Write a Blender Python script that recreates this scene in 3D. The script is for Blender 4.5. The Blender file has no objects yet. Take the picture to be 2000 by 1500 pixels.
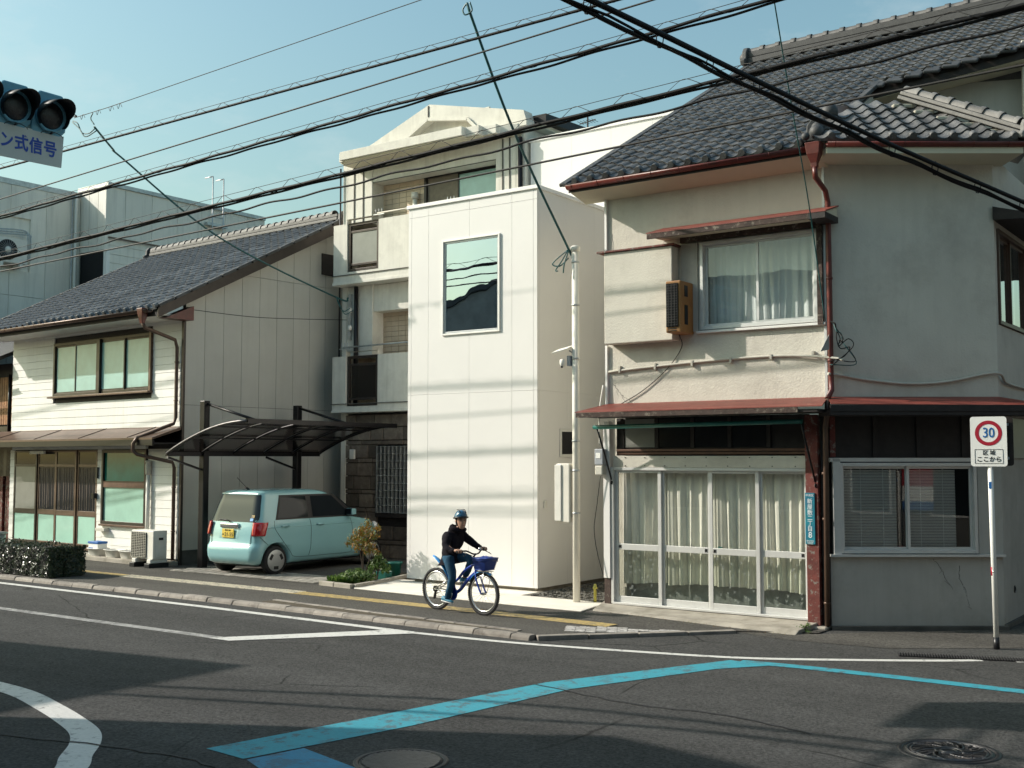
import bpy, bmesh, math, random
from mathutils import Vector, Matrix
random.seed(7)
R = math.radians
scn = bpy.context.scene
col = scn.collection
# ---------------------------------------------------------------- camera, sky, sun, exposure
cam_d = bpy.data.cameras.new('camera'); cam_d.lens = 40.0; cam_d.sensor_width = 36.0
cam_d.clip_start = 0.05; cam_d.clip_end = 3000
cam = bpy.data.objects.new('camera', cam_d); col.objects.link(cam)
cam.location = (0, 0, 2.2); cam.rotation_euler = (R(90 + 3.734), 0, R(35.6)); scn.camera = cam
SUN_EL = R(31.5); SUN_AZ = Vector((-0.885, -0.466, 0)).normalized()      # towards the sun
to_sun = Vector((SUN_AZ.x * math.cos(SUN_EL), SUN_AZ.y * math.cos(SUN_EL), math.sin(SUN_EL)))
w = bpy.data.worlds.new('World'); scn.world = w; w.use_nodes = True
nt = w.node_tree; nt.nodes.clear()
sky = nt.nodes.new('ShaderNodeTexSky'); sky.sky_type = 'NISHITA'; sky.sun_disc = False
sky.sun_elevation = SUN_EL; sky.sun_rotation = math.atan2(SUN_AZ.x, SUN_AZ.y)
sky.air_density = 1.6; sky.dust_density = 3.5; sky.ozone_density = 1.0; sky.altitude = 20
tint = nt.nodes.new('ShaderNodeMix'); tint.data_type = 'RGBA'; tint.blend_type = 'MULTIPLY'; tint.inputs[0].default_value = 1
tint.inputs[7].default_value = (0.87, 1.11, 1.09, 1)
bg = nt.nodes.new('ShaderNodeBackground'); bg.inputs[1].default_value = 0.135
wo = nt.nodes.new('ShaderNodeOutputWorld')
# a few thin wisps of cloud all over the sky
wtc = nt.nodes.new('ShaderNodeTexCoord'); wmp = nt.nodes.new('ShaderNodeMapping'); wmp.inputs['Scale'].default_value = (2.2, 2.2, 5.0); wmp.inputs['Location'].default_value = (.35, .1, .2)
wno = nt.nodes.new('ShaderNodeTexNoise'); wno.inputs['Scale'].default_value = 1.6; wno.inputs['Detail'].default_value = 7; wno.inputs['Roughness'].default_value = .62
wmr = nt.nodes.new('ShaderNodeMapRange'); wmr.inputs[1].default_value = .56; wmr.inputs[2].default_value = .80; wmr.inputs[4].default_value = .42
wcl = nt.nodes.new('ShaderNodeMix'); wcl.data_type = 'RGBA'; wcl.inputs[7].default_value = (5.6, 5.9, 5.8, 1)
nt.links.new(wtc.outputs['Generated'], wmp.inputs[0]); nt.links.new(wmp.outputs[0], wno.inputs['Vector']); nt.links.new(wno.outputs[0], wmr.inputs[0]); nt.links.new(wmr.outputs[0], wcl.inputs[0])
nt.links.new(sky.outputs[0], tint.inputs[6]); nt.links.new(tint.outputs[2], wcl.inputs[6]); nt.links.new(wcl.outputs[2], bg.inputs[0]); nt.links.new(bg.outputs[0], wo.inputs[0])
sl = bpy.data.lights.new('sun', 'SUN'); sl.energy = 5.0; sl.angle = R(0.53); sl.color = (1.0, 0.915, 0.835)
so = bpy.data.objects.new('sun', sl); col.objects.link(so); so.location = (-20, -10, 30)
so.rotation_euler = (-to_sun).to_track_quat('-Z', 'Y').to_euler()
vs = scn.view_settings; vs.view_transform = 'Standard'; vs.look = 'None'; vs.gamma = 1; vs.use_curve_mapping = False
vs.exposure = 0.16

# ---------------------------------------------------------------- materials
MATS = {}
def nodes(name):
    m = bpy.data.materials.new(name); m.use_nodes = True; t = m.node_tree; t.nodes.clear()
    o = t.nodes.new('ShaderNodeOutputMaterial'); MATS[name] = m
    return m, t, o
def N(t, ty, **k):
    n = t.nodes.new(ty)
    for a, b in k.items():
        if a.startswith('i_'):
            key = a[2:]; key = int(key) if key.isdigit() else key.replace('_', ' ')
            n.inputs[key].default_value = b
        else: setattr(n, a, b)
    return n
def L(t, a, b): t.links.new(a, b)
def rgb(c): return (c[0], c[1], c[2], 1)
def mix(t, fac, a, b, bt='MIX'):
    n = N(t, 'ShaderNodeMix', data_type='RGBA', blend_type=bt)
    for idx, v in ((0, fac), (6, a), (7, b)):
        if isinstance(v, (int, float)): n.inputs[idx].default_value = v
        elif isinstance(v, tuple): n.inputs[idx].default_value = rgb(v)
        else: L(t, v, n.inputs[idx])
    return n.outputs[2]
def noise(t, vec, scale, detail=4, rough=.6, lo=.3, hi=.7):
    n = N(t, 'ShaderNodeTexNoise', i_Scale=scale, i_Detail=detail, i_Roughness=rough); L(t, vec, n.inputs['Vector'])
    r = N(t, 'ShaderNodeMapRange', i_1=lo, i_2=hi, i_3=0.0, i_4=1.0); L(t, n.outputs[0], r.inputs[0])
    return r.outputs[0], n.outputs[0]
def mat(name, c, rough=.6, var=.12, scale=3.0, bump=0.0, bscale=60, metal=0.0, rand=0.0, c2=None, thr=None, stain=None, sscale=1.2, spec=.5, streak=None, coat=0, space='pos', bdist=.01):
    """general procedural surface: colour c varied by noise, optional second colour c2 in blotches (thr), vertical streaks, bump"""
    m, t, o = nodes(name)
    b = N(t, 'ShaderNodeBsdfPrincipled', i_Roughness=rough, i_Metallic=metal); b.inputs['Specular IOR Level'].default_value = spec
    if coat: b.inputs['Coat Weight'].default_value = coat; b.inputs['Coat Roughness'].default_value = .04
    if space == 'pos': g = N(t, 'ShaderNodeNewGeometry'); vec = g.outputs['Position']
    else: g = N(t, 'ShaderNodeTexCoord'); vec = g.outputs['Object']
    f, raw = noise(t, vec, scale)
    lo = tuple(x * (1 - var) for x in c); hi = tuple(min(1, x * (1 + var)) for x in c)
    cc = mix(t, f, lo, hi)
    if c2:
        th = thr or (.5, .6)
        f2, _ = noise(t, vec, sscale, 6, .7, th[0], th[1]); cc = mix(t, f2, cc, c2)
    if streak:
        mp = N(t, 'ShaderNodeMapping'); mp.inputs['Scale'].default_value = (7, 7, .55); L(t, vec, mp.inputs[0])
        f3, _ = noise(t, mp.outputs[0], 1.0, 4, .65, .48, .8); s = N(t, 'ShaderNodeMath', operation='MULTIPLY', i_1=streak[1]); L(t, f3, s.inputs[0])
        cc = mix(t, s.outputs[0], cc, streak[0])
    if rand:
        oi = N(t, 'ShaderNodeObjectInfo'); r = N(t, 'ShaderNodeMapRange', i_3=1 - rand, i_4=1 + rand); L(t, oi.outputs['Random'], r.inputs[0])
        cc = mix(t, 1.0, cc, r.outputs[0], 'MULTIPLY')
    L(t, cc, b.inputs['Base Color'])
    if bump:
        _, hb = noise(t, vec, bscale, 5, .65); bp = N(t, 'ShaderNodeBump', i_Strength=bump, i_Distance=bdist); L(t, hb, bp.inputs['Height']); L(t, bp.outputs[0], b.inputs['Normal'])
    L(t, b.outputs[0], o.inputs[0]); return m
def glass(name, tint=(.95, .96, .95), refl=1.0, ior=1.5, rough=0.0, wob=0.0, gcol=(1, 1, 1)):
    m, t, o = nodes(name)
    tr = N(t, 'ShaderNodeBsdfTransparent'); tr.inputs[0].default_value = rgb(tint)
    gl = N(t, 'ShaderNodeBsdfGlossy', i_Roughness=rough); gl.inputs[0].default_value = rgb(gcol)
    lw = N(t, 'ShaderNodeLayerWeight', i_Blend=.5); pw = N(t, 'ShaderNodeMath', operation='POWER', i_1=5.0); L(t, lw.outputs['Facing'], pw.inputs[0])   # Schlick, same from both sides
    sc = N(t, 'ShaderNodeMath', operation='MULTIPLY_ADD', i_1=.96, i_2=.04); L(t, pw.outputs[0], sc.inputs[0])
    mu = N(t, 'ShaderNodeMath', operation='MULTIPLY', i_1=refl, use_clamp=True); L(t, sc.outputs[0], mu.inputs[0])
    if wob:
        g = N(t, 'ShaderNodeNewGeometry'); _, hb = noise(t, g.outputs['Position'], 1.3, 2, .4); bp = N(t, 'ShaderNodeBump', i_Strength=wob, i_Distance=.02); L(t, hb, bp.inputs['Height']); L(t, bp.outputs[0], gl.inputs['Normal'])
    mx = N(t, 'ShaderNodeMixShader'); L(t, mu.outputs[0], mx.inputs[0]); L(t, tr.outputs[0], mx.inputs[1]); L(t, gl.outputs[0], mx.inputs[2]); L(t, mx.outputs[0], o.inputs[0]); return m
def worn_paint(name, c, under, lo=.35, hi=.42, sc=9, rough=.7):
    """road paint worn through to the asphalt in blotches and along fine cracks"""
    m, t, o = nodes(name); b = N(t, 'ShaderNodeBsdfPrincipled', i_Roughness=rough)
    g = N(t, 'ShaderNodeNewGeometry'); p = g.outputs['Position']
    f, _ = noise(t, p, sc, 8, .75, lo, hi); f2, _ = noise(t, p, 1.1, 3, .5, .25, .75); v, _ = noise(t, p, 25, 4, .6)
    a = mix(t, v, tuple(x * .85 for x in c), c); mm = N(t, 'ShaderNodeMath', operation='MAXIMUM'); L(t, f, mm.inputs[0])
    s = N(t, 'ShaderNodeMath', operation='MULTIPLY', i_1=.8); L(t, f2, s.inputs[0]); L(t, s.outputs[0], mm.inputs[1])
    L(t, mix(t, mm.outputs[0], under, a), b.inputs['Base Color'])
    _, hb = noise(t, p, 160, 3, .6); bp = N(t, 'ShaderNodeBump', i_Strength=.5, i_Distance=.006); L(t, hb, bp.inputs['Height']); L(t, bp.outputs[0], b.inputs['Normal'])
    L(t, b.outputs[0], o.inputs[0]); return m
def asphalt(name, c, crack=True):
    m, t, o = nodes(name); b = N(t, 'ShaderNodeBsdfPrincipled', i_Roughness=.9); b.inputs['Specular IOR Level'].default_value = .1
    g = N(t, 'ShaderNodeNewGeometry'); p = g.outputs['Position']
    big, _ = noise(t, p, .35, 5, .6, .3, .7); mp = N(t, 'ShaderNodeMapping'); mp.inputs['Scale'].default_value = (.07, 1.1, 1); L(t, p, mp.inputs[0]); trk, _ = noise(t, mp.outputs[0], 1.0, 4, .55, .3, .7); st, _ = noise(t, p, 1.7, 6, .7, .60, .74); mid, _ = noise(t, p, 3.5, 5, .6, .3, .7); fine, raw = noise(t, p, 34, 6, .78, .36, .66)
    cc = mix(t, big, tuple(x * .86 for x in c), tuple(x * 1.12 for x in c))
    cc = mix(t, .5, cc, mix(t, mid, tuple(x * .85 for x in c), tuple(x * 1.15 for x in c))); cc = mix(t, .55, cc, mix(t, trk, (.72, .72, .72), (1.3, 1.3, 1.3)), 'MULTIPLY'); cc = mix(t, .5, cc, mix(t, st, (1, 1, 1), (.62, .62, .62)), 'MULTIPLY'); sp = mix(t, fine, (.42, .42, .42), (1.55, 1.55, 1.55)); cc = mix(t, .9, cc, sp, 'MULTIPLY')
    vo = N(t, 'ShaderNodeTexVoronoi', i_Scale=70.0); L(t, p, vo.inputs['Vector'])
    li = N(t, 'ShaderNodeMapRange', i_1=.0, i_2=.16, i_3=1.0, i_4=0.0); L(t, vo.outputs['Distance'], li.inputs[0])
    cc = mix(t, li.outputs[0], cc, tuple(min(1, x * 2.3) for x in c))
    if crack:
        wn = N(t, 'ShaderNodeTexNoise', i_Scale=2.2, i_Detail=5.0); L(t, p, wn.inputs['Vector'])
        ad = N(t, 'ShaderNodeMix', data_type='VECTOR'); ad.inputs[0].default_value = .12; L(t, p, ad.inputs[4]); L(t, wn.outputs['Color'], ad.inputs[5])
        v2 = N(t, 'ShaderNodeTexVoronoi', feature='DISTANCE_TO_EDGE', i_Scale=.33); L(t, ad.outputs[1], v2.inputs['Vector'])
        cr = N(t, 'ShaderNodeMapRange', i_1=.0, i_2=.006, i_3=1.0, i_4=0.0); L(t, v2.outputs['Distance'], cr.inputs[0])
        ms, _ = noise(t, p, .8, 3, .5, .46, .58); mu = N(t, 'ShaderNodeMath', operation='MULTIPLY'); L(t, cr.outputs[0], mu.inputs[0]); L(t, ms, mu.inputs[1])
        cc = mix(t, mu.outputs[0], cc, tuple(x * .3 for x in c))
    L(t, cc, b.inputs['Base Color'])
    bp = N(t, 'ShaderNodeBump', i_Strength=1.0, i_Distance=.02); L(t, raw, bp.inputs['Height']); L(t, bp.outputs[0], b.inputs['Normal'])
    L(t, b.outputs[0], o.inputs[0]); return m
def tile_mat(name, c, c2):
    m, t, o = nodes(name); b = N(t, 'ShaderNodeBsdfPrincipled'); tc = N(t, 'ShaderNodeNewGeometry'); p = tc.outputs['Position']
    oi = N(t, 'ShaderNodeObjectInfo'); f, _ = noise(t, p, 9, 5, .7, .3, .7)
    cc = mix(t, f, c, c2); r = N(t, 'ShaderNodeMapRange', i_3=.6, i_4=1.45); L(t, oi.outputs['Random'], r.inputs[0]); cc = mix(t, 1.0, cc, r.outputs[0], 'MULTIPLY')
    f2, _ = noise(t, p, 40, 4, .7, .55, .75); cc = mix(t, f2, cc, tuple(x * 1.8 for x in c2)); L(t, cc, b.inputs['Base Color'])
    ro = N(t, 'ShaderNodeMapRange', i_3=.42, i_4=.7); L(t, f, ro.inputs[0]); L(t, ro.outputs[0], b.inputs['Roughness'])
    _, hb = noise(t, p, 70, 4, .6); bp = N(t, 'ShaderNodeBump', i_Strength=.25, i_Distance=.006); L(t, hb, bp.inputs['Height']); L(t, bp.outputs[0], b.inputs['Normal'])
    L(t, b.outputs[0], o.inputs[0]); return m
ASP = (.084, .083, .080)
asphalt('asphalt', ASP); asphalt('asphalt_walk', (.108, .102, .092), False)
worn_paint('paint_white', (.66, .65, .61), ASP, .33, .45); worn_paint('paint_white_old', (.42, .41, .39), ASP, .44, .56)
worn_paint('paint_blue', (.04, .31, .39), ASP, .37, .48, 7); worn_paint('paint_blue_old', (.035, .24, .40), ASP, .38, .50, 6)
worn_paint('paint_yellow', (.50, .36, .12), (.115, .108, .098), .42, .54, 12); mat('tactile_cream', (.52, .47, .36), .8, .2, 12, .4, 60, c2=(.18, .17, .15), thr=(.5, .66), sscale=9)
mat('tactile_grey', (.42, .40, .38), .8, .25, 14, .3, 60, c2=(.14, .13, .12), thr=(.5, .62), sscale=12, rand=.2)
mat('concrete', (.34, .31, .26), .85, .18, 2.5, .35, 45, c2=(.20, .18, .14), thr=(.48, .7), sscale=2.2)
mat('concrete_new', (.72, .68, .60), .85, .08, 2.0, .25, 60, c2=(.55, .51, .44), thr=(.55, .75), sscale=1.6)
mat('concrete_dark', (.09, .085, .075), .9, .3, 3, .4, 40)
mat('kerb', (.27, .242, .21), .85, .22, 4, .5, 50, c2=(.16, .14, .12), thr=(.5, .68), sscale=5, rand=.22)
mat('gravel', (.12, .115, .10), .9, .35, 40, .8, 70)
mat('paver', (.26, .245, .215), .9, .22, 8, .4, 50, rand=.25)
mat('soil', (.07, .055, .035), .95, .3, 12, .8, 40)
mat('iron', (.045, .042, .042), .45, .3, 12, .4, 50, metal=.6)
mat('iron_worn_lit', (.11, .105, .105), .38, .3, 20, .3, 50, metal=.7)  # worn manhole and grate iron, also the sunlit tone of one carport rafter
mat('white_panel', (.735, .72, .695), .45, .02, 1.0, .03, 120, spec=.35)
mat('white_trim', (.82, .81, .78), .4, .02, 2)
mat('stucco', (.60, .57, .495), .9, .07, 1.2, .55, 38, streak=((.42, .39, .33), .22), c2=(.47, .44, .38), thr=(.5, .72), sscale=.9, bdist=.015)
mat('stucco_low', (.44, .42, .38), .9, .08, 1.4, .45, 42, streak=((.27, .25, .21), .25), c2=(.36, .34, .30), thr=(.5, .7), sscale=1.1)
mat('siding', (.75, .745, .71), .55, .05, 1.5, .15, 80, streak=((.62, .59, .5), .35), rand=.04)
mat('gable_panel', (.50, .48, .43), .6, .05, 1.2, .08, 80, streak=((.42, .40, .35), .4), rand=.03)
mat('concrete_wall', (.66, .64, .57), .85, .08, 2.0, .3, 50, streak=((.42, .40, .35), .5), c2=(.58, .56, .5), thr=(.5, .7), sscale=3)
mat('soffit', (.62, .57, .43), .8, .06, 2)
mat('grey_clad', (.78, .755, .68), .65, .05, .8, .08, 60, streak=((.40, .39, .35), .4), rand=.05)
mat('brick_tile', (.56, .45, .33), .6, .12, 3, .15, 80, rand=.3); mat('grout', (.22, .19, .15), .9, .15, 10)
mat('stone', (.13, .105, .085), .8, .25, 7, .5, 35, rand=.4, c2=(.20, .165, .13), thr=(.5, .7), sscale=6)
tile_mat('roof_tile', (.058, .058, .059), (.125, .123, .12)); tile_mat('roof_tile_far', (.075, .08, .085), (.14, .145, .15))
mat('tile_ridge', (.135, .13, .122), .6, .25, 6, .3, 40, rand=.3); mat('tile_dark', (.055, .055, .056), .62, .25, 8, .2, 50, rand=.25)
mat('mortar', (.45, .42, .34), .9, .25, 8, .5, 40)
mat('red_paint', (.115, .02, .015), .38, .2, 6, .15, 60, c2=(.06, .018, .014), thr=(.5, .7), sscale=7)
mat('red_roof', (.185, .040, .028), .5, .2, 4, .2, 50, c2=(.26, .09, .065), thr=(.55, .75), sscale=6)
mat('wood_old', (.055, .035, .028), .85, .4, 9, .7, 40, c2=(.22, .19, .15), thr=(.55, .66), sscale=14)
mat('wood_red', (.13, .027, .02), .7, .3, 7, .5, 30, c2=(.20, .17, .145), thr=(.54, .62), sscale=13)
mat('wood_dark', (.022, .017, .016), .7, .3, 9, .3, 40); mat('wood_brown', (.12, .055, .03), .55, .25, 8, .3, 40)
mat('wood_slat', (.30, .14, .055), .6, .3, 8, .3, 40, rand=.3)
mat('alu_grey', (.42, .44, .45), .4, .06, 5, metal=.4); mat('aluminium', (.62, .62, .60), .42, .06, 5, .05, 60, metal=.35); mat('aluminium_white', (.74, .73, .69), .5, .05, 4, metal=.1)
mat('bronze', (.045, .036, .032), .4, .2, 6, metal=.5); mat('bronze_brown', (.115, .07, .05), .42, .18, 6, metal=.3)
mat('black_metal', (.014, .013, .015), .35, .2, 6, metal=.5); mat('dark_interior', (.012, .012, .013), .9, .2, 2)
mat('galv', (.45, .47, .47), .45, .2, 8, metal=.6); mat('steel', (.62, .62, .62), .25, .1, 8, metal=.95)
mat('pole_white', (.72, .69, .61), .5, .05, 4); mat('plastic_white', (.72, .70, .64), .5, .06, 6); mat('plastic_beige', (.55, .53, .46), .5, .06, 6)
mat('plastic_clear', (.35, .37, .40), .2, .1, 8); mat('black_plastic', (.012, .012, .014), .4, .2, 6); mat('cable_black', (.005, .005, .006), .6, .2, 10, spec=.2)
mat('cable_green', (.012, .085, .085), .45, .2, 10); mat('cable_grey', (.035, .032, .03), .6, .2, 10, spec=.3); mat('conduit', (.50, .475, .41), .6, .08, 5)
mat('mint_glass', (.36, .60, .50), .22, .08, 2.5, .1, 90, spec=.7); mat('green_glass', (.03, .21, .165), .15, .25, 2.5, spec=.8)
mat('grey_glass', (.22, .225, .205), .3, .1, 3); mat('frost_glass', (.30, .52, .50), .28, .1, 3, .12, 120, spec=.7)
mat('dark_pane', (.014, .015, .017), .12, .2, 4, spec=.4); glass('glass'); glass('glass_reflect', (.92, .96, .96), 2.2, 1.5, 0, .15); glass('glass_mirror', (.35, .42, .45), 12.0, 1.5, 0, .2, (.72, .86, 1.0)); glass('glass_dark', (.22, .20, .20), .4); glass('smoke', (.13, .105, .105), 1.0, 1.45, .15)
glass('glass_etched', (.86, .88, .85), 1.0, 1.5, .25)
mat('curtain', (.78, .755, .67), .9, .08, 3, .15, 120); mat('lace', (.70, .71, .68), .9, .05, 3, .1, 150); mat('curtain_dark', (.20, .16, .13), .9, .15, 4)
mat('blind', (.62, .66, .66), .5, .05, 4); mat('panel_orange', (.30, .135, .035), .5, .12, 5, .08, 60)
mat('car_paint', (.27, .49, .51), .22, .015, 1, coat=.8, spec=.5); mat('rubber', (.011, .011, .012), .75, .2, 20); mat('wheel_cover', (.46, .46, .45), .4, .05, 5, metal=.5)
mat('tail_red', (.42, .008, .012), .12, .15, 9, coat=1); mat('plate_yellow', (.72, .52, .07), .5, .03, 4); mat('chrome', (.8, .8, .8), .08, .02, 3, metal=1)
mat('skin', (.44, .25, .17), .55, .06, 20); mat('hoodie', (.013, .011, .015), .95, .25, 14, .5, 60, spec=.15); mat('denim', (.02, .066, .115), .85, .25, 12, .4, 90, spec=.2)
mat('shoe', (.045, .20, .30), .6, .2, 20); mat('shoe_sole', (.6, .6, .58), .6); mat('hair', (.012, .010, .009), .6)
mat('helmet_blue', (.02, .10, .19), .16, .2, 14, coat=1); mat('bike_blue', (.012, .05, .34), .25, .05, 6, coat=.6); mat('fender_blue', (.03, .26, .62), .35, .05, 6); mat('basket_blue', (.016, .05, .26), .4, .1, 8)
mat('sign_white', (.80, .80, .76), .5, .02, 6); mat('sign_blue_text', (.02, .07, .42), .5, .05, 6); mat('sign_red', (.36, .012, .03), .45, .05, 6); mat('text_black', (.02, .02, .022), .6, .05, 6); mat('text_blue', (.01, .12, .36), .5, .05, 6)
mat('text_white', (.75, .8, .8), .6, .03, 6); mat('etch', (.36, .39, .37), .6, .03, 6); mat('plate_teal', (.012, .19, .25), .45, .15, 8, c2=(.01, .12, .22), thr=(.5, .7), sscale=5)
mat('signal_blue', (.15, .36, .46), .5, .1, 8); mat('signal_hood', (.008, .009, .011), .55, .2, 8); mat('lens', (.03, .03, .035), .25, .3, 30, bump=.4, bscale=60)
mat('hydrant', (.55, .50, .10), .6, .3, 14, c2=(.35, .12, .02), thr=(.58, .66), sscale=14)
mat('pot_green', (.012, .115, .095), .35, .15, 6); mat('box_blue', (.01, .12, .40), .5, .1, 6); mat('pink', (.55, .28, .28), .6)
mat('bark', (.05, .035, .025), .9, .3, 20, .6, 40)
def leaf(name, c, c2, rough=.5):
    m, t, o = nodes(name); b = N(t, 'ShaderNodeBsdfPrincipled', i_Roughness=rough); g = N(t, 'ShaderNodeNewGeometry')
    r = g.outputs['Random Per Island']; L(t, mix(t, r, c, c2), b.inputs['Base Color'])
    tl = N(t, 'ShaderNodeBsdfTranslucent'); L(t, mix(t, r, c, c2), tl.inputs[0]); mx = N(t, 'ShaderNodeMixShader', i_0=.25); L(t, b.outputs[0], mx.inputs[1]); L(t, tl.outputs[0], mx.inputs[2]); L(t, mx.outputs[0], o.inputs[0])
leaf('leaf_hedge', (.012, .024, .010), (.035, .055, .022), .28); leaf('leaf_nandina', (.10, .17, .025), (.32, .13, .02)); leaf('leaf_green', (.035, .10, .018), (.13, .20, .04)); leaf('leaf_rust', (.20, .06, .015), (.10, .12, .03))

# ---------------------------------------------------------------- mesh builder
class MB:
    def __init__(s): s.v = []; s.f = []; s.s = []
    def quad(s, *p, sm=False): n = len(s.v); s.v += [tuple(q) for q in p]; s.f.append(tuple(range(n, n + len(p)))); s.s.append(sm); return s
    def box(s, x0, x1, y0, y1, z0, z1):
        return s.obox(((x0 + x1) / 2, (y0 + y1) / 2, (z0 + z1) / 2), (1, 0, 0), (0, 1, 0), (0, 0, 1), abs(x1 - x0) / 2, abs(y1 - y0) / 2, abs(z1 - z0) / 2)
    def obox(s, c, u, v, w, a, b, d):
        c, u, v, w = Vector(c), Vector(u), Vector(v), Vector(w); n = len(s.v)
        for k in (-1, 1):
            for j in (-1, 1):
                for i in (-1, 1): s.v.append(tuple(c + u * a * i + v * b * j + w * d * k))
        for q in ((0, 2, 3, 1), (4, 5, 7, 6), (0, 1, 5, 4), (2, 6, 7, 3), (0, 4, 6, 2), (1, 3, 7, 5)): s.f.append(tuple(n + i for i in q)); s.s.append(False)
        return s
    def bar(s, p, q, a, b, up=(0, 0, 1)):
        p, q = Vector(p), Vector(q); d = (q - p); l = d.length; d.normalize(); u = Vector(up)
        if abs(d.dot(u)) > .98: u = Vector((0, 1, 0))
        x = d.cross(u).normalized(); y = x.cross(d).normalized()
        return s.obox((p + q) / 2, d, x, y, l / 2, a / 2, b / 2)
    def prism(s, poly, off):
        n = len(s.v); k = len(poly); o = Vector(off)
        s.v += [tuple(p) for p in poly] + [tuple(Vector(p) + o) for p in poly]
        s.f.append(tuple(range(n + k - 1, n - 1, -1))); s.f.append(tuple(range(n + k, n + 2 * k))); s.s += [False, False]
        for i in range(k): j = (i + 1) % k; s.f.append((n + i, n + j, n + k + j, n + k + i)); s.s.append(False)
        return s
    def loft(s, rings, cap=True, sm=True, closed=True):
        n = len(s.v); k = len(rings[0])
        for r in rings: s.v += [tuple(p) for p in r]
        for a in range(len(rings) - 1):
            for i in range(k if closed else k - 1):
                j = (i + 1) % k; s.f.append((n + a * k + i, n + a * k + j, n + (a + 1) * k + j, n + (a + 1) * k + i)); s.s.append(sm)
        if cap and closed:
            s.f.append(tuple(range(n + k - 1, n - 1, -1))); m = n + (len(rings) - 1) * k; s.f.append(tuple(range(m, m + k))); s.s += [False, False]
        return s
    def tube(s, pts, r, n=6, cap=True):
        pts = [Vector(p) for p in pts]; rs = r if isinstance(r, (list, tuple)) else [r] * len(pts); rings = []; prev = None
        for i, p in enumerate(pts):
            d = (pts[min(i + 1, len(pts) - 1)] - pts[max(i - 1, 0)]).normalized()
            if prev is None: u = Vector((0, 0, 1)) if abs(d.z) < .9 else Vector((1, 0, 0)); x = d.cross(u).normalized()
            else: x = (prev - d * prev.dot(d)).normalized()
            prev = x; y = d.cross(x); rings.append([p + (x * math.cos(2 * math.pi * k / n) + y * math.sin(2 * math.pi * k / n)) * rs[i] for k in range(n)])
        return s.loft(rings, cap)
    def cyl(s, p, q, r, n=16, r2=None): return s.tube([p, q], [r, r if r2 is None else r2], n)
    def lathe(s, c, ax, prof, n=20):
        c = Vector(c); d = Vector(ax).normalized(); u = Vector((0, 0, 1)) if abs(d.z) < .9 else Vector((1, 0, 0)); x = d.cross(u).normalized(); y = d.cross(x)
        return s.loft([[c + d * h + (x * math.cos(2 * math.pi * k / n) + y * math.sin(2 * math.pi * k / n)) * max(r, 1e-4) for k in range(n)] for r, h in prof], True)
    def ball(s, c, rx, ry=None, rz=None, n=12, m=8):
        ry = ry or rx; rz = rz or rx; c = Vector(c); rings = []
        for a in range(m + 1):
            th = math.pi * a / m; rr = max(math.sin(th), 1e-3)
            rings.append([c + Vector((rx * rr * math.cos(2 * math.pi * k / n), ry * rr * math.sin(2 * math.pi * k / n), -rz * math.cos(th))) for k in range(n)])
        return s.loft(rings, True)
    def mesh(s, name='m'):
        me = bpy.data.meshes.new(name); me.from_pydata(s.v, [], s.f); me.polygons.foreach_set('use_smooth', s.s); me.update()
        return me
    def build(s, name, m, parent=None, bev=0.0, fix=False):
        me = s.mesh(name)
        if fix:
            b = bmesh.new(); b.from_mesh(me); bmesh.ops.recalc_face_normals(b, faces=b.faces); b.to_mesh(me); b.free()
        return link(name, me, m, parent, bev)
PINV = {}
def attach(o, parent, M=None):
    o.parent = parent
    if parent.name in PINV: o.matrix_parent_inverse = PINV[parent.name]
    if M is not None: o.matrix_basis = M
def link(name, me, m, parent=None, bev=0.0, M=None):
    if m is not None and not me.materials: me.materials.append(MATS[m])
    o = bpy.data.objects.new(name, me); col.objects.link(o)
    if parent is not None: attach(o, parent, M)
    elif M is not None: o.matrix_basis = M
    if bev:
        b = o.modifiers.new('b', 'BEVEL'); b.width = bev; b.segments = 2; b.limit_method = 'ANGLE'; b.angle_limit = R(40)
    return o
def tag(o, label, cat, group=None):
    o['label'] = label; o['category'] = cat
    if group: o['group'] = group
    return o
def thing(name, label, cat, loc=(0, 0, 0), group=None, rotz=None):
    """an Empty at the thing's base. Without rotz its parts are given in world coordinates, with rotz in its own."""
    o = bpy.data.objects.new(name, None); col.objects.link(o); o.location = loc; o.empty_display_size = .2
    if rotz is None: PINV[o.name] = Matrix.Translation(-Vector(loc))
    else: o.rotation_euler = (0, 0, rotz)
    return tag(o, label, cat, group)
def struct(o): o['kind'] = 'structure'; return o
def stuff(o): o['kind'] = 'stuff'; return o
def B(*a): return MB().box(*a)
def V(*a): return Vector(a)
def arc(cx, cy, r, a0, a1, n): return [(cx + r * math.cos(R(a0 + (a1 - a0) * i / n)), cy + r * math.sin(R(a0 + (a1 - a0) * i / n))) for i in range(n + 1)]
def smooth(pts, k=6):
    """Catmull-Rom through the points"""
    P = [Vector(p) for p in pts]; P = [P[0] * 2 - P[1]] + P + [P[-1] * 2 - P[-2]]; out = []
    for i in range(1, len(P) - 2):
        for j in range(k):
            t = j / k; a, b, c, d = P[i - 1:i + 3]
            out.append(.5 * ((2 * b) + (c - a) * t + (2 * a - 5 * b + 4 * c - d) * t * t + (3 * b - a - 3 * c + d) * t ** 3))
    return out + [P[-2]]
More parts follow.
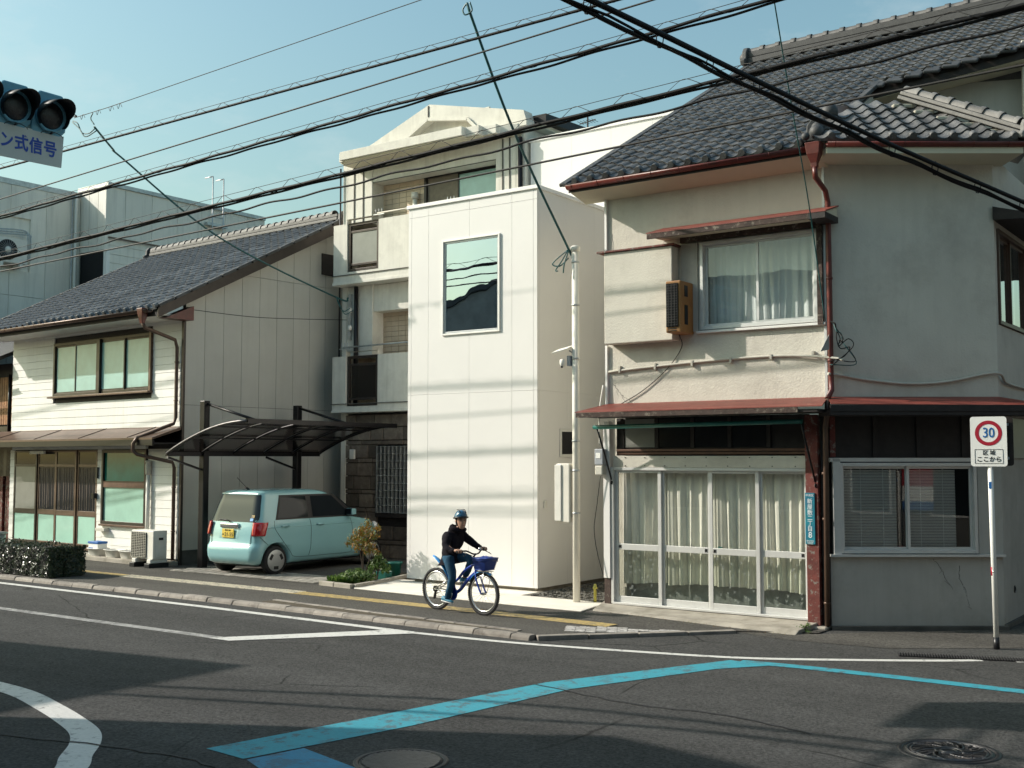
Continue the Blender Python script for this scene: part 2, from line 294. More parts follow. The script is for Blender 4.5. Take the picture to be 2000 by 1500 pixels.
def text(name, body, size, M, m, parent, depth=.002, wide=1.0, bold=0.0, font_rot=None):
    """flat lettering converted to a mesh; M places its local XY plane, centred"""
    c = bpy.data.curves.new(name, 'FONT'); c.body = body; c.size = size; c.align_x = 'CENTER'; c.align_y = 'CENTER'; c.extrude = depth; c.offset = bold; c.resolution_u = 3
    o = bpy.data.objects.new(name + '_t', c); col.objects.link(o); dg = bpy.context.evaluated_depsgraph_get(); dg.update()
    me = bpy.data.meshes.new_from_object(o.evaluated_get(dg)); bpy.data.objects.remove(o); me.name = name; me.materials.clear(); me.materials.append(MATS[m])
    me.transform(Matrix.Diagonal((wide, 1, 1, 1)))
    return link(name, me, None, parent, 0, M)
def frame(origin, xax, yax):
    x = Vector(xax).normalized(); y = Vector(yax).normalized(); z = x.cross(y).normalized()
    return Matrix(((x.x, y.x, z.x, origin[0]), (x.y, y.y, z.y, origin[1]), (x.z, y.z, z.z, origin[2]), (0, 0, 0, 1)))
# ---------------------------------------------------------------- ground, road, pavement, markings
RZ = -0.05                                                   # road surface; the pavement is at 0
road = struct(MB().quad((-400, -300, RZ), (400, -300, RZ), (400, 500, RZ), (-400, 500, RZ)).build('road', 'asphalt'))
RK = .9783                                                   # markings were surveyed for a slightly lower road
def sheet(name, pts, z, m, parent=None):
    if parent is road: pts = [(p[0] * RK, p[1] * RK) for p in pts]
    return MB().quad(*[(p[0], p[1], z) for p in pts]).build(name, m, parent)
def strip(name, pts, wd, z, m, parent):
    if parent is road: pts = [(p[0] * RK, p[1] * RK) for p in pts]
    mb = MB(); n = len(pts); l = []; r = []
    for i in range(n):
        a = Vector(pts[max(i - 1, 0)]); b = Vector(pts[min(i + 1, n - 1)]); d = (b - a).normalized(); q = Vector((-d.y, d.x)) * wd / 2; p = Vector(pts[i])
        l.append(p + q); r.append(p - q)
    for i in range(n - 1): mb.quad((r[i].x, r[i].y, z), (r[i + 1].x, r[i + 1].y, z), (l[i + 1].x, l[i + 1].y, z), (l[i].x, l[i].y, z))
    return mb.build(name, m, parent)
strip('edge_line', [(-90, 11.76), (-40, 11.75), (-20.1, 11.75), (-14.3, 11.72), (-9.95, 11.6)], .15, RZ + .004, 'paint_white', road)
strip('edge_line', [(p.x, p.y) for p in smooth([(-9.95, 11.6, 0), (-8.4, 11.7, 0), (-6.8, 12.02, 0), (-5.6, 12.35, 0), (-4.6, 12.9, 0), (-3.75, 13.45, 0), (-3.3, 13.8, 0)])], .12, RZ + .0041, 'paint_white', road)
strip('edge_line', [(-2.98, 13.95), (-1.8, 14.9), (2, 18)], .14, RZ + .004, 'paint_white', road)
strip('centre_line', [(-90, 9.6), (-40, 9.7), (-16.7, 9.78), (-11.5, 9.82)], .16, RZ + .0045, 'paint_white_old', road)
sheet('stop_line', [(-11.75, 9.72), (-11.35, 9.72), (-9.85, 11.52), (-10.3, 11.6)], RZ + .008, 'paint_white', road)
ac = [(-14.5, 6.05), (-12.8, 6.4), (-11.5, 6.48), (-10.55, 6.42), (-9.75, 6.22), (-9.1, 6.02), (-8.6, 5.83), (-8.25, 5.6), (-7.95, 5.32), (-7.66, 5.08), (-7.3, 4.6), (-7.05, 4.0), (-6.9, 3.0)]
strip('curved_line', [(p.x, p.y) for p in smooth([(x, y, 0) for x, y in ac], 6)], .24, RZ + .004, 'paint_white', road)
sheet('blue_band', [(-7.32, 6.06), (-6.84, 6.02), (-6.5, 7.6), (-6.23, 9.7), (-5.52, 11.55), (-5.12, 12.08), (-5.63, 12.14), (-6.62, 9.84), (-7.0, 7.7)], RZ + .0045, 'paint_blue', road)
sheet('blue_band', [(-6.80, 6.02), (-6.70, 6.52), (-5.98, 6.34), (-4.6, 5.6), (-3.6, 4.9), (-3.8, 4.5), (-5.2, 5.35)], RZ + .0042, 'paint_blue_old', road)
strip('blue_band', [(-5.5, 12.12), (-4.85, 12.2), (-3.6, 12.22), (-2.5, 12.2), (0, 12.15), (6, 12.0)], .2, RZ + .0052, 'paint_blue', road)
# tar-sealed seams
def crack_line(pts, wd):
    q = []
    for a, b in zip(pts[:-1], pts[1:]):
        for k in range(8): t = k / 8; q.append((a[0] + (b[0] - a[0]) * t + random.uniform(-.02, .02), a[1] + (b[1] - a[1]) * t + random.uniform(-.03, .03)))
    return strip('asphalt_seam', q + [pts[-1]], wd, RZ + .0085, 'black_plastic', road)
mat('tar', (.022, .022, .023), .8, .2, 9); 
crack_line([(-6.7, 9.72), (-5.5, 9.45), (-4.4, 9.55), (-3.6, 9.3)], .022).data.materials[0] = MATS['tar']
crack_line([(-9.6, 5.2), (-8.4, 5.55), (-7.2, 5.8), (-6.2, 5.6)], .025).data.materials[0] = MATS['tar']
crack_line([(-7.9, 10.6), (-7.0, 11.3), (-6.4, 11.9)], .012).data.materials[0] = MATS['tar']
# pavement slab with a dropped corner on the right
pv = MB()
def pf(x): return 12.03 if x < -14 else 12.03 - .034 * (x + 14)
xs = [-90, -60, -40, -30, -24, -20, -17, -14, -12, -10.5, -9.4, -8.1]
for a, b in zip(xs[:-1], xs[1:]):
    pv.quad((a, pf(a), 0), (b, pf(b), 0), (b, 13, 0), (a, 13, 0))
    for y0, y1 in ((13.0, 14.2), (14.2, 15.6), (15.6, 21)): pv.quad((a, y0, 0), (b, y0, 0), (b, y1, 0), (a, y1, 0))
D0, D1 = V(-8.1, 11.83), V(-6.3, 13.85)
pv.quad((-8.1, 11.83, 0), (-7.06, 13.0, -.02), (-8.1, 13.0, 0)); pv.quad((-8.1, 13, 0), (-7.06, 13, -.02), (-6.3, 13.85, -.035), (-8.1, 13.85, 0)); pv.quad((-8.1, 13.85, 0), (-6.3, 13.85, -.035), (-5.4, 14.3, -.035), (-5.4, 15.6, -.03), (-8.1, 15.6, 0)); pv.quad((-8.1, 15.6, 0), (-5.4, 15.6, -.03), (-5.4, 21, 0), (-8.1, 21, 0))
pavement = struct(pv.build('pavement', 'asphalt_walk'))
kerb = struct(bpy.data.objects.new('kerb', None)); col.objects.link(kerb)
kx = -45.0; i = 0
while kx < -8.15:
    l = .6; l = min(l, -8.1 - kx)
    yy = pf(kx) - .1
    z1 = .012 + random.uniform(-.008, .008)
    p = [(kx + .008, yy - .06, RZ - .02), (kx + .008, yy - .045, z1 - .03), (kx + .008, yy - .02, z1), (kx + .008, yy + .1, z1 + .002), (kx + .008, yy + .1, RZ - .02)]
    MB().prism(p, (l - .016 - random.uniform(0, .012), 0, 0)).build('kerb_stone', 'kerb', kerb, .008, True); kx += l
# second, inner row where the verge strip ends
for k in range(9):
    a = V(-13.4 + k * .55, 12.36 - .042 * k); MB().obox((a.x + .265, a.y, -.018), (1, -.076, 0), (.076, 1, 0), (0, 0, 1), .265, .045, .03 + random.uniform(-.004, .004)).build('kerb_stone', 'kerb', kerb, .006)
stuff(MB().quad((-13.4, 12.05, .004), (-8.9, 11.88, .004), (-8.9, 11.98, .004), (-13.4, 12.33, .004)).build('verge_soil', 'soil', pavement))
d = (D1 - D0).normalized(); n_ = V(d.y, -d.x)
for k in range(4):
    a = D0 + d * (k * .66); c = a + d * .32 + n_ * .05; z = -.042 - .006 * k
    MB().obox((c.x, c.y, z), (d.x, d.y, 0), (n_.x, n_.y, 0), (0, 0, 1), .322, .06, .05).build('kerb_stone', 'kerb', kerb, .008)
# tactile strips
strip('tactile_yellow_strip', [(-20.6, 13.36), (-18.5, 13.33)], .22, .004, 'paint_yellow', pavement)
strip('tactile_yellow_strip', [(-13.9, 13.27), (-10.5, 13.2), (-7.75, 13.08)], .3, .0045, 'paint_yellow', pavement)
for k in range(15):
    x = -18.45 + k * .31
    t_ = MB().box(x, x + .295, 13.16, 13.46, -.01, .008).build('tactile_tile', 'tactile_cream', pavement, .003)
    dm = MB()
    for a in range(5):
        for b in range(4): dm.cyl((x + .035 + a * .056, 13.2 + b * .07, .008), (x + .035 + a * .056, 13.2 + b * .07, .014), .016, 6, .010)
    dm.build('dome', 'tactile_cream', t_)
# pale checker tactile patch at the dropped corner
for a in range(11):
    for b in range(3):
        c = V(-7.98, 12.42) + V(.86, .36) * .145 * a + V(-.5, .86) * (.145 * b + (.08 if (a // 3) % 2 else 0))
        if c.x < -8.1 + (c.y - 11.83) * .89 - .06:
            MB().obox((c.x, c.y, -.004 - (.0 if c.x < -8.1 else .019 * (c.x + 8.1))), (.92, .39, -.012), (-.39, .92, 0), (0, 0, 1), .066, .066, .012).build('tactile_tile', 'tactile_grey', pavement, .004)
# forecourts
sheet('parking_slab', [(-19.3, 14.45), (-14.55, 14.3), (-14.6, 19.8), (-19.3, 19.8)], .004, 'asphalt_walk', pavement)
pc = struct(bpy.data.objects.new('parking_pavers', None)); col.objects.link(pc)
pm = MB().box(-.088, .088, -.088, .088, -.01, .012).mesh('paver'); pm.materials.append(MATS['paver'])
for a in range(20):
    for b in range(5):
        x = -18.5 + a * .2; y = 14.5 + b * .2
        link('paver', pm, None, pc, .0, Matrix.Translation((x + (.1 if b % 2 else 0), y, .0 + random.uniform(0, .004))))
apron = MB().prism([(-13.45, 14.2, 0), (-9.75, 13.98, 0), (-8.78, 13.98, 0), (-8.95, 14.95, 0), (-10.5, 15.05, 0), (-10.6, 15.7, 0), (-13.9, 15.7, 0)], (0, 0, .02)).build('concrete_apron', 'concrete_new', pavement, .01, True)
step = MB().loft([[(-9.0, 14.98, 0), (-9.0, 14.98, .05), (-8.72, 14.2, .028), (-8.72, 14.15, -.04)], [(-5.55, 14.98, -.1), (-5.55, 14.98, .05), (-5.6, 14.15, .0), (-5.6, 13.98, -.06)]], True, False).build('concrete_step', 'concrete', pavement, .01, True)
g = MB()
for k in range(900):
    x = random.uniform(-10.4, -9.0); y = random.uniform(15.0, 17.2); s = random.uniform(.008, .02); z = .03
    g.obox((x, y, z), (random.uniform(.5, 1), random.uniform(-1, 1), 0), (0, 1, random.uniform(-.4, .4)), (0, 0, 1), s, s, s * .7)
g.quad((-10.55, 14.98, .024), (-8.9, 14.98, .024), (-8.9, 20, .024), (-10.55, 20, .024))
stuff(g.build('gravel', 'gravel', pavement))
sheet('corner_asphalt', [(-5.5, 14.6), (-6.45, 14.15), (-5.72, 13.9), (-4.4, 14.0), (-3.2, 14.9), (-2.0, 16.0), (-1.2, 19), (-3.2, 17.5), (-4.2, 15.9)], RZ + .004, 'asphalt_walk', road)
# manholes
def manhole(name, c, r, label, dense):
    t = thing(name, label, 'manhole cover', (c[0], c[1], RZ))
    MB().lathe((c[0], c[1], RZ - .02), (0, 0, 1), [(r + .045, 0), (r + .045, .026), (r + .008, .026), (r + .008, .01), (0, .01)], 40).build('frame', 'iron', t)
    MB().lathe((c[0], c[1], RZ - .02), (0, 0, 1), [(r, 0), (r, .022), (r - .03, .0235), (0, .0235)], 40).build('lid', 'iron', t)
    mb = MB()
    if dense:
        k = 15
        for a in range(-k, k + 1):
            for b in range(-k, k + 1):
                x, y = a * r / k * .92, b * r / k * .92
                if x * x + y * y < (r * .93) ** 2: mb.box(c[0] + x - .011, c[0] + x + .011, c[1] + y - .011, c[1] + y + .011, RZ + .003, RZ + .011)
    else:
        for k in range(6):
            a = k * math.pi / 3
            for q in range(10):
                an = a + q * .085; rr = r * (.35 + .055 * q); x, y = c[0] + rr * math.cos(an), c[1] + rr * math.sin(an)
                mb.lathe((x, y, RZ + .003), (0, 0, 1), [(.03, 0), (.024, .008), (0, .008)], 7)
        for rr in (.93, .84, .3, .18):
            pts = [(c[0] + r * rr * math.cos(2 * math.pi * q / 36), c[1] + r * rr * math.sin(2 * math.pi * q / 36), RZ + .004) for q in range(37)]; mb.tube(pts, .009, 4, False)
        for q in range(24):
            an = q * math.pi / 12; mb.bar((c[0] + r * .55 * math.cos(an), c[1] + r * .55 * math.sin(an), RZ + .006), (c[0] + r * .8 * math.cos(an + .12), c[1] + r * .8 * math.sin(an + .12), RZ + .006), .02, .01)
    stuff(mb.build('raised_pattern', 'iron_worn_lit', t))
manhole('manhole_cover', (-5.69, 6.53), .31, 'round cast iron manhole cover beside the lower blue painted bands', True)
manhole('manhole_cover', (-2.46, 9.21), .33, 'ornate worn manhole cover on the road below the speed limit sign', False)
# slotted drain by the kerb
t = thing('drain_grate', 'narrow slotted steel drain grate in the road near the speed limit sign', 'drain', (-3.4, 13.4, RZ))
a, b = V(-4.06, 13.22), V(-2.64, 13.72); d = (b - a).normalized(); q = V(-d.y, d.x)
MB().quad(*[(p.x, p.y, RZ + .007) for p in (a, b, b + q * .2, a + q * .2)]).build('channel', 'dark_interior', t)
for k in range(52):
    p = a + d * (.015 + k * .0293); MB().bar((p.x, p.y, RZ + .012), (p.x + q.x * .2, p.y + q.y * .2, RZ + .012), .013, .012).build('bar', 'iron_worn_lit', t)
# ---------------------------------------------------------------- building helpers
def wall(name, o, u, n, W, z0, z1, holes, th, m, parent, bev=0):
    """wall in the plane through o along u, outward normal n; holes = (a0,a1,b0,b1) in metres along u and height; reveals included"""
    o, u, n = Vector(o), Vector(u), Vector(n); mb = MB()
    xs = sorted({0, W, *[h[0] for h in holes], *[h[1] for h in holes]}); zs = sorted({z0, z1, *[h[2] for h in holes], *[h[3] for h in holes]})
    xs = [x for x in xs if 0 <= x <= W]; zs = [z for z in zs if z0 <= z <= z1]
    P = lambda a, z, d: tuple(o + u * a + Vector((0, 0, z)) - n * d)
    def hole(a, z): return any(h[0] < a < h[1] and h[2] < z < h[3] for h in holes)
    for i in range(len(xs) - 1):
        for j in range(len(zs) - 1):
            a0, a1, b0, b1 = xs[i], xs[i + 1], zs[j], zs[j + 1]
            if hole((a0 + a1) / 2, (b0 + b1) / 2): continue
            mb.quad(P(a0, b0, 0), P(a1, b0, 0), P(a1, b1, 0), P(a0, b1, 0)); mb.quad(P(a0, b1, th), P(a1, b1, th), P(a1, b0, th), P(a0, b0, th))
    for h in list(holes) + [(0, W, z0, z1)]:
        a0, a1, b0, b1 = h
        for p, q in (((a0, b0), (a1, b0)), ((a1, b0), (a1, b1)), ((a1, b1), (a0, b1)), ((a0, b1), (a0, b0))): mb.quad(P(*p, 0), P(*q, 0), P(*q, th), P(*p, th))
    return mb.build(name, m, parent, bev)
def fr(mb, P, a0, a1, b0, b1, w, d0, d1):
    """rectangular frame of bars w wide between depths d0 and d1"""
    for x0, x1, z0, z1 in ((a0, a0 + w, b0, b1), (a1 - w, a1, b0, b1), (a0 + w, a1 - w, b0, b0 + w), (a0 + w, a1 - w, b1 - w, b1)):
        c = [P(x, z, d) for d in (d0, d1) for z in (z0, z1) for x in (x0, x1)]
        n = len(mb.v); mb.v += [tuple(k) for k in c]
        for q in ((0, 1, 3, 2), (4, 6, 7, 5), (0, 4, 5, 1), (2, 3, 7, 6), (0, 2, 6, 4), (1, 5, 7, 3)): mb.f.append(tuple(n + i for i in q)); mb.s.append(False)
def window(parent, o, u, n, a0, a1, b0, b1, cuts, fm, gm, rec=.03, w=.045, name='window', pane='pane', sash=.035):
    """framed window: outer frame proud of the wall, sliding sashes and a pane for each light"""
    o, u, n = Vector(o), Vector(u), Vector(n); P = lambda a, z, d: o + u * a + Vector((0, 0, z)) - n * d
    mb = MB(); fr(mb, P, a0, a1, b0, b1, w, -.03, rec + .09); f = mb.build(name, fm, parent, .004, True)
    xs = [a0 + w] + list(cuts) + [a1 - w]
    for k in range(len(xs) - 1):
        d = rec + (.0 if k % 2 else .03); mb = MB(); x0 = xs[k] - (.012 if k else 0); x1 = xs[k + 1] + (.012 if k < len(xs) - 2 else 0)
        fr(mb, P, x0, x1, b0 + w, b1 - w, sash, d, d + .028); mb.build('sash', fm, f, 0, True)
        MB().quad(P(x0 + sash, b0 + w + sash, d + .014), P(x1 - sash, b0 + w + sash, d + .014), P(x1 - sash, b1 - w - sash, d + .014), P(x0 + sash, b1 - w - sash, d + .014)).build(pane, gm if isinstance(gm, str) else gm[k], f)
    return f
def curtain(name, o, u, n, a0, a1, z0, z1, m, parent, amp=.035, wl=.13, gaps=(), seed=1, hem=.0):
    o, u, n = Vector(o), Vector(u), Vector(n); rg = random.Random(seed); k = int((a1 - a0) / .014); ph = 0; rows = [[], [], [], []]
    off = []
    for i in range(k + 1):
        ph += 2 * math.pi * (.014 / wl) * rg.uniform(.35, 1.7); off.append(amp * (math.sin(ph) + .35 * math.sin(ph * 2.3)))
    for r, (z, s, dx) in enumerate(((z0, 1.25, .03), (z0 + (z1 - z0) * .4, 1, .01), (z0 + (z1 - z0) * .85, .75, 0), (z1, .5, 0))):
        for i in range(k + 1):
            a = a0 + (a1 - a0) * i / k; zz = z + (hem * math.sin(a * 3.1 + seed) if r == 0 else 0)
            rows[r].append(o + u * (a + dx * math.sin(a * 9)) + Vector((0, 0, zz)) + n * off[i] * s)
    mb = MB(); mb.loft(rows, False, True, False); return mb.build(name, m, parent)
TPROF = [(0, .004), (.1, -.012), (.25, -.024), (.42, -.025), (.56, -.012), (.68, .012), (.78, .030), (.88, .030), (.96, .014), (1.03, .004)]
def tile_mesh(w, ln, m, cap=False, lift=.030):
    mb = MB(); top = []; bot = []; lip = []
    for x, z in TPROF:
        sc = -.014 * math.cos((x - .33) * 2 * math.pi) if x < .83 else .008
        top.append(V(x * w, ln, z)); bot.append(V(x * w, -.012 + sc, z + lift)); lip.append(V(x * w, -.008 + sc, z + lift - .024))
    mb.loft([lip, bot], False, False, False); mb.loft([bot, top], False, True, False)
    if cap:
        mb.cyl((w * .83, -.035, .012 + lift), (w * .83, .06, .012 + lift), .048, 10)
        mb.loft([[V(x * w, -.02, -.03) for x, z in TPROF], [V(x * w, -.02, z + lift) for x, z in TPROF]], False, False, False)
    me = mb.mesh('tile'); me.materials.append(MATS[m]); return me
def roof_tiles(parent, O, u, v, la, lb, inside, m, limit, w=.27, e=.245, eave=True):
    O, u, v = Vector(O), Vector(u).normalized(), Vector(v).normalized(); me = tile_mesh(w, e + .05, m); mc = tile_mesh(w, e + .05, m, True); L_ = []
    nb = int(lb / e); na = int(la / w); nrm = u.cross(v)
    for b in range(nb + 1):
        for a in range(na + 1):
            if not inside(a * w + w / 2, b * e + e / 2): continue
            p = O + u * a * w + v * b * e; cap = eave and b == 0
            j = frame(p + nrm * random.uniform(-.003, .003), u + nrm * random.uniform(-.012, .012), v + nrm * random.uniform(-.008, .008))
            L_.append(((p - V(0, 0, 2.2)).length, j, cap))
    L_.sort(key=lambda q: q[0])
    for d_, j, cap in L_[:limit]: link('roof_tile', mc if cap else me, None, parent, 0, j)
    if len(L_) > limit:
        vs_, fs = [], []
        for d_, j, cap in L_[limit:]:
            n = len(vs_); vs_ += [tuple(j @ q.co) for q in me.vertices]; fs += [tuple(n + i for i in p.vertices) for p in me.polygons]
        mm = bpy.data.meshes.new('far_tiles'); mm.from_pydata(vs_, [], fs); mm.polygons.foreach_set('use_smooth', [True] * len(fs)); stuff(link('far_roof_tiles', mm, m, parent))
def ridge(parent, p, q, m='tile_ridge', r=.075, seg=.3, h=.16, name='ridge_tile', base=True):
    p, q = Vector(p), Vector(q); d = (q - p); l = d.length; d.normalize(); s = d.cross(V(0, 0, 1)).normalized(); up = s.cross(d)
    if base:
        for k in range(2): MB().obox((p + q) / 2 + up * (h * (k + .5) / 2), d, s, up, l / 2, .13 - .02 * k, h / 4 - .006).build('ridge_course', m, parent, .01)
    n = int(l / seg); ring = [(math.cos(R(a)), math.sin(R(a))) for a in range(0, 181, 20)]
    mb = MB(); X = lambda c, rr: [c + s * rr * a + up * rr * b for a, b in ring]
    c0 = V(0, 0, 0); mb.loft([X(c0, r), X(c0 + d * (seg * .72), r), X(c0 + d * (seg * .73), r * 1.22), X(c0 + d * seg, r * 1.22)], False, True, False)
    me = mb.mesh('rt'); me.materials.append(MATS[m])
    for k in range(n): link(name, me, None, parent, 0, Matrix.Translation(p + up * h + d * k * seg))
def oni(parent, c, d, s=1.0, m='tile_dark'):
    """ridge-end ornament: thick scalloped plate with a round boss, facing d"""
    c = Vector(c); d = Vector(d).normalized(); r = d.cross(V(0, 0, 1)).normalized(); pl = []
    for a, b in ((-.24, 0), (-.27, .08), (-.18, .14), (-.17, .26), (-.1, .35), (0, .38), (.1, .35), (.17, .26), (.18, .14), (.27, .08), (.24, 0)): pl.append(c + r * a * s + V(0, 0, b * s))
    o = MB().prism(pl, d * .09 * s).build('ridge_end_tile', m, parent, .015, True)
    MB().ball(c + d * .1 * s + V(0, 0, .2 * s), .1 * s).build('boss', m, o); return o
def pipe(name, pts, r, m, parent, n=10, clips=()):
    o = MB().tube(pts, r, n).build(name, m, parent)
    for c in clips: MB().lathe(V(*c) - V(0, 0, .015), (0, 0, 1), [(r + .008, 0), (r + .008, .03)], 10).build('pipe_clip', m, o)
    return o

# ---------------------------------------------------------------- old stucco corner house on the right
CR = V(.8131, .5821, 0); CN = V(.5821, -.8131, 0); CO = V(-5.40, 14.78, 0); FX = V(1, 0, 0); FN = V(0, -1, 0)
CP = lambda a, z, off=0: CO + CR * a + CN * off + V(0, 0, z)
hs = thing('corner_house', 'old two storey stucco corner house with grey tiled roof and red awning', 'house', (-7, 15.5, 0))
FO = V(-8.80, 14.8, 0)
wall('front_wall', FO, FX, FN, 3.40, 2.96, 6.28, [(1.53, 3.30, 4.02, 5.32)], .18, 'stucco', hs)
wall('corner_wall', CO, CR, CN, 2.28, 2.96, 6.28, [], .2, 'stucco', hs)
EO = CP(2.28, 0); EX = V(0, 1, 0); EN = V(1, 0, 0)
wall('side_wall', EO, EX, EN, 6.0, 2.96, 6.28, [(.12, 2.0, 4.0, 5.32)], .18, 'stucco', hs)
MB().box(-8.80, -8.62, 14.99, 23, -.1, 6.28).build('side_wall', 'stucco', hs)
MB().box(-8.835, -8.80, 14.76, 14.86, 5.30, 6.2).build('corner_trim', 'white_trim', hs); MB().box(-8.835, -8.80, 14.76, 14.86, 2.95, 3.9).build('corner_trim', 'white_trim', hs)
MB().box(-5.43, -5.395, 14.77, 14.9, 2.96, 6.25).build('corner_trim', 'aluminium', hs)
# shutter box bay, window
MB().box(-8.74, -7.60, 14.58, 14.795, 3.90, 5.27).build('shutter_box', 'stucco', hs, .012)
MB().box(-8.85, -7.56, 14.545, 14.8, 5.272, 5.30).build('shutter_box_cap', 'wood_red', hs, .005)
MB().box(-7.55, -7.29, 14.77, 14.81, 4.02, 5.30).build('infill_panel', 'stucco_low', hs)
wf = window(hs, FO, FX, FN, 1.545, 3.285, 4.035, 5.305, [2.40], 'aluminium', 'glass_reflect', .02, .05)
MB().box(-7.30, -5.40, 14.73, 14.80, 3.985, 4.02).build('window_sill', 'aluminium_white', hs, .004)
MB().box(-5.50, -5.425, 14.72, 14.83, 3.99, 5.33).build('window_post', 'wood_old', hs)
curtain('curtain', (-7.27, 15.07, 0), FX, FN, .02, 1.72, 4.08, 5.28, 'lace', hs, .02, .12, seed=4)
MB().box(-8.6, -5.45, 15.6, 15.62, 3.0, 6.2).build('room_back', 'dark_interior', hs)
# window hood
MB().prism([(-7.85, 14.80, 5.56), (-7.85, 14.33, 5.42), (-7.85, 14.33, 5.385), (-7.85, 14.80, 5.40)], (2.62, 0, 0)).build('window_hood', 'soffit', hs, 0, True)
MB().prism([(-7.87, 14.80, 5.585), (-7.87, 14.30, 5.435), (-7.87, 14.30, 5.42), (-7.87, 14.80, 5.565)], (2.66, 0, 0)).build('hood_sheet', 'red_roof', hs, 0, True)
MB().box(-7.86, -5.45, 14.305, 14.335, 5.345, 5.42).build('hood_fascia', 'wood_old', hs, .004)
MB().box(-5.45, -5.22, 14.305, 14.8, 5.34, 5.42).build('hood_return', 'wood_dark', hs)
MB().box(-7.55, -5.43, 14.74, 14.80, 5.325, 5.40).build('window_lintel', 'wood_old', hs)
# right window on the side face
window(hs, EO, EX, EN, .13, 1.98, 4.01, 5.31, [1.05], 'bronze_brown', 'glass_reflect', .02, .05)
MB().box(EO.x - .4, EO.x - .38, 16.1, 19, 3.9, 5.4).build('room_back', 'curtain_dark', hs)
MB().prism([(EO.x, 16.05, 5.40), (EO.x + .45, 16.0, 5.36), (EO.x + .45, 16.0, 5.44), (EO.x, 16.05, 5.58)], (0, 2.3, 0)).build('window_hood', 'wood_dark', hs, 0, True)
# eaves: soffit, gutter, roof
MB().prism([(-9.2, 14.36, 6.30), (-9.2, 14.36, 6.22), (-9.2, 14.82, 6.12), (-9.2, 14.82, 6.36)], (3.85, 0, 0)).build('soffit', 'soffit', hs, 0, True)
MB().obox(CP(1.16, 6.20, .25), CR, CN, V(0, 0, 1), 1.28, .34, .04).build('soffit', 'soffit', hs)
def gutter(name, p, q, m, parent, r=.06):
    p, q = Vector(p), Vector(q); d = (q - p).normalized(); s = d.cross(V(0, 0, 1)).normalized(); ring = [(math.cos(R(a)), math.sin(R(a))) for a in range(180, 361, 18)]
    o = MB().loft([[p + s * r * a + V(0, 0, r * b) for a, b in ring], [q + s * r * a + V(0, 0, r * b) for a, b in ring]], False, True, False).build(name, m, parent)
    so_ = o.modifiers.new('s', 'SOLIDIFY'); so_.thickness = .006
    l = (q - p).length
    for k in range(int(l / .45) + 1): MB().tube([p + d * (k * .45 + .1) + s * (r + .004) * a + V(0, 0, (r + .004) * b) for a, b in ring], .006, 4).build('gutter_bracket', m, o)
    return o
gutter('gutter', (-9.2, 14.29, 6.305), (-5.42, 14.29, 6.295), 'red_paint', hs); gutter('gutter', CP(-.12, 6.30, .60), CP(2.6, 6.30, .60), 'red_paint', hs, .055)
RS = .552; rv = V(0, 1, RS).normalized(); RO = V(-9.28, 14.30, 6.40 + RS * (14.30 - 14.5) + .05)
def rz_(y): return 6.40 + RS * (y - 14.5)
cut = [(-5.42, 14.3), (-5.50, 17.15), (-3.48, 17.94), (1.0, 19.7)]
def in_main(a, b):
    x = -9.28 + a; y = 14.30 + b * rv.y
    if y > 21.3: return False
    if x < -5.46: return True
    if x < -3.48: return y > 17.15 + (x + 5.5) * .391
    return y > 17.94 + (x + 3.48) * .393
deck = [(-9.2, 14.32), (-5.45, 14.32), (-5.52, 17.2), (-3.45, 18.0), (1.0, 19.75), (1.0, 21.4), (-9.2, 21.4)]
MB().prism([(x, y, rz_(y) - .10) for x, y in deck], (0, 0, .09)).build('roof_deck', 'wood_dark', hs, 0, True)
MB().quad((-9.2, 21.4, rz_(21.4)), (1, 21.4, rz_(21.4)), (1, 28, 6.3), (-9.2, 28, 6.3)).build('rear_roof_slope', 'roof_tile', hs)
roof_tiles(hs, RO, (1, 0, 0), rv, 10.2, 8.1, in_main, 'roof_tile', 230)
for k in range(19):   # verge tiles up the left rake
    y = 14.32 + k * .37; MB().obox((-9.29, y + .16, rz_(y + .16) + .045), rv, (1, 0, 0), V(0, -RS, 1).normalized(), .2, .07, .028).build('verge_tile', 'tile_dark', hs, .012)
ridge(hs, (-9.3, 21.35, rz_(21.35) + .02), (.9, 21.35, rz_(21.35) + .02), 'tile_dark', .09, .33, .26); oni(hs, (-9.3, 21.35, rz_(21.35) - .02), (-1, 0, 0), 1.1)
for k in range(8):    # verge of the notch
    y = 14.45 + k * .36; MB().obox((-5.44, y + .14, rz_(y + .14) + .035), rv, (1, 0, 0), V(0, -RS, 1).normalized(), .19, .06, .03).build('verge_tile', 'tile_dark', hs, .012)
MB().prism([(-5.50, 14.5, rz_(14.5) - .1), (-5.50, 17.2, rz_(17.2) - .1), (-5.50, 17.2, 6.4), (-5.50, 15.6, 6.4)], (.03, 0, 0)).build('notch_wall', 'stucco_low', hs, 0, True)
c0, c1 = V(-5.5, 17.15, 0), V(-3.48, 17.94, 0); cd = (c1 - c0).normalized(); cn = V(cd.y, -cd.x, 0)
for k in range(22):
    p = c0 + cd * (k * .27 + .1); MB().obox((p.x, p.y, rz_(p.y) + .04), (rv + cd * 0).normalized(), cd, V(0, -RS, 1).normalized(), .15, .12, .025).build('eave_tile', 'tile_dark', hs, .02)
for nm, off, zz, hh, m in (('soffit', -.30, -.13, .03, 'soffit'), ('eave_board', -.02, -.10, .05, 'wood_dark')):
    a = c0 + cn * off * -1 * -1; MB().obox(c0 + cd * 3 - cn * (.30 if off < -.1 else .03) + V(0, 0, rz_(17.15 + .39 * 2.8) + zz), (cd + V(0, 0, .205)).normalized(), cn, V(0, 0, 1), 3.1, .28 if off < -.1 else .03, hh).build(nm, m, hs)
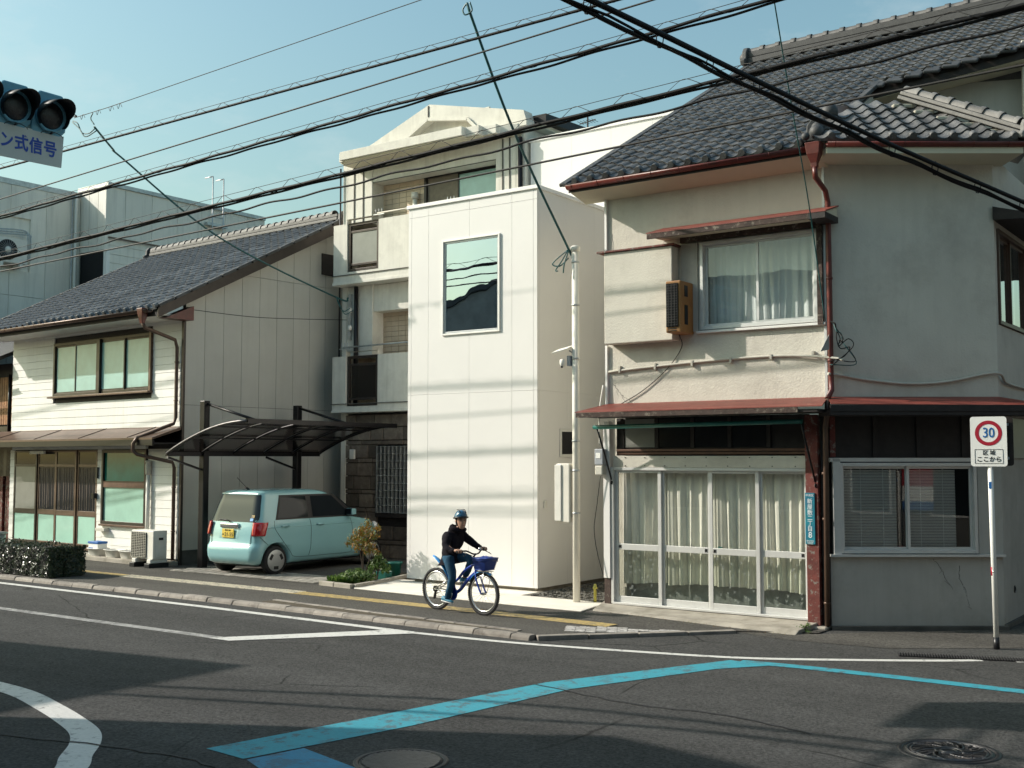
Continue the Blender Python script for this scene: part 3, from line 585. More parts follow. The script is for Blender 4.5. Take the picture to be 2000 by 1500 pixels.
MB().obox(c0 + cd * 1.15 - cn * .55 + V(0, 0, 7.05), cd, cn, V(0, 0, 1), 1.25, .04, .95).build('upper_wall', 'stucco_low', hs)
MB().obox(c0 + cd * 4.2 - cn * .25 + V(0, 0, 7.3), cd, cn, V(0, 0, 1), 2.0, .05, 1.2).build('upper_wall', 'stucco', hs)
# skirt roof over the cut corner
sk_run, sk_z0, sk_z1 = 1.45, 6.33, 7.28; sv = (-CN * sk_run + V(0, 0, sk_z1 - sk_z0)).normalized(); SO = CP(-.28, sk_z0 + .03, .58)
def in_skirt(a, b):
    la = 3.0; s_ = b / 1.73
    if s_ > 1.0: return False
    p = SO + CR * a + sv * b
    return p.x > -5.38 and a < 2.86 - s_ * 1.35
MB().quad(CP(-.1, sk_z0 - .01, .58), CP(2.62, sk_z0 - .01, .58), CP(1.25, sk_z1 - .03, -.87), CP(.35, sk_z1 - .03, -.87)).build('skirt_deck', 'wood_dark', hs)
roof_tiles(hs, SO, CR, sv, 3.1, 1.9, in_skirt, 'roof_tile', 70, .265, .235)
ridge(hs, CP(1.35, sk_z1 + .02, -.80), CP(2.52, sk_z0 + .06, .50), 'tile_ridge', .085, .26, .13); oni(hs, CP(2.50, sk_z0 + .02, .52), CN + CR * .8, .75, 'tile_ridge')
MB().quad(CP(2.62, sk_z0, .58), CP(2.9, sk_z0, -.6), CP(2.2, sk_z1, -2.5), CP(1.25, sk_z1, -.87)).build('skirt_deck', 'roof_tile', hs)
for k in range(5): p = CP(1.3 + k * .22, sk_z1 - .12 - k * .155, -.68 + k * .22); MB().obox(p, CR, CN, V(0, 0, 1), .14, .1, .03).build('mortar_patch', 'mortar', hs, .02)
oni(hs, (-5.36, 14.50, 6.40), (.25, -1, 0), .85); MB().ball((-5.33, 14.36, 6.50), .10).build('corner_cap_tile', 'tile_dark', hs); MB().ball((-5.44, 14.24, 6.43), .055).build('corner_cap_tile', 'tile_dark', hs)
MB().ball((-5.40, 15.05, 6.95), .12).build('corner_cap_tile', 'tile_dark', hs)
# rain hopper and red downpipe
HP = V(-5.33, 14.26, 6.30)
MB().loft([[HP + V(x * s, y * s, z) for x, y in ((-.1, -.08), (.1, -.08), (.1, .08), (-.1, .08))] for s, z in ((1.05, .03), (1.0, 0), (.85, -.12), (.45, -.24), (.4, -.30))], True, False).build('rain_hopper', 'red_paint', hs, .008, True)
dp = [HP + V(0, 0, -.28), HP + V(.0, .02, -.42), CP(-.01, 5.78, .10), CP(.03, 5.62, .07), CP(.03, 3.25, .07), CP(.03, 3.10, .08), CP(-.06, 2.98, .20)]
pipe('downpipe', dp, .036, 'red_paint', hs, 12, [CP(.03, 4.6, .07), CP(.03, 3.5, .07)]); pipe('downpipe', [CP(-.06, 2.98, .20), CP(-.07, 2.80, .22), CP(-.07, 2.60, .12), CP(-.07, .0, .05)], .036, 'bronze_brown', hs, 12, [CP(-.07, 2.0, .05), CP(-.07, 1.4, .05), CP(-.07, .3, .05)])
# red sheet awning round the corner
MB().prism([(-8.82, 14.80, 3.02), (-8.95, 14.08, 2.875), (-5.22, 14.08, 2.875), (-5.40, 14.80, 3.02)], (0, 0, -.012)).build('awning_sheet', 'red_roof', hs, 0, True)
MB().prism([CP(0, 3.02), CP(-.12, 2.90, .58), CP(2.66, 2.88, .58), CP(2.28, 3.02)], (0, 0, -.012)).build('awning_sheet', 'red_roof', hs, 0, True)
MB().box(-8.94, -5.55, 14.085, 14.11, 2.79, 2.86).build('awning_fascia', 'wood_old', hs, .004); MB().box(-8.93, -5.3, 14.12, 14.80, 2.80, 2.835).build('awning_soffit', 'wood_dark', hs)
MB().obox(CP(1.25, 2.79, .29), CR, CN, V(0, 0, 1), 1.38, .28, .035).build('awning_soffit', 'wood_dark', hs); MB().obox(CP(1.25, 2.845, .57), CR, CN, V(0, 0, 1), 1.38, .012, .04).build('awning_fascia', 'wood_dark', hs)
MB().prism([(EO.x, EO.y + .02, 3.02), (EO.x + .7, EO.y - .1, 2.88), (EO.x + .7, EO.y + 4, 2.88), (EO.x, EO.y + 4, 3.02)], (0, 0, -.012)).build('awning_sheet', 'red_roof', hs, 0, True)
# shopfront
MB().box(-8.70, -5.70, 14.86, 14.90, 2.24, 2.80).build('transom_panel', 'wood_dark', hs)
for k in range(2): MB().box(-8.66, -5.72, 14.80 - .02 * k, 14.87, 2.255 + .045 * k, 2.29 + .045 * k).build('transom_rail', 'wood_brown', hs, .004)
for k in range(5): MB().box(-8.62 + k * .58, -8.56 + k * .58, 14.83, 14.87, 2.35, 2.78).build('transom_mullion', 'wood_dark', hs)
for k in range(4): MB().box(-8.55 + k * .58, -8.05 + k * .58, 14.845, 14.855, 2.36, 2.78).build('transom_pane', 'grey_glass' if k == 0 else 'dark_pane', hs)  # paler material stands for the one sunlit pane, dark for the shaded rest
MB().box(-8.71, -5.70, 14.765, 14.83, 2.065, 2.235).build('header_panel', 'stucco', hs, .006)
for k in range(9):
    for z in (2.09, 2.21): MB().cyl((-8.5 + k * .33, 14.755, z), (-8.5 + k * .33, 14.77, z), .008, 6).build('screw', 'iron', hs)
MB().box(-8.72, -5.70, 14.76, 14.87, 2.022, 2.062).build('door_head', 'aluminium', hs, .003); MB().box(-8.72, -5.70, 14.74, 14.88, .045, .075).build('door_track', 'aluminium', hs, .003)
MB().box(-8.745, -8.70, 14.75, 14.87, .05, 2.065).build('door_jamb', 'aluminium', hs, .003); MB().box(-5.715, -5.695, 14.75, 14.87, .05, 2.065).build('door_jamb', 'aluminium_white', hs, .003)
MB().box(-8.86, -8.75, 14.73, 14.86, .42, 2.75).build('clad_post', 'white_panel', hs, .004); MB().box(-8.86, -8.755, 14.75, 14.88, -.02, .42).build('post_foot', 'wood_old', hs)
DX = [-8.70, -7.945, -7.165, -6.425, -5.715]
for k in range(4):
    x0, x1 = DX[k], DX[k + 1] + (.02 if k < 3 else 0); y = 14.80 if k % 2 == 0 else 14.835
    if k in (1, 2): y = 14.835 if k == 1 else 14.80
    mb = MB(); w_ = .055
    for a in ((x0, x0 + w_, .075, 2.02), (x1 - w_, x1, .075, 2.02), (x0 + w_, x1 - w_, .075, .165), (x0 + w_, x1 - w_, .845, .935), (x0 + w_, x1 - w_, 1.985, 2.02)): mb.box(a[0], a[1], y, y + .03, a[2], a[3])
    dr = mb.build('sliding_door', 'aluminium', hs, .004)
    B(x0 + w_, x1 - w_, y + .012, y + .017, .165, .845).build('pane', 'glass_etched', dr); B(x0 + w_, x1 - w_, y + .012, y + .017, .935, 1.985).build('pane', 'glass', dr)
    hx = x0 + w_ + .03 if k in (0, 2) else x1 - w_ - .03
    B(hx - .022, hx + .022, y - .004, y + .002, .868, .918).build('handle', 'steel', dr); B(hx - .014, hx + .014, y - .006, y - .003, .876, .91).build('handle_recess', 'black_metal', dr)
    mb = MB()
    for q in range(26):   # cut star pattern in the lower glass
        a = x0 + .1 + random.random() * (x1 - x0 - .2); z = .2 + .024 * q + random.uniform(-.01, .01); s = .018
        mb.bar((a - s, y + .010, z - s), (a + s, y + .010, z + s), .003, .003); mb.bar((a - s, y + .010, z + s), (a + s * .6, y + .010, z - s * .5), .004, .003)
    if k != 1: mb.build('etched_stars', 'etch', dr)
    curtain('curtain', (x0, 15.0, 0), FX, FN, .03, x1 - x0 + .03, .36, 2.05, 'curtain', hs, .03, .17, seed=11 + k, hem=.03)
MB().box(-8.75, -5.6, 15.6, 15.63, 0, 2.8).build('room_back', 'wood_dark', hs); MB().quad((-8.7, 14.87, .06), (-5.7, 14.87, .06), (-5.7, 15.6, .06), (-8.7, 15.6, .06)).build('room_floor', 'concrete_dark', hs)
MB().box(-8.7, -5.7, 15.12, 15.16, .06, .55).build('low_board', 'galv', hs); MB().box(-8.7, -5.7, 15.1, 15.55, 2.3, 2.32).build('room_ceiling', 'wood_dark', hs)
MB().box(-7.05, -6.98, 14.83, 14.85, .94, .955).build('door_latch', 'pot_green', hs)
MB().box(-5.695, -5.52, 14.69, 14.84, -.02, 2.78).build('red_post', 'wood_red', hs, .006); MB().obox((-5.58, 14.72, -.05), (1, .1, 0), (0, 1, 0), (0, 0, 1), .17, .14, .045).build('post_stone', 'concrete', hs, .02)
MB().box(-5.50, -5.42, 14.75, 14.85, -.05, 2.8).build('corner_post', 'wood_dark', hs)
# corner (cut) ground floor
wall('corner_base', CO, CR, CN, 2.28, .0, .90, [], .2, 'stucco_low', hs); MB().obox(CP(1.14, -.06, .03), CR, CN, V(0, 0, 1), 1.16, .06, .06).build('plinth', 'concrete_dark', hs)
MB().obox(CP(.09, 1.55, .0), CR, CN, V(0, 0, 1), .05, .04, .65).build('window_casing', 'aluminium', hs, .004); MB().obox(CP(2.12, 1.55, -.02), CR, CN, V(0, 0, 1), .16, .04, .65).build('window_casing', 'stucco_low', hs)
window(hs, CO, CR, CN, .13, 1.95, .945, 2.14, [1.05], 'aluminium', 'glass', .03, .045); MB().obox(CP(1.14, .92, .03), CR, CN, V(0, 0, 1), 1.15, .05, .015).build('window_sill', 'aluminium', hs)
MB().obox(CP(1.14, 2.18, .01), CR, CN, V(0, 0, 1), 1.14, .03, .025).build('window_head', 'aluminium', hs)
MB().obox(CP(1.14, 2.50, -.06), CR, CN, V(0, 0, 1), 1.14, .05, .30).build('header_boards', 'wood_dark', hs)
for a in (.05, .62, 1.2, 1.8, 2.24): MB().obox(CP(a, 2.50, .0), CR, CN, V(0, 0, 1), .035, .02, .28).build('header_post', 'wood_red' if a < .1 else 'wood_dark', hs)
mb = []
for k in range(52):
    z = .99 + k * .0205
    for a0, a1 in ((.2, .93), (1.08, 1.72)): MB().obox(CP((a0 + a1) / 2, z, -.14), CR, (CN + V(0, 0, .9)).normalized(), V(0, 0, 1), (a1 - a0) / 2, .009, .0012).build('blind_slat', 'blind', hs)
for a in (.45, .75, 1.25, 1.55): MB().obox(CP(a, 1.53, -.125), CR, CN, V(0, 0, 1), .002, .002, .54).build('blind_cord', 'blind', hs)
MB().obox(CP(1.14, 1.5, -.6), CR, CN, V(0, 0, 1), 1.1, .02, .75).build('room_back', 'dark_interior', hs)
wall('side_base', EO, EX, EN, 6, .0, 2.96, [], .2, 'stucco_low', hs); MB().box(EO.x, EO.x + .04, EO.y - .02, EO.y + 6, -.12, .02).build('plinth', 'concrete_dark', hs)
MB().box(EO.x + .001, EO.x + .03, EO.y + .5, EO.y + 2.4, 2.2, 2.75).build('side_transom', 'grey_glass', hs); MB().lathe((EO.x - .01, EO.y + .62, .42), (1, 0, 0), [(.05, 0), (.05, .02), (.035, .02), (.035, .012), (0, .012)], 14).build('wall_vent', 'black_plastic', hs)
# hairline cracks in the stucco
def crack(pts, nrm, parent):
    rg = random.Random(len(pts) * 7 + int(pts[0][2] * 100)); q = []
    for a, b in zip(pts[:-1], pts[1:]):
        a, b = Vector(a), Vector(b)
        for k in range(6): q.append(a.lerp(b, k / 6) + V(rg.uniform(-.008, .008), 0, rg.uniform(-.012, .012)) + Vector(nrm) * .001)
    o = MB().tube(q, [.0032 * (1 - .7 * i / len(q)) for i in range(len(q))], 4).build('wall_crack', 'concrete_dark', parent)
    for i in range(4, len(q), 7): MB().tube([q[i], q[i] + V(rg.uniform(-.06, .06), 0, -.05), q[i] + V(rg.uniform(-.09, .09), 0, -.11)], .0016, 4).build('crack_branch', 'concrete_dark', o)
crack([(-8.72, 14.8, 3.32), (-8.62, 14.8, 3.2), (-8.55, 14.8, 3.12), (-8.45, 14.8, 3.08), (-8.38, 14.8, 2.98)], FN, hs)
crack([CP(1.35, .88), CP(1.47, .72), CP(1.5, .62), CP(1.62, .45)], CN, hs); crack([CP(1.70, .78), CP(1.69, .62), CP(1.76, .5), CP(1.80, .33), CP(1.84, .2)], CN, hs); crack([(-8.72, 14.8, 5.6), (-8.7, 14.8, 5.2)], FN, hs)
# conduits
pipe('conduit', smooth([(-8.78, 14.77, 3.50), (-8.0, 14.77, 3.545), (-7.0, 14.77, 3.59), (-6.0, 14.77, 3.60), (-5.3, 14.72, 3.53), (-5.15, 14.70, 3.49)]), .018, 'conduit', hs, 8)
for k in range(6): MB().box(-8.6 + k * .6, -8.57 + k * .6, 14.745, 14.80, 3.48 + .02 * k, 3.58 + .012 * k).build('conduit_clip', 'conduit', hs)
pipe('conduit', smooth([CP(-.02, 3.32, .1), CP(.2, 3.30, .03), CP(.55, 3.24, .03), CP(1.1, 3.19, .03), CP(1.6, 3.22, .03), CP(2.1, 3.32, .03), CP(2.3, 3.32, .03), EO + V(.03, .4, 3.22), EO + V(.03, 2, 3.2)]), .018, 'conduit', hs, 8)
# ---- things fixed to the corner house
t = thing('window_air_conditioner', 'orange brown window air conditioner with black grille beside the upstairs window', 'air conditioner', (-7.4, 14.5, 3.97))
MB().box(-7.60, -7.365, 14.38, 14.80, 3.98, 4.72).build('casing', 'panel_orange', t, .015); MB().box(-7.585, -7.40, 14.362, 14.383, 4.06, 4.68).build('grille_back', 'black_metal', t)
for k in range(16): MB().box(-7.58, -7.405, 14.352, 14.368, 4.08 + k * .038, 4.086 + k * .038).build('grille_bar', 'iron', t)
for k in range(3): MB().box(-7.545 + k * .05, -7.54 + k * .05, 14.35, 14.36, 4.06, 4.68).build('grille_bar', 'iron', t)
for z0, z1 in ((4.1, 4.38), (4.5, 4.66)): MB().box(-7.37, -7.36, 14.50, 14.60, z0, z1).build('side_vent', 'black_metal', t)
for z in (4.0, 4.03): MB().box(-7.57, -7.43, 14.375, 14.384, z, z + .012).build('drain_slot', 'wood_dark', t)
tag(MB().tube(smooth([(-7.5, 14.6, 3.97), (-7.55, 14.76, 3.8), (-7.8, 14.78, 3.5), (-8.2, 14.78, 3.2), (-8.6, 14.78, 3.0)]), .007, 5).build('drain_hose', 'cable_grey'), 'thin grey hose hanging from the orange window air conditioner across the stucco', 'hose')
t = thing('address_plate', 'teal street address plate with white vertical writing on the red wooden post', 'sign', (-5.63, 14.67, 1.06))
MB().box(-5.70, -5.565, 14.672, 14.688, 1.06, 1.74).build('plate', 'plate_teal', t, .004)
for ch, z, s in (('中央区', 1.705, .038), ('新', 1.625, .075), ('屋', 1.55, .075), ('敷', 1.475, .075), ('二', 1.405, .075), ('丁', 1.335, .075), ('目', 1.26, .075), ('8', 1.18, .11), ('Shinyashiki', 1.105, .024), ('2-chome', 1.085, .024), ('Chuo-ku', 1.068, .02)):
    text('lettering', ch, s, frame((-5.632, 14.671, z), (1, 0, 0), (0, 0, 1)), 'text_white', t)
t = thing('roller_awning', 'rolled-up dark green awning on black folding arms above the sliding doors', 'awning', (-7.2, 14.4, 2.6))
MB().cyl((-8.80, 14.36, 2.655), (-5.6, 14.36, 2.685), .032, 10).build('roll', 'pot_green', t); 
for x in (-8.76, -5.62):
    MB().tube([(x, 14.38, 2.66), (x + .02, 14.55, 2.3), (x + .06, 14.70, 1.88)], .014, 6).build('arm', 'black_metal', t); MB().lathe((x + .06, 14.69, 1.84), (1, 0, 0), [(.03, 0), (.03, .012)], 10).build('hook', 'black_metal', t)
t = thing('electricity_meter', 'grey electricity meter in a clear case on the left corner of the shopfront', 'meter', (-8.9, 14.7, 1.9))
MB().box(-8.95, -8.80, 14.62, 14.74, 2.10, 2.34).build('case', 'plastic_clear', t, .015); MB().box(-8.93, -8.80, 14.60, 14.73, 1.95, 2.09).build('terminal_box', 'plastic_beige', t, .015); MB().box(-8.92, -8.84, 14.615, 14.622, 2.2, 2.28).build('dial', 'sign_white', t)
tag(MB().tube(smooth([(-8.86, 14.74, 3.3), (-8.9, 14.70, 2.9), (-8.89, 14.68, 2.4)]), .012, 6).build('meter_cable', 'plastic_white'), 'white cable running down the house corner to the electricity meter', 'cable')
tag(MB().tube(smooth([(-8.88, 14.68, 1.93), (-8.95, 14.69, 1.5), (-9.0, 14.69, 1.15), (-8.95, 14.69, .8), (-8.85, 14.70, .45)]), .007, 5).build('loose_wire', 'black_plastic'), 'thin dark wire drooping from the electricity meter beside the white post', 'wire')
t = thing('wire_bracket', 'small rusty wire bracket with tangled leads on the red downpipe', 'bracket', (-5.4, 14.7, 3.5))
p0 = CP(-.16, 3.60, .25); MB().prism([p0, CP(.0, 3.84, .1), CP(.0, 3.64, .1)], CN * .02).build('bracket_plate', 'galv', t, 0, True)
for sd, m in ((1, 'cable_black'), (2, 'cable_green'), (3, 'cable_black'), (4, 'cable_grey')):
    rg = random.Random(sd); pts = [CP(.02, 4.02, .12)]; 
    for k in range(6): pts.append(CP(.06 + .05 * k * rg.uniform(.3, 1.1), 3.98 - k * rg.uniform(.05, .11), .12 + rg.uniform(0, .1)))
    pts.append(CP(.0, 3.36 + .04 * sd, .12)); MB().tube(smooth(pts), .007, 5).build('lead', m, t)
# ---------------------------------------------------------------- white panel house
wh = thing('white_house', 'modern white box house clad in smooth panels between the corner house and the car', 'house', (-12, 15.5, 0))
MB().box(-13.34, -10.64, 15.56, 19.0, .075, 6.62).build('core', 'white_trim', wh); MB().box(-13.30, -10.66, 15.60, 19.0, -.05, .08).build('foundation', 'concrete', wh)
def panels(name, o, u, n, xs, zs, m, parent, gap=.005, th=.05, hole=None, bev=.003):
    o, u, n = Vector(o), Vector(u), Vector(n)
    for i in range(len(xs) - 1):
        for j in range(len(zs) - 1):
            rects = [(xs[i], xs[i + 1], zs[j], zs[j + 1])]
            if hole:
                out = []
                for a0, a1, b0, b1 in rects:
                    h0, h1, k0, k1 = hole
                    if h0 >= a1 or h1 <= a0 or k0 >= b1 or k1 <= b0: out.append((a0, a1, b0, b1)); continue
                    if k0 > b0: out.append((a0, a1, b0, k0))
                    if k1 < b1: out.append((a0, a1, k1, b1))
                    c0, c1 = max(b0, k0), min(b1, k1)
                    if h0 > a0: out.append((a0, h0, c0, c1))
                    if h1 < a1: out.append((h1, a1, c0, c1))
                rects = out
            for q, (a0, a1, b0, b1) in enumerate(rects):
                g0 = gap if a0 == xs[i] else 0; g1 = gap if a1 == xs[i + 1] else 0; gz0 = gap if b0 == zs[j] else 0; gz1 = gap if b1 == zs[j + 1] else 0
                c = o + u * ((a0 + g0 + a1 - g1) / 2) + V(0, 0, (b0 + gz0 + b1 - gz1) / 2) - n * th / 2
                MB().obox(c, u, n, V(0, 0, 1), (a1 - a0 - g0 - g1) / 2, th / 2, (b1 - b0 - gz0 - gz1) / 2).build(name, m, parent, bev if len(rects) == 1 else 0)
WH = (.80, 2.06, 4.35, 6.035)
panels('wall_panel', (-13.40, 15.5, 0), FX, FN, [.0, .075, .47, 1.39, 2.30, 2.74, 2.82], [.075, 3.325, 6.53, 6.70], 'white_panel', wh, .002, .05, WH, .002)
panels('wall_panel', (-10.58, 15.5, 0), (0, 1, 0), (1, 0, 0), [.052, .90, 1.82, 2.74, 3.5], [.075, 3.325, 6.70], 'white_panel', wh, .0006, .05, None, .0008)
MB().box(-13.43, -10.55, 15.47, 15.60, 6.70, 6.765).build('coping', 'white_trim', wh, .006); MB().box(-10.66, -10.55, 15.601, 19.0, 6.70, 6.765).build('coping', 'white_trim', wh, .006); MB().box(-13.43, -13.32, 15.601, 19, 6.70, 6.765).build('coping', 'white_trim', wh, .006)
mb = MB(); P = lambda a, z, d: V(-13.40 + a, 15.5 + d, z); fr(mb, P, .80, 2.06, 4.35, 6.035, .028, -.03, .04); f = mb.build('window', 'aluminium_white', wh, .003, True)
mb = MB(); fr(mb, P, .828, 2.032, 4.378, 6.007, .035, -.005, .035); mb.build('sash', 'alu_grey', f, .003, True)
MB().quad(P(.862, 4.412, .012), P(1.998, 4.412, .012), P(1.998, 5.973, .012), P(.862, 5.973, .012)).build('pane', 'glass_mirror', f)
MB().quad(P(.8, 4.3, .055), P(2.06, 4.3, .055), P(2.06, 6.1, .055), P(.8, 6.1, .055)).build('room_back', 'dark_interior', wh)
MB().box(-10.575, -10.555, 16.15, 16.62, 2.22, 2.70).build('side_window', 'aluminium_white', wh, .004); MB().box(-10.56, -10.548, 16.20, 16.57, 2.27, 2.65).build('side_window_pane', 'dark_interior', wh)
MB().box(-10.575, -10.545, 15.66, 15.74, 1.38, 1.50).build('wall_socket', 'plastic_white', wh, .006)
# taller rear volume
MB().box(-13.10, -8.4, 19.06, 25, -.05, 8.66).build('rear_core', 'white_trim', wh); MB().box(-13.16, -8.35, 18.97, 25.0, 8.70, 8.77).build('rear_coping', 'white_trim', wh, .006)
panels('wall_panel', (-13.13, 19.0, 0), FX, FN, [0, .06, 1.0, 1.92, 2.84, 3.76, 4.7], [.1, 3.4, 6.2, 8.70], 'white_panel', wh, .0012, .05, None, .0012)
# ---------------------------------------------------------------- three storey concrete building
tb = thing('apartment_building', 'three storey pale concrete building with stepped canopy, gable parapet and tiled balconies', 'building', (-16, 19, 0))
Y0 = 18.9
MB().box(-18.2, -13.2, 19.98, 26, 0, 9.2).build('core', 'concrete_wall', tb)
MB().box(-18.34, -18.2, 18.9, 26, 0, 9.0).build('left_wall', 'concrete_wall', tb); MB().box(-13.42, -13.2, 18.9, 26, 0, 9.0).build('right_wall', 'concrete_wall', tb)
for (zb, zt, slab, op) in ((6.17, 7.51, 6.12, (6.40, 7.51)), (3.25, 4.49, 3.22, (3.36, 4.49))):
    MB().box(-18.36, -13.25, 18.58, 20.0, slab, zb + .02).build('balcony_slab', 'concrete_wall', tb, .01)
    wall('balcony_parapet', (-18.34, 18.6, 0), FX, FN, 5.1, zb + .02, zt, [(.42, 1.38, op[0], zt + .1)], .14, 'concrete_wall', tb)
    MB().box(-18.36, -13.25, 18.575, 18.6, zb + .16, zb + .175).build('parapet_drip', 'concrete_dark', tb); MB().box(-18.34, -18.2, 18.74, 18.9, zb, zt).build('balcony_return', 'concrete_wall', tb)
    mb = MB(); P = lambda a, z, d: V(-18.34 + a, 18.6 + d, z); fr(mb, P, .44, 1.36, op[0] + .01, zt - .0, .06, .03, .09)
    for z in (op[0] + .14, zt - .22): mb.box(-18.34 + .5, -18.34 + 1.3, 18.64, 18.68, z, z + .05)
    rl = mb.build('balcony_screen', 'bronze', tb, .004, True); MB().box(-17.80, -17.06, 18.655, 18.67, op[0] + .19, zt - .22).build('screen_panel', 'grey_glass' if zb > 5 else 'smoke', rl)  # upper panel pale as if sunlit, lower dark as if shaded, by material
    MB().box(-18.2, -13.4, 19.30, 19.98, zb, zb + 2.85).build('loggia_grout', 'grout', tb)
    st = MB()   # small wall tiles with joints, about six pixels high each: joined
    for r_ in range(24):
        for c_ in range(23):
            x = -18.18 + c_ * .205; z = zb + .1 + r_ * .115
            if zb > 5 and -16.22 < x < -14.0 and z < 8.52: continue
            rr = random.random()
            st.box(x, x + .195, 19.285, 19.302, z, z + .105)
    stuff(st.build('wall_tiles', 'brick_tile', tb))
MB().box(-18.23, -17.44, 18.9, 19.9, 7.51, 9.0).build('column', 'concrete_wall', tb, .01); MB().box(-13.95, -13.43, 18.9, 19.9, 7.51, 9.0).build('column', 'concrete_wall', tb, .01)
MB().box(-18.23, -17.42, 18.92, 19.9, 4.49, 6.12).build('column', 'concrete_wall', tb, .01)
for x in (-18.0, -17.72, -13.78, -13.6): MB().box(x, x + .03, 18.885, 18.905, 7.55, 8.85).build('column_groove', 'concrete_dark', tb)
MB().box(-17.44, -13.95, 18.92, 19.29, 8.45, 8.98).build('lintel', 'concrete_wall', tb, .01); MB().box(-17.42, -13.4, 18.95, 19.28, 5.50, 6.11).build('lintel', 'concrete_wall', tb, .01)
MB().box(-17.44, -13.95, 18.91, 18.93, 8.445, 8.46).build('lintel_drip', 'concrete_dark', tb)
window(tb, (-16.20, 19.28, 0), FX, FN, .0, 2.2, 6.6, 8.50, [.95], 'black_metal', 'frost_glass', -.0, .07)
MB().cyl((-16.42, 19.2, 6.3), (-16.42, 19.2, 8.12), .055, 12).build('vent_pipe', 'plastic_white', tb); MB().cyl((-16.42, 19.2, 8.0), (-16.42, 19.2, 8.14), .085, 12).build('vent_cap', 'plastic_white', tb)
# stepped canopy and gable parapet
cz = (8.89, 9.07)
plan = [(-18.05, 18.50), (-17.98, 18.50), (-17.98, 18.38), (-17.85, 18.38), (-17.85, 18.26), (-14.36, 18.26), (-14.36, 18.40), (-14.02, 18.40), (-14.02, 18.54), (-13.68, 18.54), (-13.68, 18.68), (-13.30, 18.78), (-13.22, 18.95), (-13.22, 19.9), (-18.05, 19.9)]
MB().prism([(x, y, cz[0]) for x, y in plan], (0, 0, .19)).build('canopy', 'concrete_wall', tb, .006, True)
MB().prism([(x * .985 - .235, y + .05, cz[0] - .03) for x, y in plan], (0, 0, .028)).build('canopy_soffit', 'soffit', tb, 0, True)
ga = [(-18.0, 9.08), (-15.66, 9.92), (-13.17, 9.34), (-13.10, 9.12), (-13.10, 9.02), (-18.0, 9.02)]
for ga in ([(-18.0, 9.08), (-15.68, 9.915), (-15.70, 9.58), (-16.62, 9.10), (-16.62, 9.02), (-18, 9.02)], [(-15.68, 9.915), (-13.17, 9.34), (-13.10, 9.12), (-13.10, 9.02), (-14.3, 9.02), (-14.3, 9.10), (-14.6, 9.40), (-15.70, 9.58)]): MB().prism([(x, 18.80, z) for x, z in ga], (0, .3, 0)).build('gable_parapet', 'concrete_wall', tb, 0, True)
nc = [(-16.62, 9.10), (-15.70, 9.58), (-14.6, 9.40), (-14.3, 9.10)]
MB().box(-16.7, -14.2, 19.0, 19.05, 9.0, 9.65).build('gable_niche', 'concrete_wall', tb)
mb = MB()
for a, b in zip(nc[:-1], nc[1:]): mb.bar((a[0], 18.77, a[1]), (b[0], 18.77, b[1]), .07, .05, (0, 1, 0))
mb.build('gable_moulding', 'concrete_wall', tb); MB().box(-15.715, -15.69, 18.785, 18.80, 9.58, 9.88).build('gable_joint', 'concrete_dark', tb)
MB().prism([(-18.0, 19.1, 9.0), (-15.66, 19.1, 9.8), (-13.2, 19.1, 9.2)], (0, 7, 0)).build('roof', 'tile_dark', tb, 0, True)
MB().prism([(-13.35, 19.15, 9.3), (-13.35, 19.15, 9.12), (-12.75, 25, 9.12), (-12.75, 25, 9.3)], (.5, 0, 0)).build('side_eave', 'black_metal', tb, 0, True); MB().box(-13.2, -12.95, 19.2, 25, 9.02, 9.11).build('side_soffit', 'soffit', tb)
pipe('downpipe', [(-13.28, 18.84, 3.0), (-13.28, 18.84, 8.8)], .05, 'black_metal', tb); pipe('downpipe', [(-18.38, 18.85, 4.5), (-18.38, 18.85, 8.9)], .02, 'black_metal', tb, 6); pipe('downpipe', [(-17.86, 18.85, 3.3), (-17.86, 18.85, 6.1)], .05, 'black_metal', tb, 8); 
MB().box(-18.12, -18.04, 18.86, 18.92, 4.9, 5.95).build('cable_bracket', 'galv', tb); 
for z in (5.1, 5.5): MB().lathe((-18.0, 18.8, z), (0, 0, 1), [(.02, 0), (.05, .02), (.05, .1), (.03, .12)], 10).build('insulator', 'plastic_white', tb)
# rough stone ground floor
MB().box(-18.30, -13.4, 18.99, 19.1, 0, 3.2).build('ground_wall', 'wood_dark', tb)
z = 0; k = 0
while z < 3.15:
    hgt = (.30, .10, .30, .30, .10)[k % 5]; x = -18.30 + random.uniform(-.2, 0)
    while x < -15.6:
        l = random.uniform(.32, .62) if hgt > .2 else random.uniform(.4, .9); x0, x1 = max(x, -18.30), min(x + l, -15.6); zz1 = min(z + hgt, 3.18)
        if x1 - x0 > .05 and not (x1 > -17.26 and z + hgt > .98 and z < 2.5): MB().box(x0 + .008, x1 - .008, 18.93 - random.uniform(0, .035), 19.0, z + .008, zz1 - .008).build('stone_block', 'stone', tb, .012)
        elif x0 < -17.26 and x1 > -17.26: MB().box(x0 + .008, -17.27, 18.92, 19.0, z + .008, zz1 - .008).build('stone_block', 'stone', tb, .012)
        x += l
    z += hgt; k += 1
MB().box(-17.25, -15.9, 18.97, 19.0, .98, 2.50).build('lattice_back', 'dark_interior', tb); mb = MB()
for k in range(12): MB().box(-17.22 + k * .115, -17.205 + k * .115, 18.86, 18.97, 1.0, 2.47).build('lattice_fin', 'galv', tb)
for k in range(10): MB().box(-17.23, -15.9, 18.87, 18.965, 1.0 + k * .162, 1.012 + k * .162).build('lattice_shelf', 'galv', tb)
MB().box(-17.26, -15.9, 18.88, 18.99, .90, .985).build('lattice_sill', 'wood_dark', tb); MB().box(-18.02, -17.88, 18.84, 18.9, 2.18, 2.40).build('intercom_box', 'plastic_white', tb, .01)
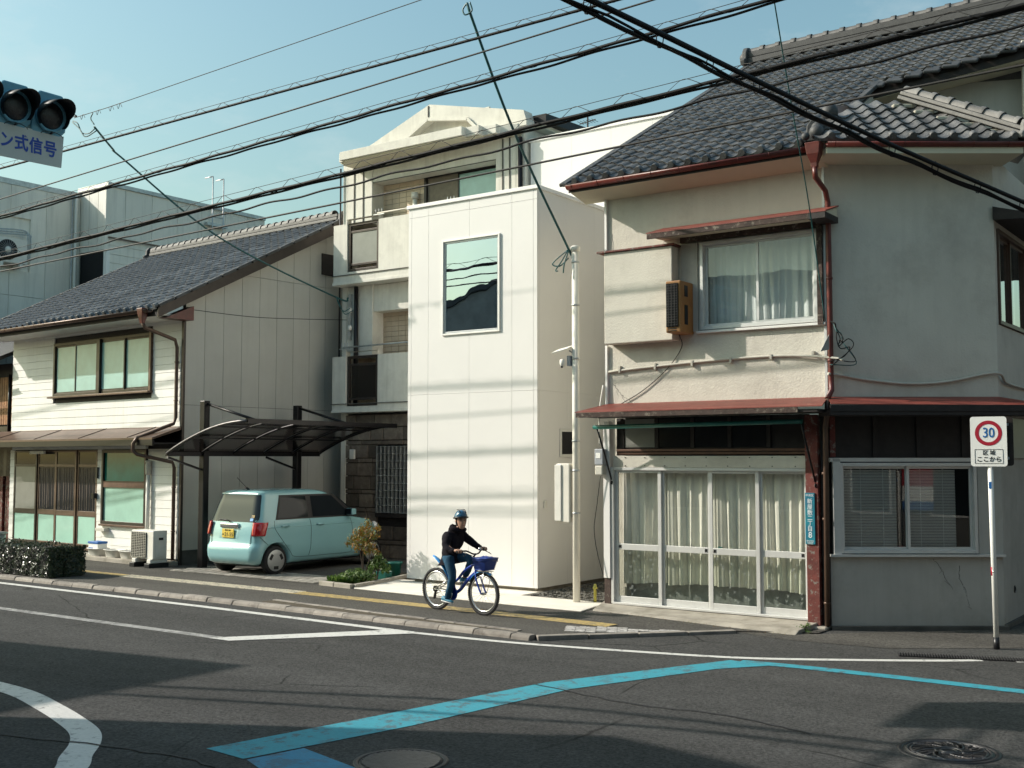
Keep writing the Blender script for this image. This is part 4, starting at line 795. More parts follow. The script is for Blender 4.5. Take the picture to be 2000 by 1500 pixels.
def laundry(p, q, m, label):
    t = thing('laundry_pole', label, 'pole', tuple((Vector(p) + Vector(q)) / 2)); MB().cyl(p, q, .018, 8).build('rod', m, t)
    for e, s in ((Vector(p), -1), (Vector(q), 1)):
        MB().bar(e - V(.12, 0, .03), e + V(.2, 0, -.03), .02, .02).build('hook_arm', 'galv', t)
        for k in range(3): MB().cyl(e + V(-.05 + .09 * k, 0, -.03), e + V(-.05 + .09 * k, 0, .1), .008, 6).build('hook_peg', 'galv', t)
laundry((-17.05, 18.66, 7.66), (-15.0, 18.66, 7.66), 'conduit', 'pale laundry pole above the sunlit upper balcony'); laundry((-18.2, 18.8, 4.72), (-15.8, 18.8, 4.74), 'galv', 'thin laundry pole with pegs above the shaded lower balcony')
# ---------------------------------------------------------------- service pole between the houses
t = thing('service_pole', 'slim cream service pole beside the white house', 'pole', (-9.38, 14.79, 0))
MB().cyl((-9.38, 14.79, 0), (-9.38, 14.79, 5.42), .056, 18).build('mast', 'pole_white', t); MB().lathe((-9.38, 14.79, 5.40), (0, 0, 1), [(.062, 0), (.075, .02), (.075, .07), (.05, .09), (0, .09)], 18).build('cap', 'pole_white', t)
for z in (5.22, 4.55, 3.72, 2.45, 2.0, 1.35): MB().lathe((-9.38, 14.79, z), (0, 0, 1), [(.064, 0), (.064, .025)], 16).build('clamp', 'galv', t)
t = thing('service_box', 'tall white distribution box fixed to the slim cream pole', 'cabinet', (-9.6, 14.8, 1.2))
MB().box(-9.70, -9.46, 14.72, 14.92, 1.22, 2.12).build('housing', 'pole_white', t, .012); MB().box(-9.72, -9.60, 14.70, 14.73, 1.24, 2.10).build('cover', 'plastic_white', t, .008); MB().box(-9.47, -9.40, 14.79, 14.83, 1.3, 1.34).build('bracket', 'galv', t); MB().box(-9.47, -9.40, 14.79, 14.83, 2.0, 2.04).build('bracket', 'galv', t)
t = thing('security_camera', 'small white security camera under a solar panel halfway up the service pole', 'camera', (-9.5, 14.7, 3.6))
MB().obox((-9.56, 14.70, 3.88), (1, .1, .2), (0, 1, .35), V(-.2, -.35, 1).normalized(), .13, .10, .008).build('solar_panel', 'plastic_white', t, .003); MB().bar((-9.48, 14.76, 3.86), (-9.38, 14.79, 3.80), .02, .02).build('panel_arm', 'galv', t)
MB().box(-9.50, -9.44, 14.72, 14.80, 3.62, 3.78).build('camera_mount', 'plastic_clear', t, .006); MB().lathe((-9.55, 14.68, 3.60), (0, 0, 1), [(0, 0), (.035, .01), (.045, .05), (.045, .11), (.02, .13)], 14).build('camera_head', 'plastic_white', t); MB().ball((-9.55, 14.66, 3.61), .022).build('camera_lens', 'black_plastic', t)
t = thing('hydrant_post', 'short yellow rusty marker post on the gravel edge', 'post', (-9.13, 14.92, 0))
MB().lathe((-9.13, 14.92, .02), (0, 0, 1), [(.022, 0), (.022, .2), (.034, .2), (.034, .225), (.026, .235), (.018, .27), (0, .28)], 12).build('stem', 'hydrant', t); MB().cyl((-9.16, 14.92, .21), (-9.10, 14.92, .21), .008, 6).build('pin', 'iron', t)
# ---------------------------------------------------------------- white sided house on the left (parts in its own axes)
lh = thing('sided_house', 'old two storey house with white siding, brown windows and grey tiled gable roof', 'house', (-19.3, 15.2, 0), None, R(-3.6))
MB().box(-7.08, -.03, .03, 8.2, 0, 5.2).build('core', 'wood_dark', lh)
def boards(x_cuts, z0, z1, hole=None, h=.172, zb=None):
    z = z0
    while z < z1 - .03:
        b1 = min(z + h, z1)
        for a0, a1 in zip(x_cuts[:-1], x_cuts[1:]):
            segs = [(a0, a1)]
            if hole and z < hole[3] and b1 > hole[2]:
                segs = [s for s in ((a0, min(a1, hole[0])), (max(a0, hole[1]), a1)) if s[1] - s[0] > .02]
            for s0, s1 in segs:
                y = -.004
                p = [(s0 + .002, y - .007, z + .002), (s0 + .002, y, b1 - .002), (s0 + .002, .028, b1 - .002), (s0 + .002, .028, z + .002)]
                MB().prism(p, (s1 - s0 - .004, 0, 0)).build('siding_board', 'siding', lh, 0, True)
        z += h
boards([-7.1, -4.15, -2.15, 0], 2.80, 5.22, (-5.15, -1.11, 3.63, 4.92)); boards([-3.16, -2.94], .1, 2.4); boards([-1.19, -.0], .12, 2.4); boards([-2.94, -1.19], .12, .74); boards([-7.1, -6.9], .1, 2.4)
window(lh, (-5.13, -.01, 0), FX, FN, 0, 4.0, 3.64, 4.90, [.08 + .9, 1.98, 2.06, 3.0], 'bronze', ['frost_glass', 'frost_glass', 'bronze', 'frost_glass', 'frost_glass'], -.03, .07); MB().box(-5.2, -1.06, -.14, 0, 3.60, 3.64).build('window_sill', 'bronze_brown', lh, .004); MB().box(-3.18, -3.05, -.09, 0, 3.66, 4.88).build('window_mullion', 'bronze', lh); MB().box(-1.14, -1.08, -.07, 0, 3.64, 4.93).build('window_trim', 'bronze_brown', lh)
# gable wall panels
def gl(y): return 5.45 + .512 * y if y < 4.2 else 5.45 + .512 * (8.4 - y)
MB().prism([(-.04, .0, 0), (-.04, 8.3, 0), (-.04, 8.3, 5.4), (-.04, 4.2, 7.55), (-.04, .0, 5.4)], (.02, 0, 0)).build('gable_backing', 'wood_dark', lh, 0, True)
y = 0.03
while y < 8.2:
    y1 = min(y + .478, 8.25)
    for z0, z1 in ((.30, 3.31), (3.31, 6.2), (6.2, 9)):
        a, b = min(z1, gl(y)), min(z1, gl(y1))
        if a <= z0 and b <= z0: continue
        a, b = max(a, z0 + .001), max(b, z0 + .001); g_ = .004
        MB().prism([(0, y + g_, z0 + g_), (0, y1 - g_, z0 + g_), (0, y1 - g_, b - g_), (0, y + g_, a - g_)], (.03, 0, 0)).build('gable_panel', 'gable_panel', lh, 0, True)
    y += .478
MB().box(-.02, .035, 0, 8.3, 0, .295).build('plinth', 'concrete_dark', lh); MB().box(-.02, .045, -.03, .03, .0, 5.25).build('corner_post', 'bronze', lh); MB().box(-.01, .06, 3.72, 4.1, 6.5, 7.0).build('gable_vent', 'wood_dark', lh)
# roof
lv = V(0, 1, .52).normalized(); rzl = lambda y: 5.35 + .52 * (y + .6) if y < 4.2 else 5.30 + .52 * (9.0 - y)
MB().prism([(-7.65, -.8, 5.19), (-7.65, 4.2, 7.79), (-7.65, 9.0, 5.29), (-7.65, 9.0, 5.17), (-7.65, 4.2, 7.63), (-7.65, -.8, 5.07)], (7.93, 0, 0)).build('roof_deck', 'wood_dark', lh, 0, True)
MB().box(-7.6, .2, -.76, .03, 5.10, 5.14).build('soffit', 'siding', lh)
MB().prism([(.285, -.82, 5.03), (.285, 4.2, 7.60), (.285, 4.2, 7.84), (.285, -.82, 5.23)], (.03, 0, 0)).build('bargeboard', 'bronze', lh, 0, True); MB().prism([(.0, -.62, 5.05), (.0, .05, 5.35), (.0, .05, 5.05)], (.28, 0, 0)).build('eave_return', 'red_paint', lh, 0, True)
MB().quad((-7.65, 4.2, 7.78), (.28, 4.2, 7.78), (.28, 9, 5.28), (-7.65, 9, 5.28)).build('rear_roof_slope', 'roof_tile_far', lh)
OW = Matrix.Translation((-19.3, 15.2, 0)) @ Matrix.Rotation(R(-3.6), 4, 'Z')
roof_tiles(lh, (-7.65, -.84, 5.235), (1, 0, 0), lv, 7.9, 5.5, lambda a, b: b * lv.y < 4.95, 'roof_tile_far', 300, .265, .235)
for k in range(13): y = -.8 + k * .385; MB().obox((.27, y + .16, rzl(y + .16) + .03), lv, (1, 0, 0), V(0, -.52, 1).normalized(), .19, .07, .03).build('verge_tile', 'tile_dark', lh, .01)
for k in range(13): y = -.8 + k * .385; MB().obox((-7.65, y + .16, rzl(y + .16) + .03), lv, (1, 0, 0), V(0, -.52, 1).normalized(), .19, .07, .03).build('verge_tile', 'tile_dark', lh, .01)
ridge(lh, (-7.6, 4.2, 7.84), (.15, 4.2, 7.84), 'tile_ridge', .095, .27, .16); oni(lh, (-7.65, 4.2, 7.76), (-1, 0, 0), .95); oni(lh, (.22, 4.2, 7.72), (1, 0, 0), .9, 'tile_ridge')
gutter('gutter', (-7.6, -.90, 5.215), (.1, -.90, 5.205), 'bronze_brown', lh)
HP = V(-.12, -.90, 5.21); MB().loft([[HP + V(x * s, y * s, z) for x, y in ((-.1, -.08), (.1, -.08), (.1, .08), (-.1, .08))] for s, z in ((1.0, .03), (.95, -.02), (.7, -.16), (.4, -.28))], True, False).build('rain_hopper', 'red_paint', lh, .008, True)
pipe('downpipe', [HP + V(0, 0, -.25), HP + V(.02, .05, -.36), (-.12, -.12, 4.66), (-.12, -.07, 4.5), (-.12, -.07, 3.05), (-.14, -.10, 2.92), (-.5, -.72, 2.62), (-.55, -.78, 2.5), (-.55, -.78, 2.36), (-.5, -.72, 2.28), (-.16, -.10, 2.12), (-.14, -.07, 2.0), (-.14, -.07, .1)], .038, 'bronze_brown', lh, 10, [(-.12, -.07, 4.2), (-.12, -.07, 3.4), (-.14, -.07, 1.6), (-.14, -.07, .7)])
# porch roof
MB().prism([(-7.6, .0, 2.86), (-7.6, -.72, 2.62), (-7.6, -.72, 2.58), (-7.6, .0, 2.80)], (7.63, 0, 0)).build('porch_roof', 'bronze_brown', lh, 0, True); MB().box(-7.6, .03, -.715, -.66, 2.46, 2.58).build('porch_fascia', 'black_metal', lh); MB().box(-7.6, .02, -.66, .0, 2.50, 2.52).build('porch_soffit', 'wood_dark', lh); MB().box(-7.1, 0, -.04, .0, 2.79, 2.86).build('porch_flashing', 'bronze_brown', lh)
for k in range(4): MB().bar((-6.6 + k * 1.9, -.70, 2.632), (-6.6 + k * 1.9, -.02, 2.862), .012, .012).build('porch_seam', 'bronze', lh)
MB().box(-6.9, -1.2, -.07, .0, 2.40, 2.47).build('porch_beam', 'siding', lh); MB().box(-5.95, -5.3, -.13, -.07, 2.30, 2.38).build('porch_lamp', 'plastic_white', lh, .01)
# entrance doors
dx = [-6.88, -5.80, -4.95, -4.03, -3.18]; MB().box(-6.88, -3.18, .02, .05, .1, 2.40).build('entrance_recess', 'dark_interior', lh)
for k in range(4):
    a, b = dx[k], dx[k + 1]; y = -.02 + .025 * (k % 2); mb = MB(); w_ = .065
    for q in ((a, a + w_, .12, 2.38), (b - w_, b, .12, 2.38), (a + w_, b - w_, .12, .26), (a + w_, b - w_, .88, 1.0), (a + w_, b - w_, 2.0, 2.06), (a + w_, b - w_, 2.34, 2.38)): mb.box(q[0], q[1], y, y + .035, q[2], q[3])
    d_ = mb.build('entrance_door', 'bronze_brown' if k else 'bronze', lh, .004)
    B(a + w_, b - w_, y + .012, y + .018, .26, .88).build('pane', 'mint_glass', d_); B(a + w_, b - w_, y + .012, y + .018, 1.0, 2.0).build('pane', 'grey_glass' if k == 0 else 'dark_pane', d_); B(a + w_, b - w_, y + .012, y + .018, 2.06, 2.34).build('pane', 'dark_pane', d_)
    if k: 
        mb = MB(); rg = random.Random(k)
        for q in range(7): x = a + w_ + .06 + q * (b - a - 2 * w_ - .1) / 6 + rg.uniform(-.03, .03); mb.box(x, x + rg.uniform(.008, .02), y + .006, y + .011, 1.02, 1.98)
        mb.build('curtain_fold', 'curtain_dark', d_)
MB().box(-3.24, -3.14, -.1, .0, 1.3, 1.42).build('door_lock', 'black_metal', lh); MB().box(-3.15, -3.10, -.05, .0, 1.75, 2.0).build('door_phone', 'black_plastic', lh)
mb = MB(); P = lambda a, z, d: V(a, d, z); fr(mb, P, -2.93, -1.20, .75, 2.39, .07, -.05, .05); f = mb.build('window', 'bronze', lh, .004, True)
B(-2.86, -1.27, -.04, .03, 1.56, 1.70).build('window_rail', 'wood_brown', f); B(-2.86, -1.27, .0, .01, 1.70, 2.32).build('pane', 'green_glass', f); B(-2.86, -1.27, -.01, .0, .82, 1.56).build('pane', 'mint_glass', f)
MB().box(-2.95, -1.18, -.08, 0, .71, .75).build('window_sill', 'bronze_brown', lh, .003); MB().box(-2.98, -2.62, -.14, -.01, .60, .66).build('mail_slot', 'plastic_beige', lh, .005)
pipe('vent_pipe', [(-1.07, -.07, .1), (-1.07, -.07, 1.95)], .045, 'plastic_white', lh, 12); MB().lathe((-1.07, -.07, 1.85), (0, 0, 1), [(.05, 0), (.06, .02), (.065, .2), (.05, .26), (.075, .27), (.06, .3), (0, .31)], 12).build('vent_cap', 'plastic_beige', lh)
MB().box(-7.1, .0, -.5, .0, -.02, .09).build('door_step', 'concrete', lh, .02)
# things standing in front of it
t = thing('air_conditioner_unit', 'beige outdoor air conditioner unit on black feet at the left house corner', 'air conditioner', (-19.6, 14.55, 0), None, R(-3.6)); s = t
MB().box(-.42, .36, -.02, .30, .17, .74).build('casing', 'plastic_white', t, .012); MB().box(-.40, .13, -.034, -.018, .20, .70).build('grille_back', 'black_metal', t)
for k in range(15): B(-.40, .13, -.05, -.036, .21 + k * .033, .216 + k * .033).build('grille_bar', 'plastic_beige', t)
for k in range(9): B(-.39 + k * .063, -.384 + k * .063, -.046, -.038, .2, .7).build('grille_bar', 'plastic_beige', t)
B(.355, .372, .06, .24, .22, .64).build('side_cover', 'plastic_white', t, .01); B(.37, .378, .1, .2, .55, .6).build('side_grip', 'black_plastic', t)
for x in (-.33, .2): B(x, x + .13, -.06, .34, .09, .17).build('rail', 'plastic_white', t, .01); B(x - .03, x + .15, -.10, .36, .0, .09).build('foot', 'black_plastic', t, .01)
for k, (x, y_, lab, dry) in enumerate(((-2.50, -.34, 'white plastic tub holding the blue lidded box', 0), (-1.85, -.33, 'white plastic tub in the middle of the row by the house wall', 0), (-1.30, -.32, 'white plastic tub tucked beside the air conditioner feet', 0))):
    p = OW @ V(x, y_, .09); t = thing('plastic_tub', lab, 'tub', tuple(p), 'white tubs by the wall', R(-3.6))
    rg = [[V(math.copysign(abs(math.cos(a)) ** .6, math.cos(a)) * .26 * s_, math.copysign(abs(math.sin(a)) ** .6, math.sin(a)) * .17 * s_, z) for a in [2 * math.pi * q / 28 for q in range(28)]] for s_, z in ((.75, 0), (.78, .01), (.95, .15), (1.05, .155), (1.05, .165), (.93, .165), (.74, .02))]
    MB().loft(rg, True, True).build('bowl', 'plastic_white', t); MB().bar((-.3, 0, .15), (-.24, 0, .15), .1, .015).build('grip', 'plastic_white', t)
p = OW @ V(-2.52, -.34, .21); t = thing('storage_box', 'white detergent box with a blue lid and blue label in the tub', 'box', tuple(p), None, R(-3.6))
B(-.19, .19, -.11, .11, -.09, .14).build('carton', 'sign_white', t, .006); B(-.2, .2, -.12, .12, .14, .19).build('lid', 'box_blue', t, .008); B(-.17, .0, -.1125, -.109, -.07, .06).build('label', 'box_blue', t); text('lettering', 'moly', .09, frame((-.085, -.1132, -.0), (1, 0, 0), (0, 0, 1)), 'text_white', t)
# ---------------------------------------------------------------- carport
t = thing('carport', 'black cantilever carport with curved smoked panels above the parked car', 'carport', (-18.3, 16.3, 0))
for y in (15.1, 17.65): MB().box(-18.53, -18.38, y - .07, y + .07, 0, 3.36).build('post', 'black_metal', t, .012)
def cpz(x): s_ = (x + 18.47) / 2.3; return 2.29 + .60 * math.sin(min(1, max(0, s_)) * math.pi / 2) ** .9
prof = [-18.47 + 2.3 * k / 12 for k in range(13)]; ys = [14.20, 15.02, 15.84, 16.66, 17.48, 18.32]
for i, y in enumerate(ys): MB().tube([(x, y, cpz(x)) for x in prof], .03 if i in (0, 5) else .022, 6).build('rafter', 'iron_worn_lit' if i == 0 else 'black_metal', t)  # front rafter takes a paler metal in place of its sunlit highlight
for x, r_ in ((-18.47, .045), (-16.17, .04)): MB().bar((x, 14.2, cpz(x)), (x, 18.32, cpz(x)), r_ * 2, r_ * 2.2).build('beam', 'black_metal', t)
for x in (-17.7, -16.95): MB().bar((x, 14.2, cpz(x) - .02), (x, 18.32, cpz(x) - .02), .03, .03).build('purlin', 'black_metal', t)
for i in range(5):
    for a, b in ((0, 4), (4, 8), (8, 12)): MB().loft([[V(x, ys[i] + .03, cpz(x) + .012) for x in prof[a:b + 1]], [V(x, ys[i + 1] - .03, cpz(x) + .012) for x in prof[a:b + 1]]], False, True, False).build('roof_panel', 'smoke', t)
for y in (15.1, 17.65): MB().cyl((-18.4, y, 3.30), (-17.0, y + .25, 2.90), .028, 8).build('tie_rod', 'black_metal', t); MB().ball((-17.0, y + .25, 2.88), .04).build('tie_joint', 'galv', t); MB().bar((-18.45, y, 1.95), (-18.45, y - .9, 2.22), .04, .04).build('brace', 'black_metal', t)
# ---------------------------------------------------------------- large panel-clad building behind
bk = thing('clad_building', 'large beige panel clad building with flat roof behind the left house', 'building', (-34, 20, 0))
MB().box(-45, -31.48, 17.22, 30, 0, 10.35).build('core', 'grey_clad', bk); MB().box(-31.55, -30.05, 20.80, 26.8, 0, 10.45).build('wing_core', 'grey_clad', bk)
ysx = [-9.5 + 20.65 + .0]; yy = [20.7 - 1.15 * k for k in range(3, -1, -1)]
MB().box(-31.55, -31.38, 17.2, 20.7, 10.30, 10.46).build('coping', 'galv', bk); MB().box(-31.5, -29.93, 20.66, 27.0, 10.50, 10.62).build('coping', 'galv', bk)
panels('clad_panel', (-31.4, yy[0], 0), (0, 1, 0), (1, 0, 0), [y - yy[0] for y in yy], [0, 3.6, 7.0, 10.30], 'grey_clad', bk, .006, .07, (-.1, 1.8, 7.75, 9.35))
panels('clad_panel', (-31.4, 20.7, 0), FX, FN, [0, .46, .92, 1.42], [8.55, 10.50], 'grey_clad', bk, .01, .07)
panels('clad_panel', (-29.98, 20.7, 0), (0, 1, 0), (1, 0, 0), [0, .62, 1.6, 2.58, 3.56, 4.54, 5.52, 6.3], [8.95, 10.50], 'grey_clad', bk, .006, .07); MB().box(-30.02, -29.96, 20.62, 20.70, 8.5, 10.5).build('corner_trim', 'grey_clad', bk)
panels('clad_board', (-30.02, 20.75, 0), (0, 1, 0), (1, 0, 0), [0, 1.9, 4.1, 6.3], [6.0 + .27 * k for k in range(11)] + [8.94], 'grey_clad', bk, .006, .07); MB().box(-29.97, -29.94, 20.72, 26.95, 8.90, 8.93).build('flashing', 'bronze_brown', bk)
MB().box(-31.40, -30.10, 20.74, 20.79, 0, 8.53).build('stair_opening', 'dark_interior', bk); MB().box(-30.12, -29.97, 20.68, 20.80, 0, 8.55).build('opening_jamb', 'white_trim', bk); MB().box(-29.99, -29.955, 23.95, 26.2, 8.2, 8.85).build('high_window', 'dark_interior', bk)
MB().box(-31.475, -31.465, 17.25, 19.06, 7.7, 9.4).build('recess_back', 'grey_clad', bk)
pipe('downpipe', [(-31.33, 20.5, 4), (-31.33, 20.5, 10.4)], .05, 'grey_clad', bk); pipe('downpipe', [(-31.33, 20.38, 4), (-31.33, 20.38, 10.3)], .02, 'galv', bk)
t = thing('air_conditioner_unit', 'white air conditioner unit with round fan high in the panel building recess', 'air conditioner', (-31.2, 18.2, 7.8))
MB().box(-31.44, -31.05, 17.75, 18.75, 7.90, 8.62).build('casing', 'plastic_white', t, .015); MB().lathe((-31.05, 18.13, 8.27), (1, 0, 0), [(.30, 0), (.30, .02), (.27, .02), (.27, .005), (0, .005)], 24).build('fan_ring', 'black_plastic', t); MB().lathe((-31.03, 18.13, 8.27), (1, 0, 0), [(.09, 0), (.09, .02), (0, .02)], 16).build('fan_hub', 'plastic_white', t)
for k in range(24): an = k * math.pi / 12; MB().bar((-31.02, 18.13 + .09 * math.cos(an), 8.27 + .09 * math.sin(an)), (-31.02, 18.13 + .28 * math.cos(an + .15), 8.27 + .28 * math.sin(an + .15)), .008, .008).build('fan_blade', 'plastic_clear', t)
for y in (17.9, 18.5): MB().box(-31.44, -31.0, y, y + .08, 7.76, 7.90).build('bracket', 'plastic_white', t)
for k in range(3): pipe('refrigerant_pipe', smooth([(-31.25, 18.7, 8.1), (-31.2, 18.82 + .05 * k, 8.15), (-31.2, 18.84 + .05 * k, 8.7), (-31.25, 18.7 + .05 * k, 8.95 - .06 * k), (-31.3, 17.3, 8.8 - .06 * k)]), .02, 'galv', t, 6)
t = thing('roof_ladder', 'galvanised steel ladder rising above the roof of the beige building', 'ladder', (-29.8, 24.5, 7))
for y in (24.55, 25.0): MB().cyl((-29.8, y, 7.4), (-29.8, y, 11.55), .022, 6).build('rail', 'galv', t); MB().cyl((-29.8, y, 11.55), (-30.2, y, 11.55), .022, 6).build('top_return', 'galv', t)
for k in range(11): MB().cyl((-29.8, 24.55, 7.5 + k * .3), (-29.8, 25.0, 7.5 + k * .3), .014, 6).build('rung', 'galv', t)
for z in (8.1, 9.9): MB().box(-29.95, -29.8, 24.35, 25.2, z, z + .1).build('standoff', 'galv', t)
# ---------------------------------------------------------------- wooden house at the left edge
ow = thing('wooden_house', 'dark old house with vertical brown slats at the left edge behind the hedge', 'house', (-28, 16, 0))
MB().box(-33, -26.75, 16.0, 24, 0, 4.6).build('core', 'wood_dark', ow)
for k in range(26): MB().box(-29.4 + k * .102, -29.32 + k * .102, 15.95, 16.0, 3.05, 4.25).build('slat', 'wood_slat', ow)
MB().prism([(-34, 15.3, 4.30), (-26.7, 15.3, 4.55), (-26.7, 19, 6.2), (-34, 19, 6.0)], (0, 0, .1)).build('roof', 'tile_dark', ow, 0, True); gutter('gutter', (-33, 15.2, 4.33), (-26.75, 15.2, 4.40), 'bronze_brown', ow, .05)
MB().box(-29.6, -26.76, 15.9, 15.98, 1.75, 3.0).build('fascia_panel', 'bronze', ow); MB().box(-31, -26.6, 15.0, 16.0, 2.55, 2.66).build('porch_roof', 'bronze_brown', ow); pipe('downpipe', [(-26.85, 15.85, 2.7), (-26.85, 15.85, 4.3)], .045, 'black_metal', ow)
for k in range(6): MB().box(-28.6 + k * .32, -28.42 + k * .32, 15.9, 15.96, .1, 2.4).build('door_board', 'wood_red', ow)
t = thing('white_rack', 'thin white pipe rack standing before the dark house at the left edge', 'rack', (-27.4, 15.4, 0))
for k in range(4): MB().cyl((-27.9 + k * .3, 15.4, .1), (-27.9 + k * .3, 15.4, 2.1), .015, 6).build('upright', 'plastic_white', t)
MB().cyl((-28.0, 15.4, 1.9), (-26.9, 15.4, 1.9), .015, 6).build('crossbar', 'plastic_white', t)
t = thing('waste_bin', 'grey lidded bin half hidden behind the trimmed hedge', 'bin', (-25.3, 14.6, 0)); MB().lathe((-25.3, 14.6, 0), (0, 0, 1), [(.25, 0), (.3, .45)], 20).build('drum', 'plastic_clear', t); MB().lathe((-25.3, 14.6, .45), (0, 0, 1), [(.33, 0), (.33, .03), (.1, .06), (0, .06)], 20).build('lid', 'galv', t)
# ---------------------------------------------------------------- parked kei car, tail towards the street
mat('car_glass', (.012, .016, .019), .04, .1, 2, spec=.32); mat('car_trim', (.012, .012, .013), .5, .1, 5); mat('lamp_white', (.7, .7, .7), .15, .05, 8, coat=1); mat('seam', (.03, .075, .075), .6, .1, 5)
CX0, CY0 = -16.98, 14.50
car = thing('parked_car', 'pale turquoise kei hatchback parked nose-in under the carport', 'car', (CX0, CY0, 0), None, 0.0)
car.scale = (1, 1.06, 1)
LV = [(.20, .10, 3.28, .66, .20, .35), (.24, .03, 3.36, .70, .2, .4), (.34, .0, 3.39, .726, .2, .4), (.46, .0, 3.40, .737, .2, .42), (.54, .008, 3.39, .737, .2, .42), (.57, .035, 3.385, .737, .2, .42), (.62, .055, 3.38, .735, .2, .42), (.75, .062, 3.36, .735, .2, .44), (.86, .078, 3.31, .732, .2, .46), (.93, .095, 3.20, .726, .2, .5), (.97, .103, 3.03, .719, .19, .5), (1.0, .11, 2.84, .712, .18, .45), (1.03, .12, 2.70, .704, .17, .40), (1.10, .14, 2.62, .69, .16, .36), (1.20, .168, 2.50, .668, .16, .34), (1.30, .196, 2.38, .645, .15, .32), (1.40, .228, 2.24, .622, .15, .3), (1.48, .255, 2.11, .60, .15, .3), (1.53, .262, 2.0, .578, .15, .3), (1.565, .285, 1.88, .54, .16, .3), (1.588, .36, 1.72, .47, .18, .3), (1.602, .52, 1.5, .34, .2, .25), (1.61, .75, 1.25, .18, .12, .12)]
def lev(z):
    for a, b in zip(LV[:-1], LV[1:]):
        if a[0] <= z <= b[0]: t = (z - a[0]) / (b[0] - a[0]); return [p + (q - p) * t for p, q in zip(a, b)]
    return list(LV[-1])
def cpt(z, s, off=0.0):
    """point on the shell at height z, s metres along the outline from the rear centre (s<0 = left)"""
    _, yr, yf, w, r1, r2 = lev(z); sg = 1 if s >= 0 else -1; s = abs(s); st = w - r1
    if s < st: x, y, nx, ny = s, yr, 0, -1
    elif s < st + r1 * math.pi / 2: a = (s - st) / r1; x, y, nx, ny = st + r1 * math.sin(a), yr + r1 - r1 * math.cos(a), math.sin(a), -math.cos(a)
    else: x, y, nx, ny = w, yr + r1 + (s - st - r1 * math.pi / 2), 1, 0
    return V(sg * (x + nx * off), y + ny * off, z)
def side(y, z, off=0.0, sg=1): _, yr, yf, w, r1, r2 = lev(z); return V(sg * (w + off), y, z)
rings = []
for z, yr, yf, w, r1, r2 in LV:
    q = [(x, y) for x, y in arc(w - r1, yr + r1, r1, -90, 0, 8)] + [(w, yr + r1 + (yf - yr - r1 - r2) * k / 12) for k in range(1, 12)] + arc(w - r2, yf - r2, r2, 0, 90, 10)
    rings.append([V(x, y, z) for x, y in q] + [V(-x, y, z) for x, y in reversed(q)])
mb = MB().loft(rings, True, True); body = mb.build('body', 'car_paint', car, 0, True)
WY = (.50, 3.02); WR = .272
cut = MB()
for y in WY: cut.cyl((-1, y, .28), (1, y, .28), .325, 32)
co = cut.build('wheel_arch_cutter', 'car_trim', None, 0, True); bpy.context.view_layer.objects.active = body
bo = body.modifiers.new('cut', 'BOOLEAN'); bo.object = co; bo.operation = 'DIFFERENCE'; bo.solver = 'EXACT'; co.location = (CX0, CY0, 0); co.scale = (1, 1.06, 1); bpy.context.view_layer.update()
dg = bpy.context.evaluated_depsgraph_get(); me = bpy.data.meshes.new_from_object(body.evaluated_get(dg)); body.modifiers.clear(); body.data = me; bpy.data.objects.remove(co)
me.materials.clear(); me.materials.append(MATS['car_paint'])
for p in me.polygons: p.use_smooth = True; p.material_index = 0
mb = MB(); mb.box(-.60, .60, .15, 3.2, .17, .55); mb.build('underbody', 'car_trim', car)
def patch(name, f, m, parent, nu=10, nv=8):
    rows = [[f(i / nu, j / nv) for i in range(nu + 1)] for j in range(nv + 1)]; o = MB().loft(rows, False, True, False).build(name, m, parent, 0, True); return o
def lerp(a, b, t): return a + (b - a) * t
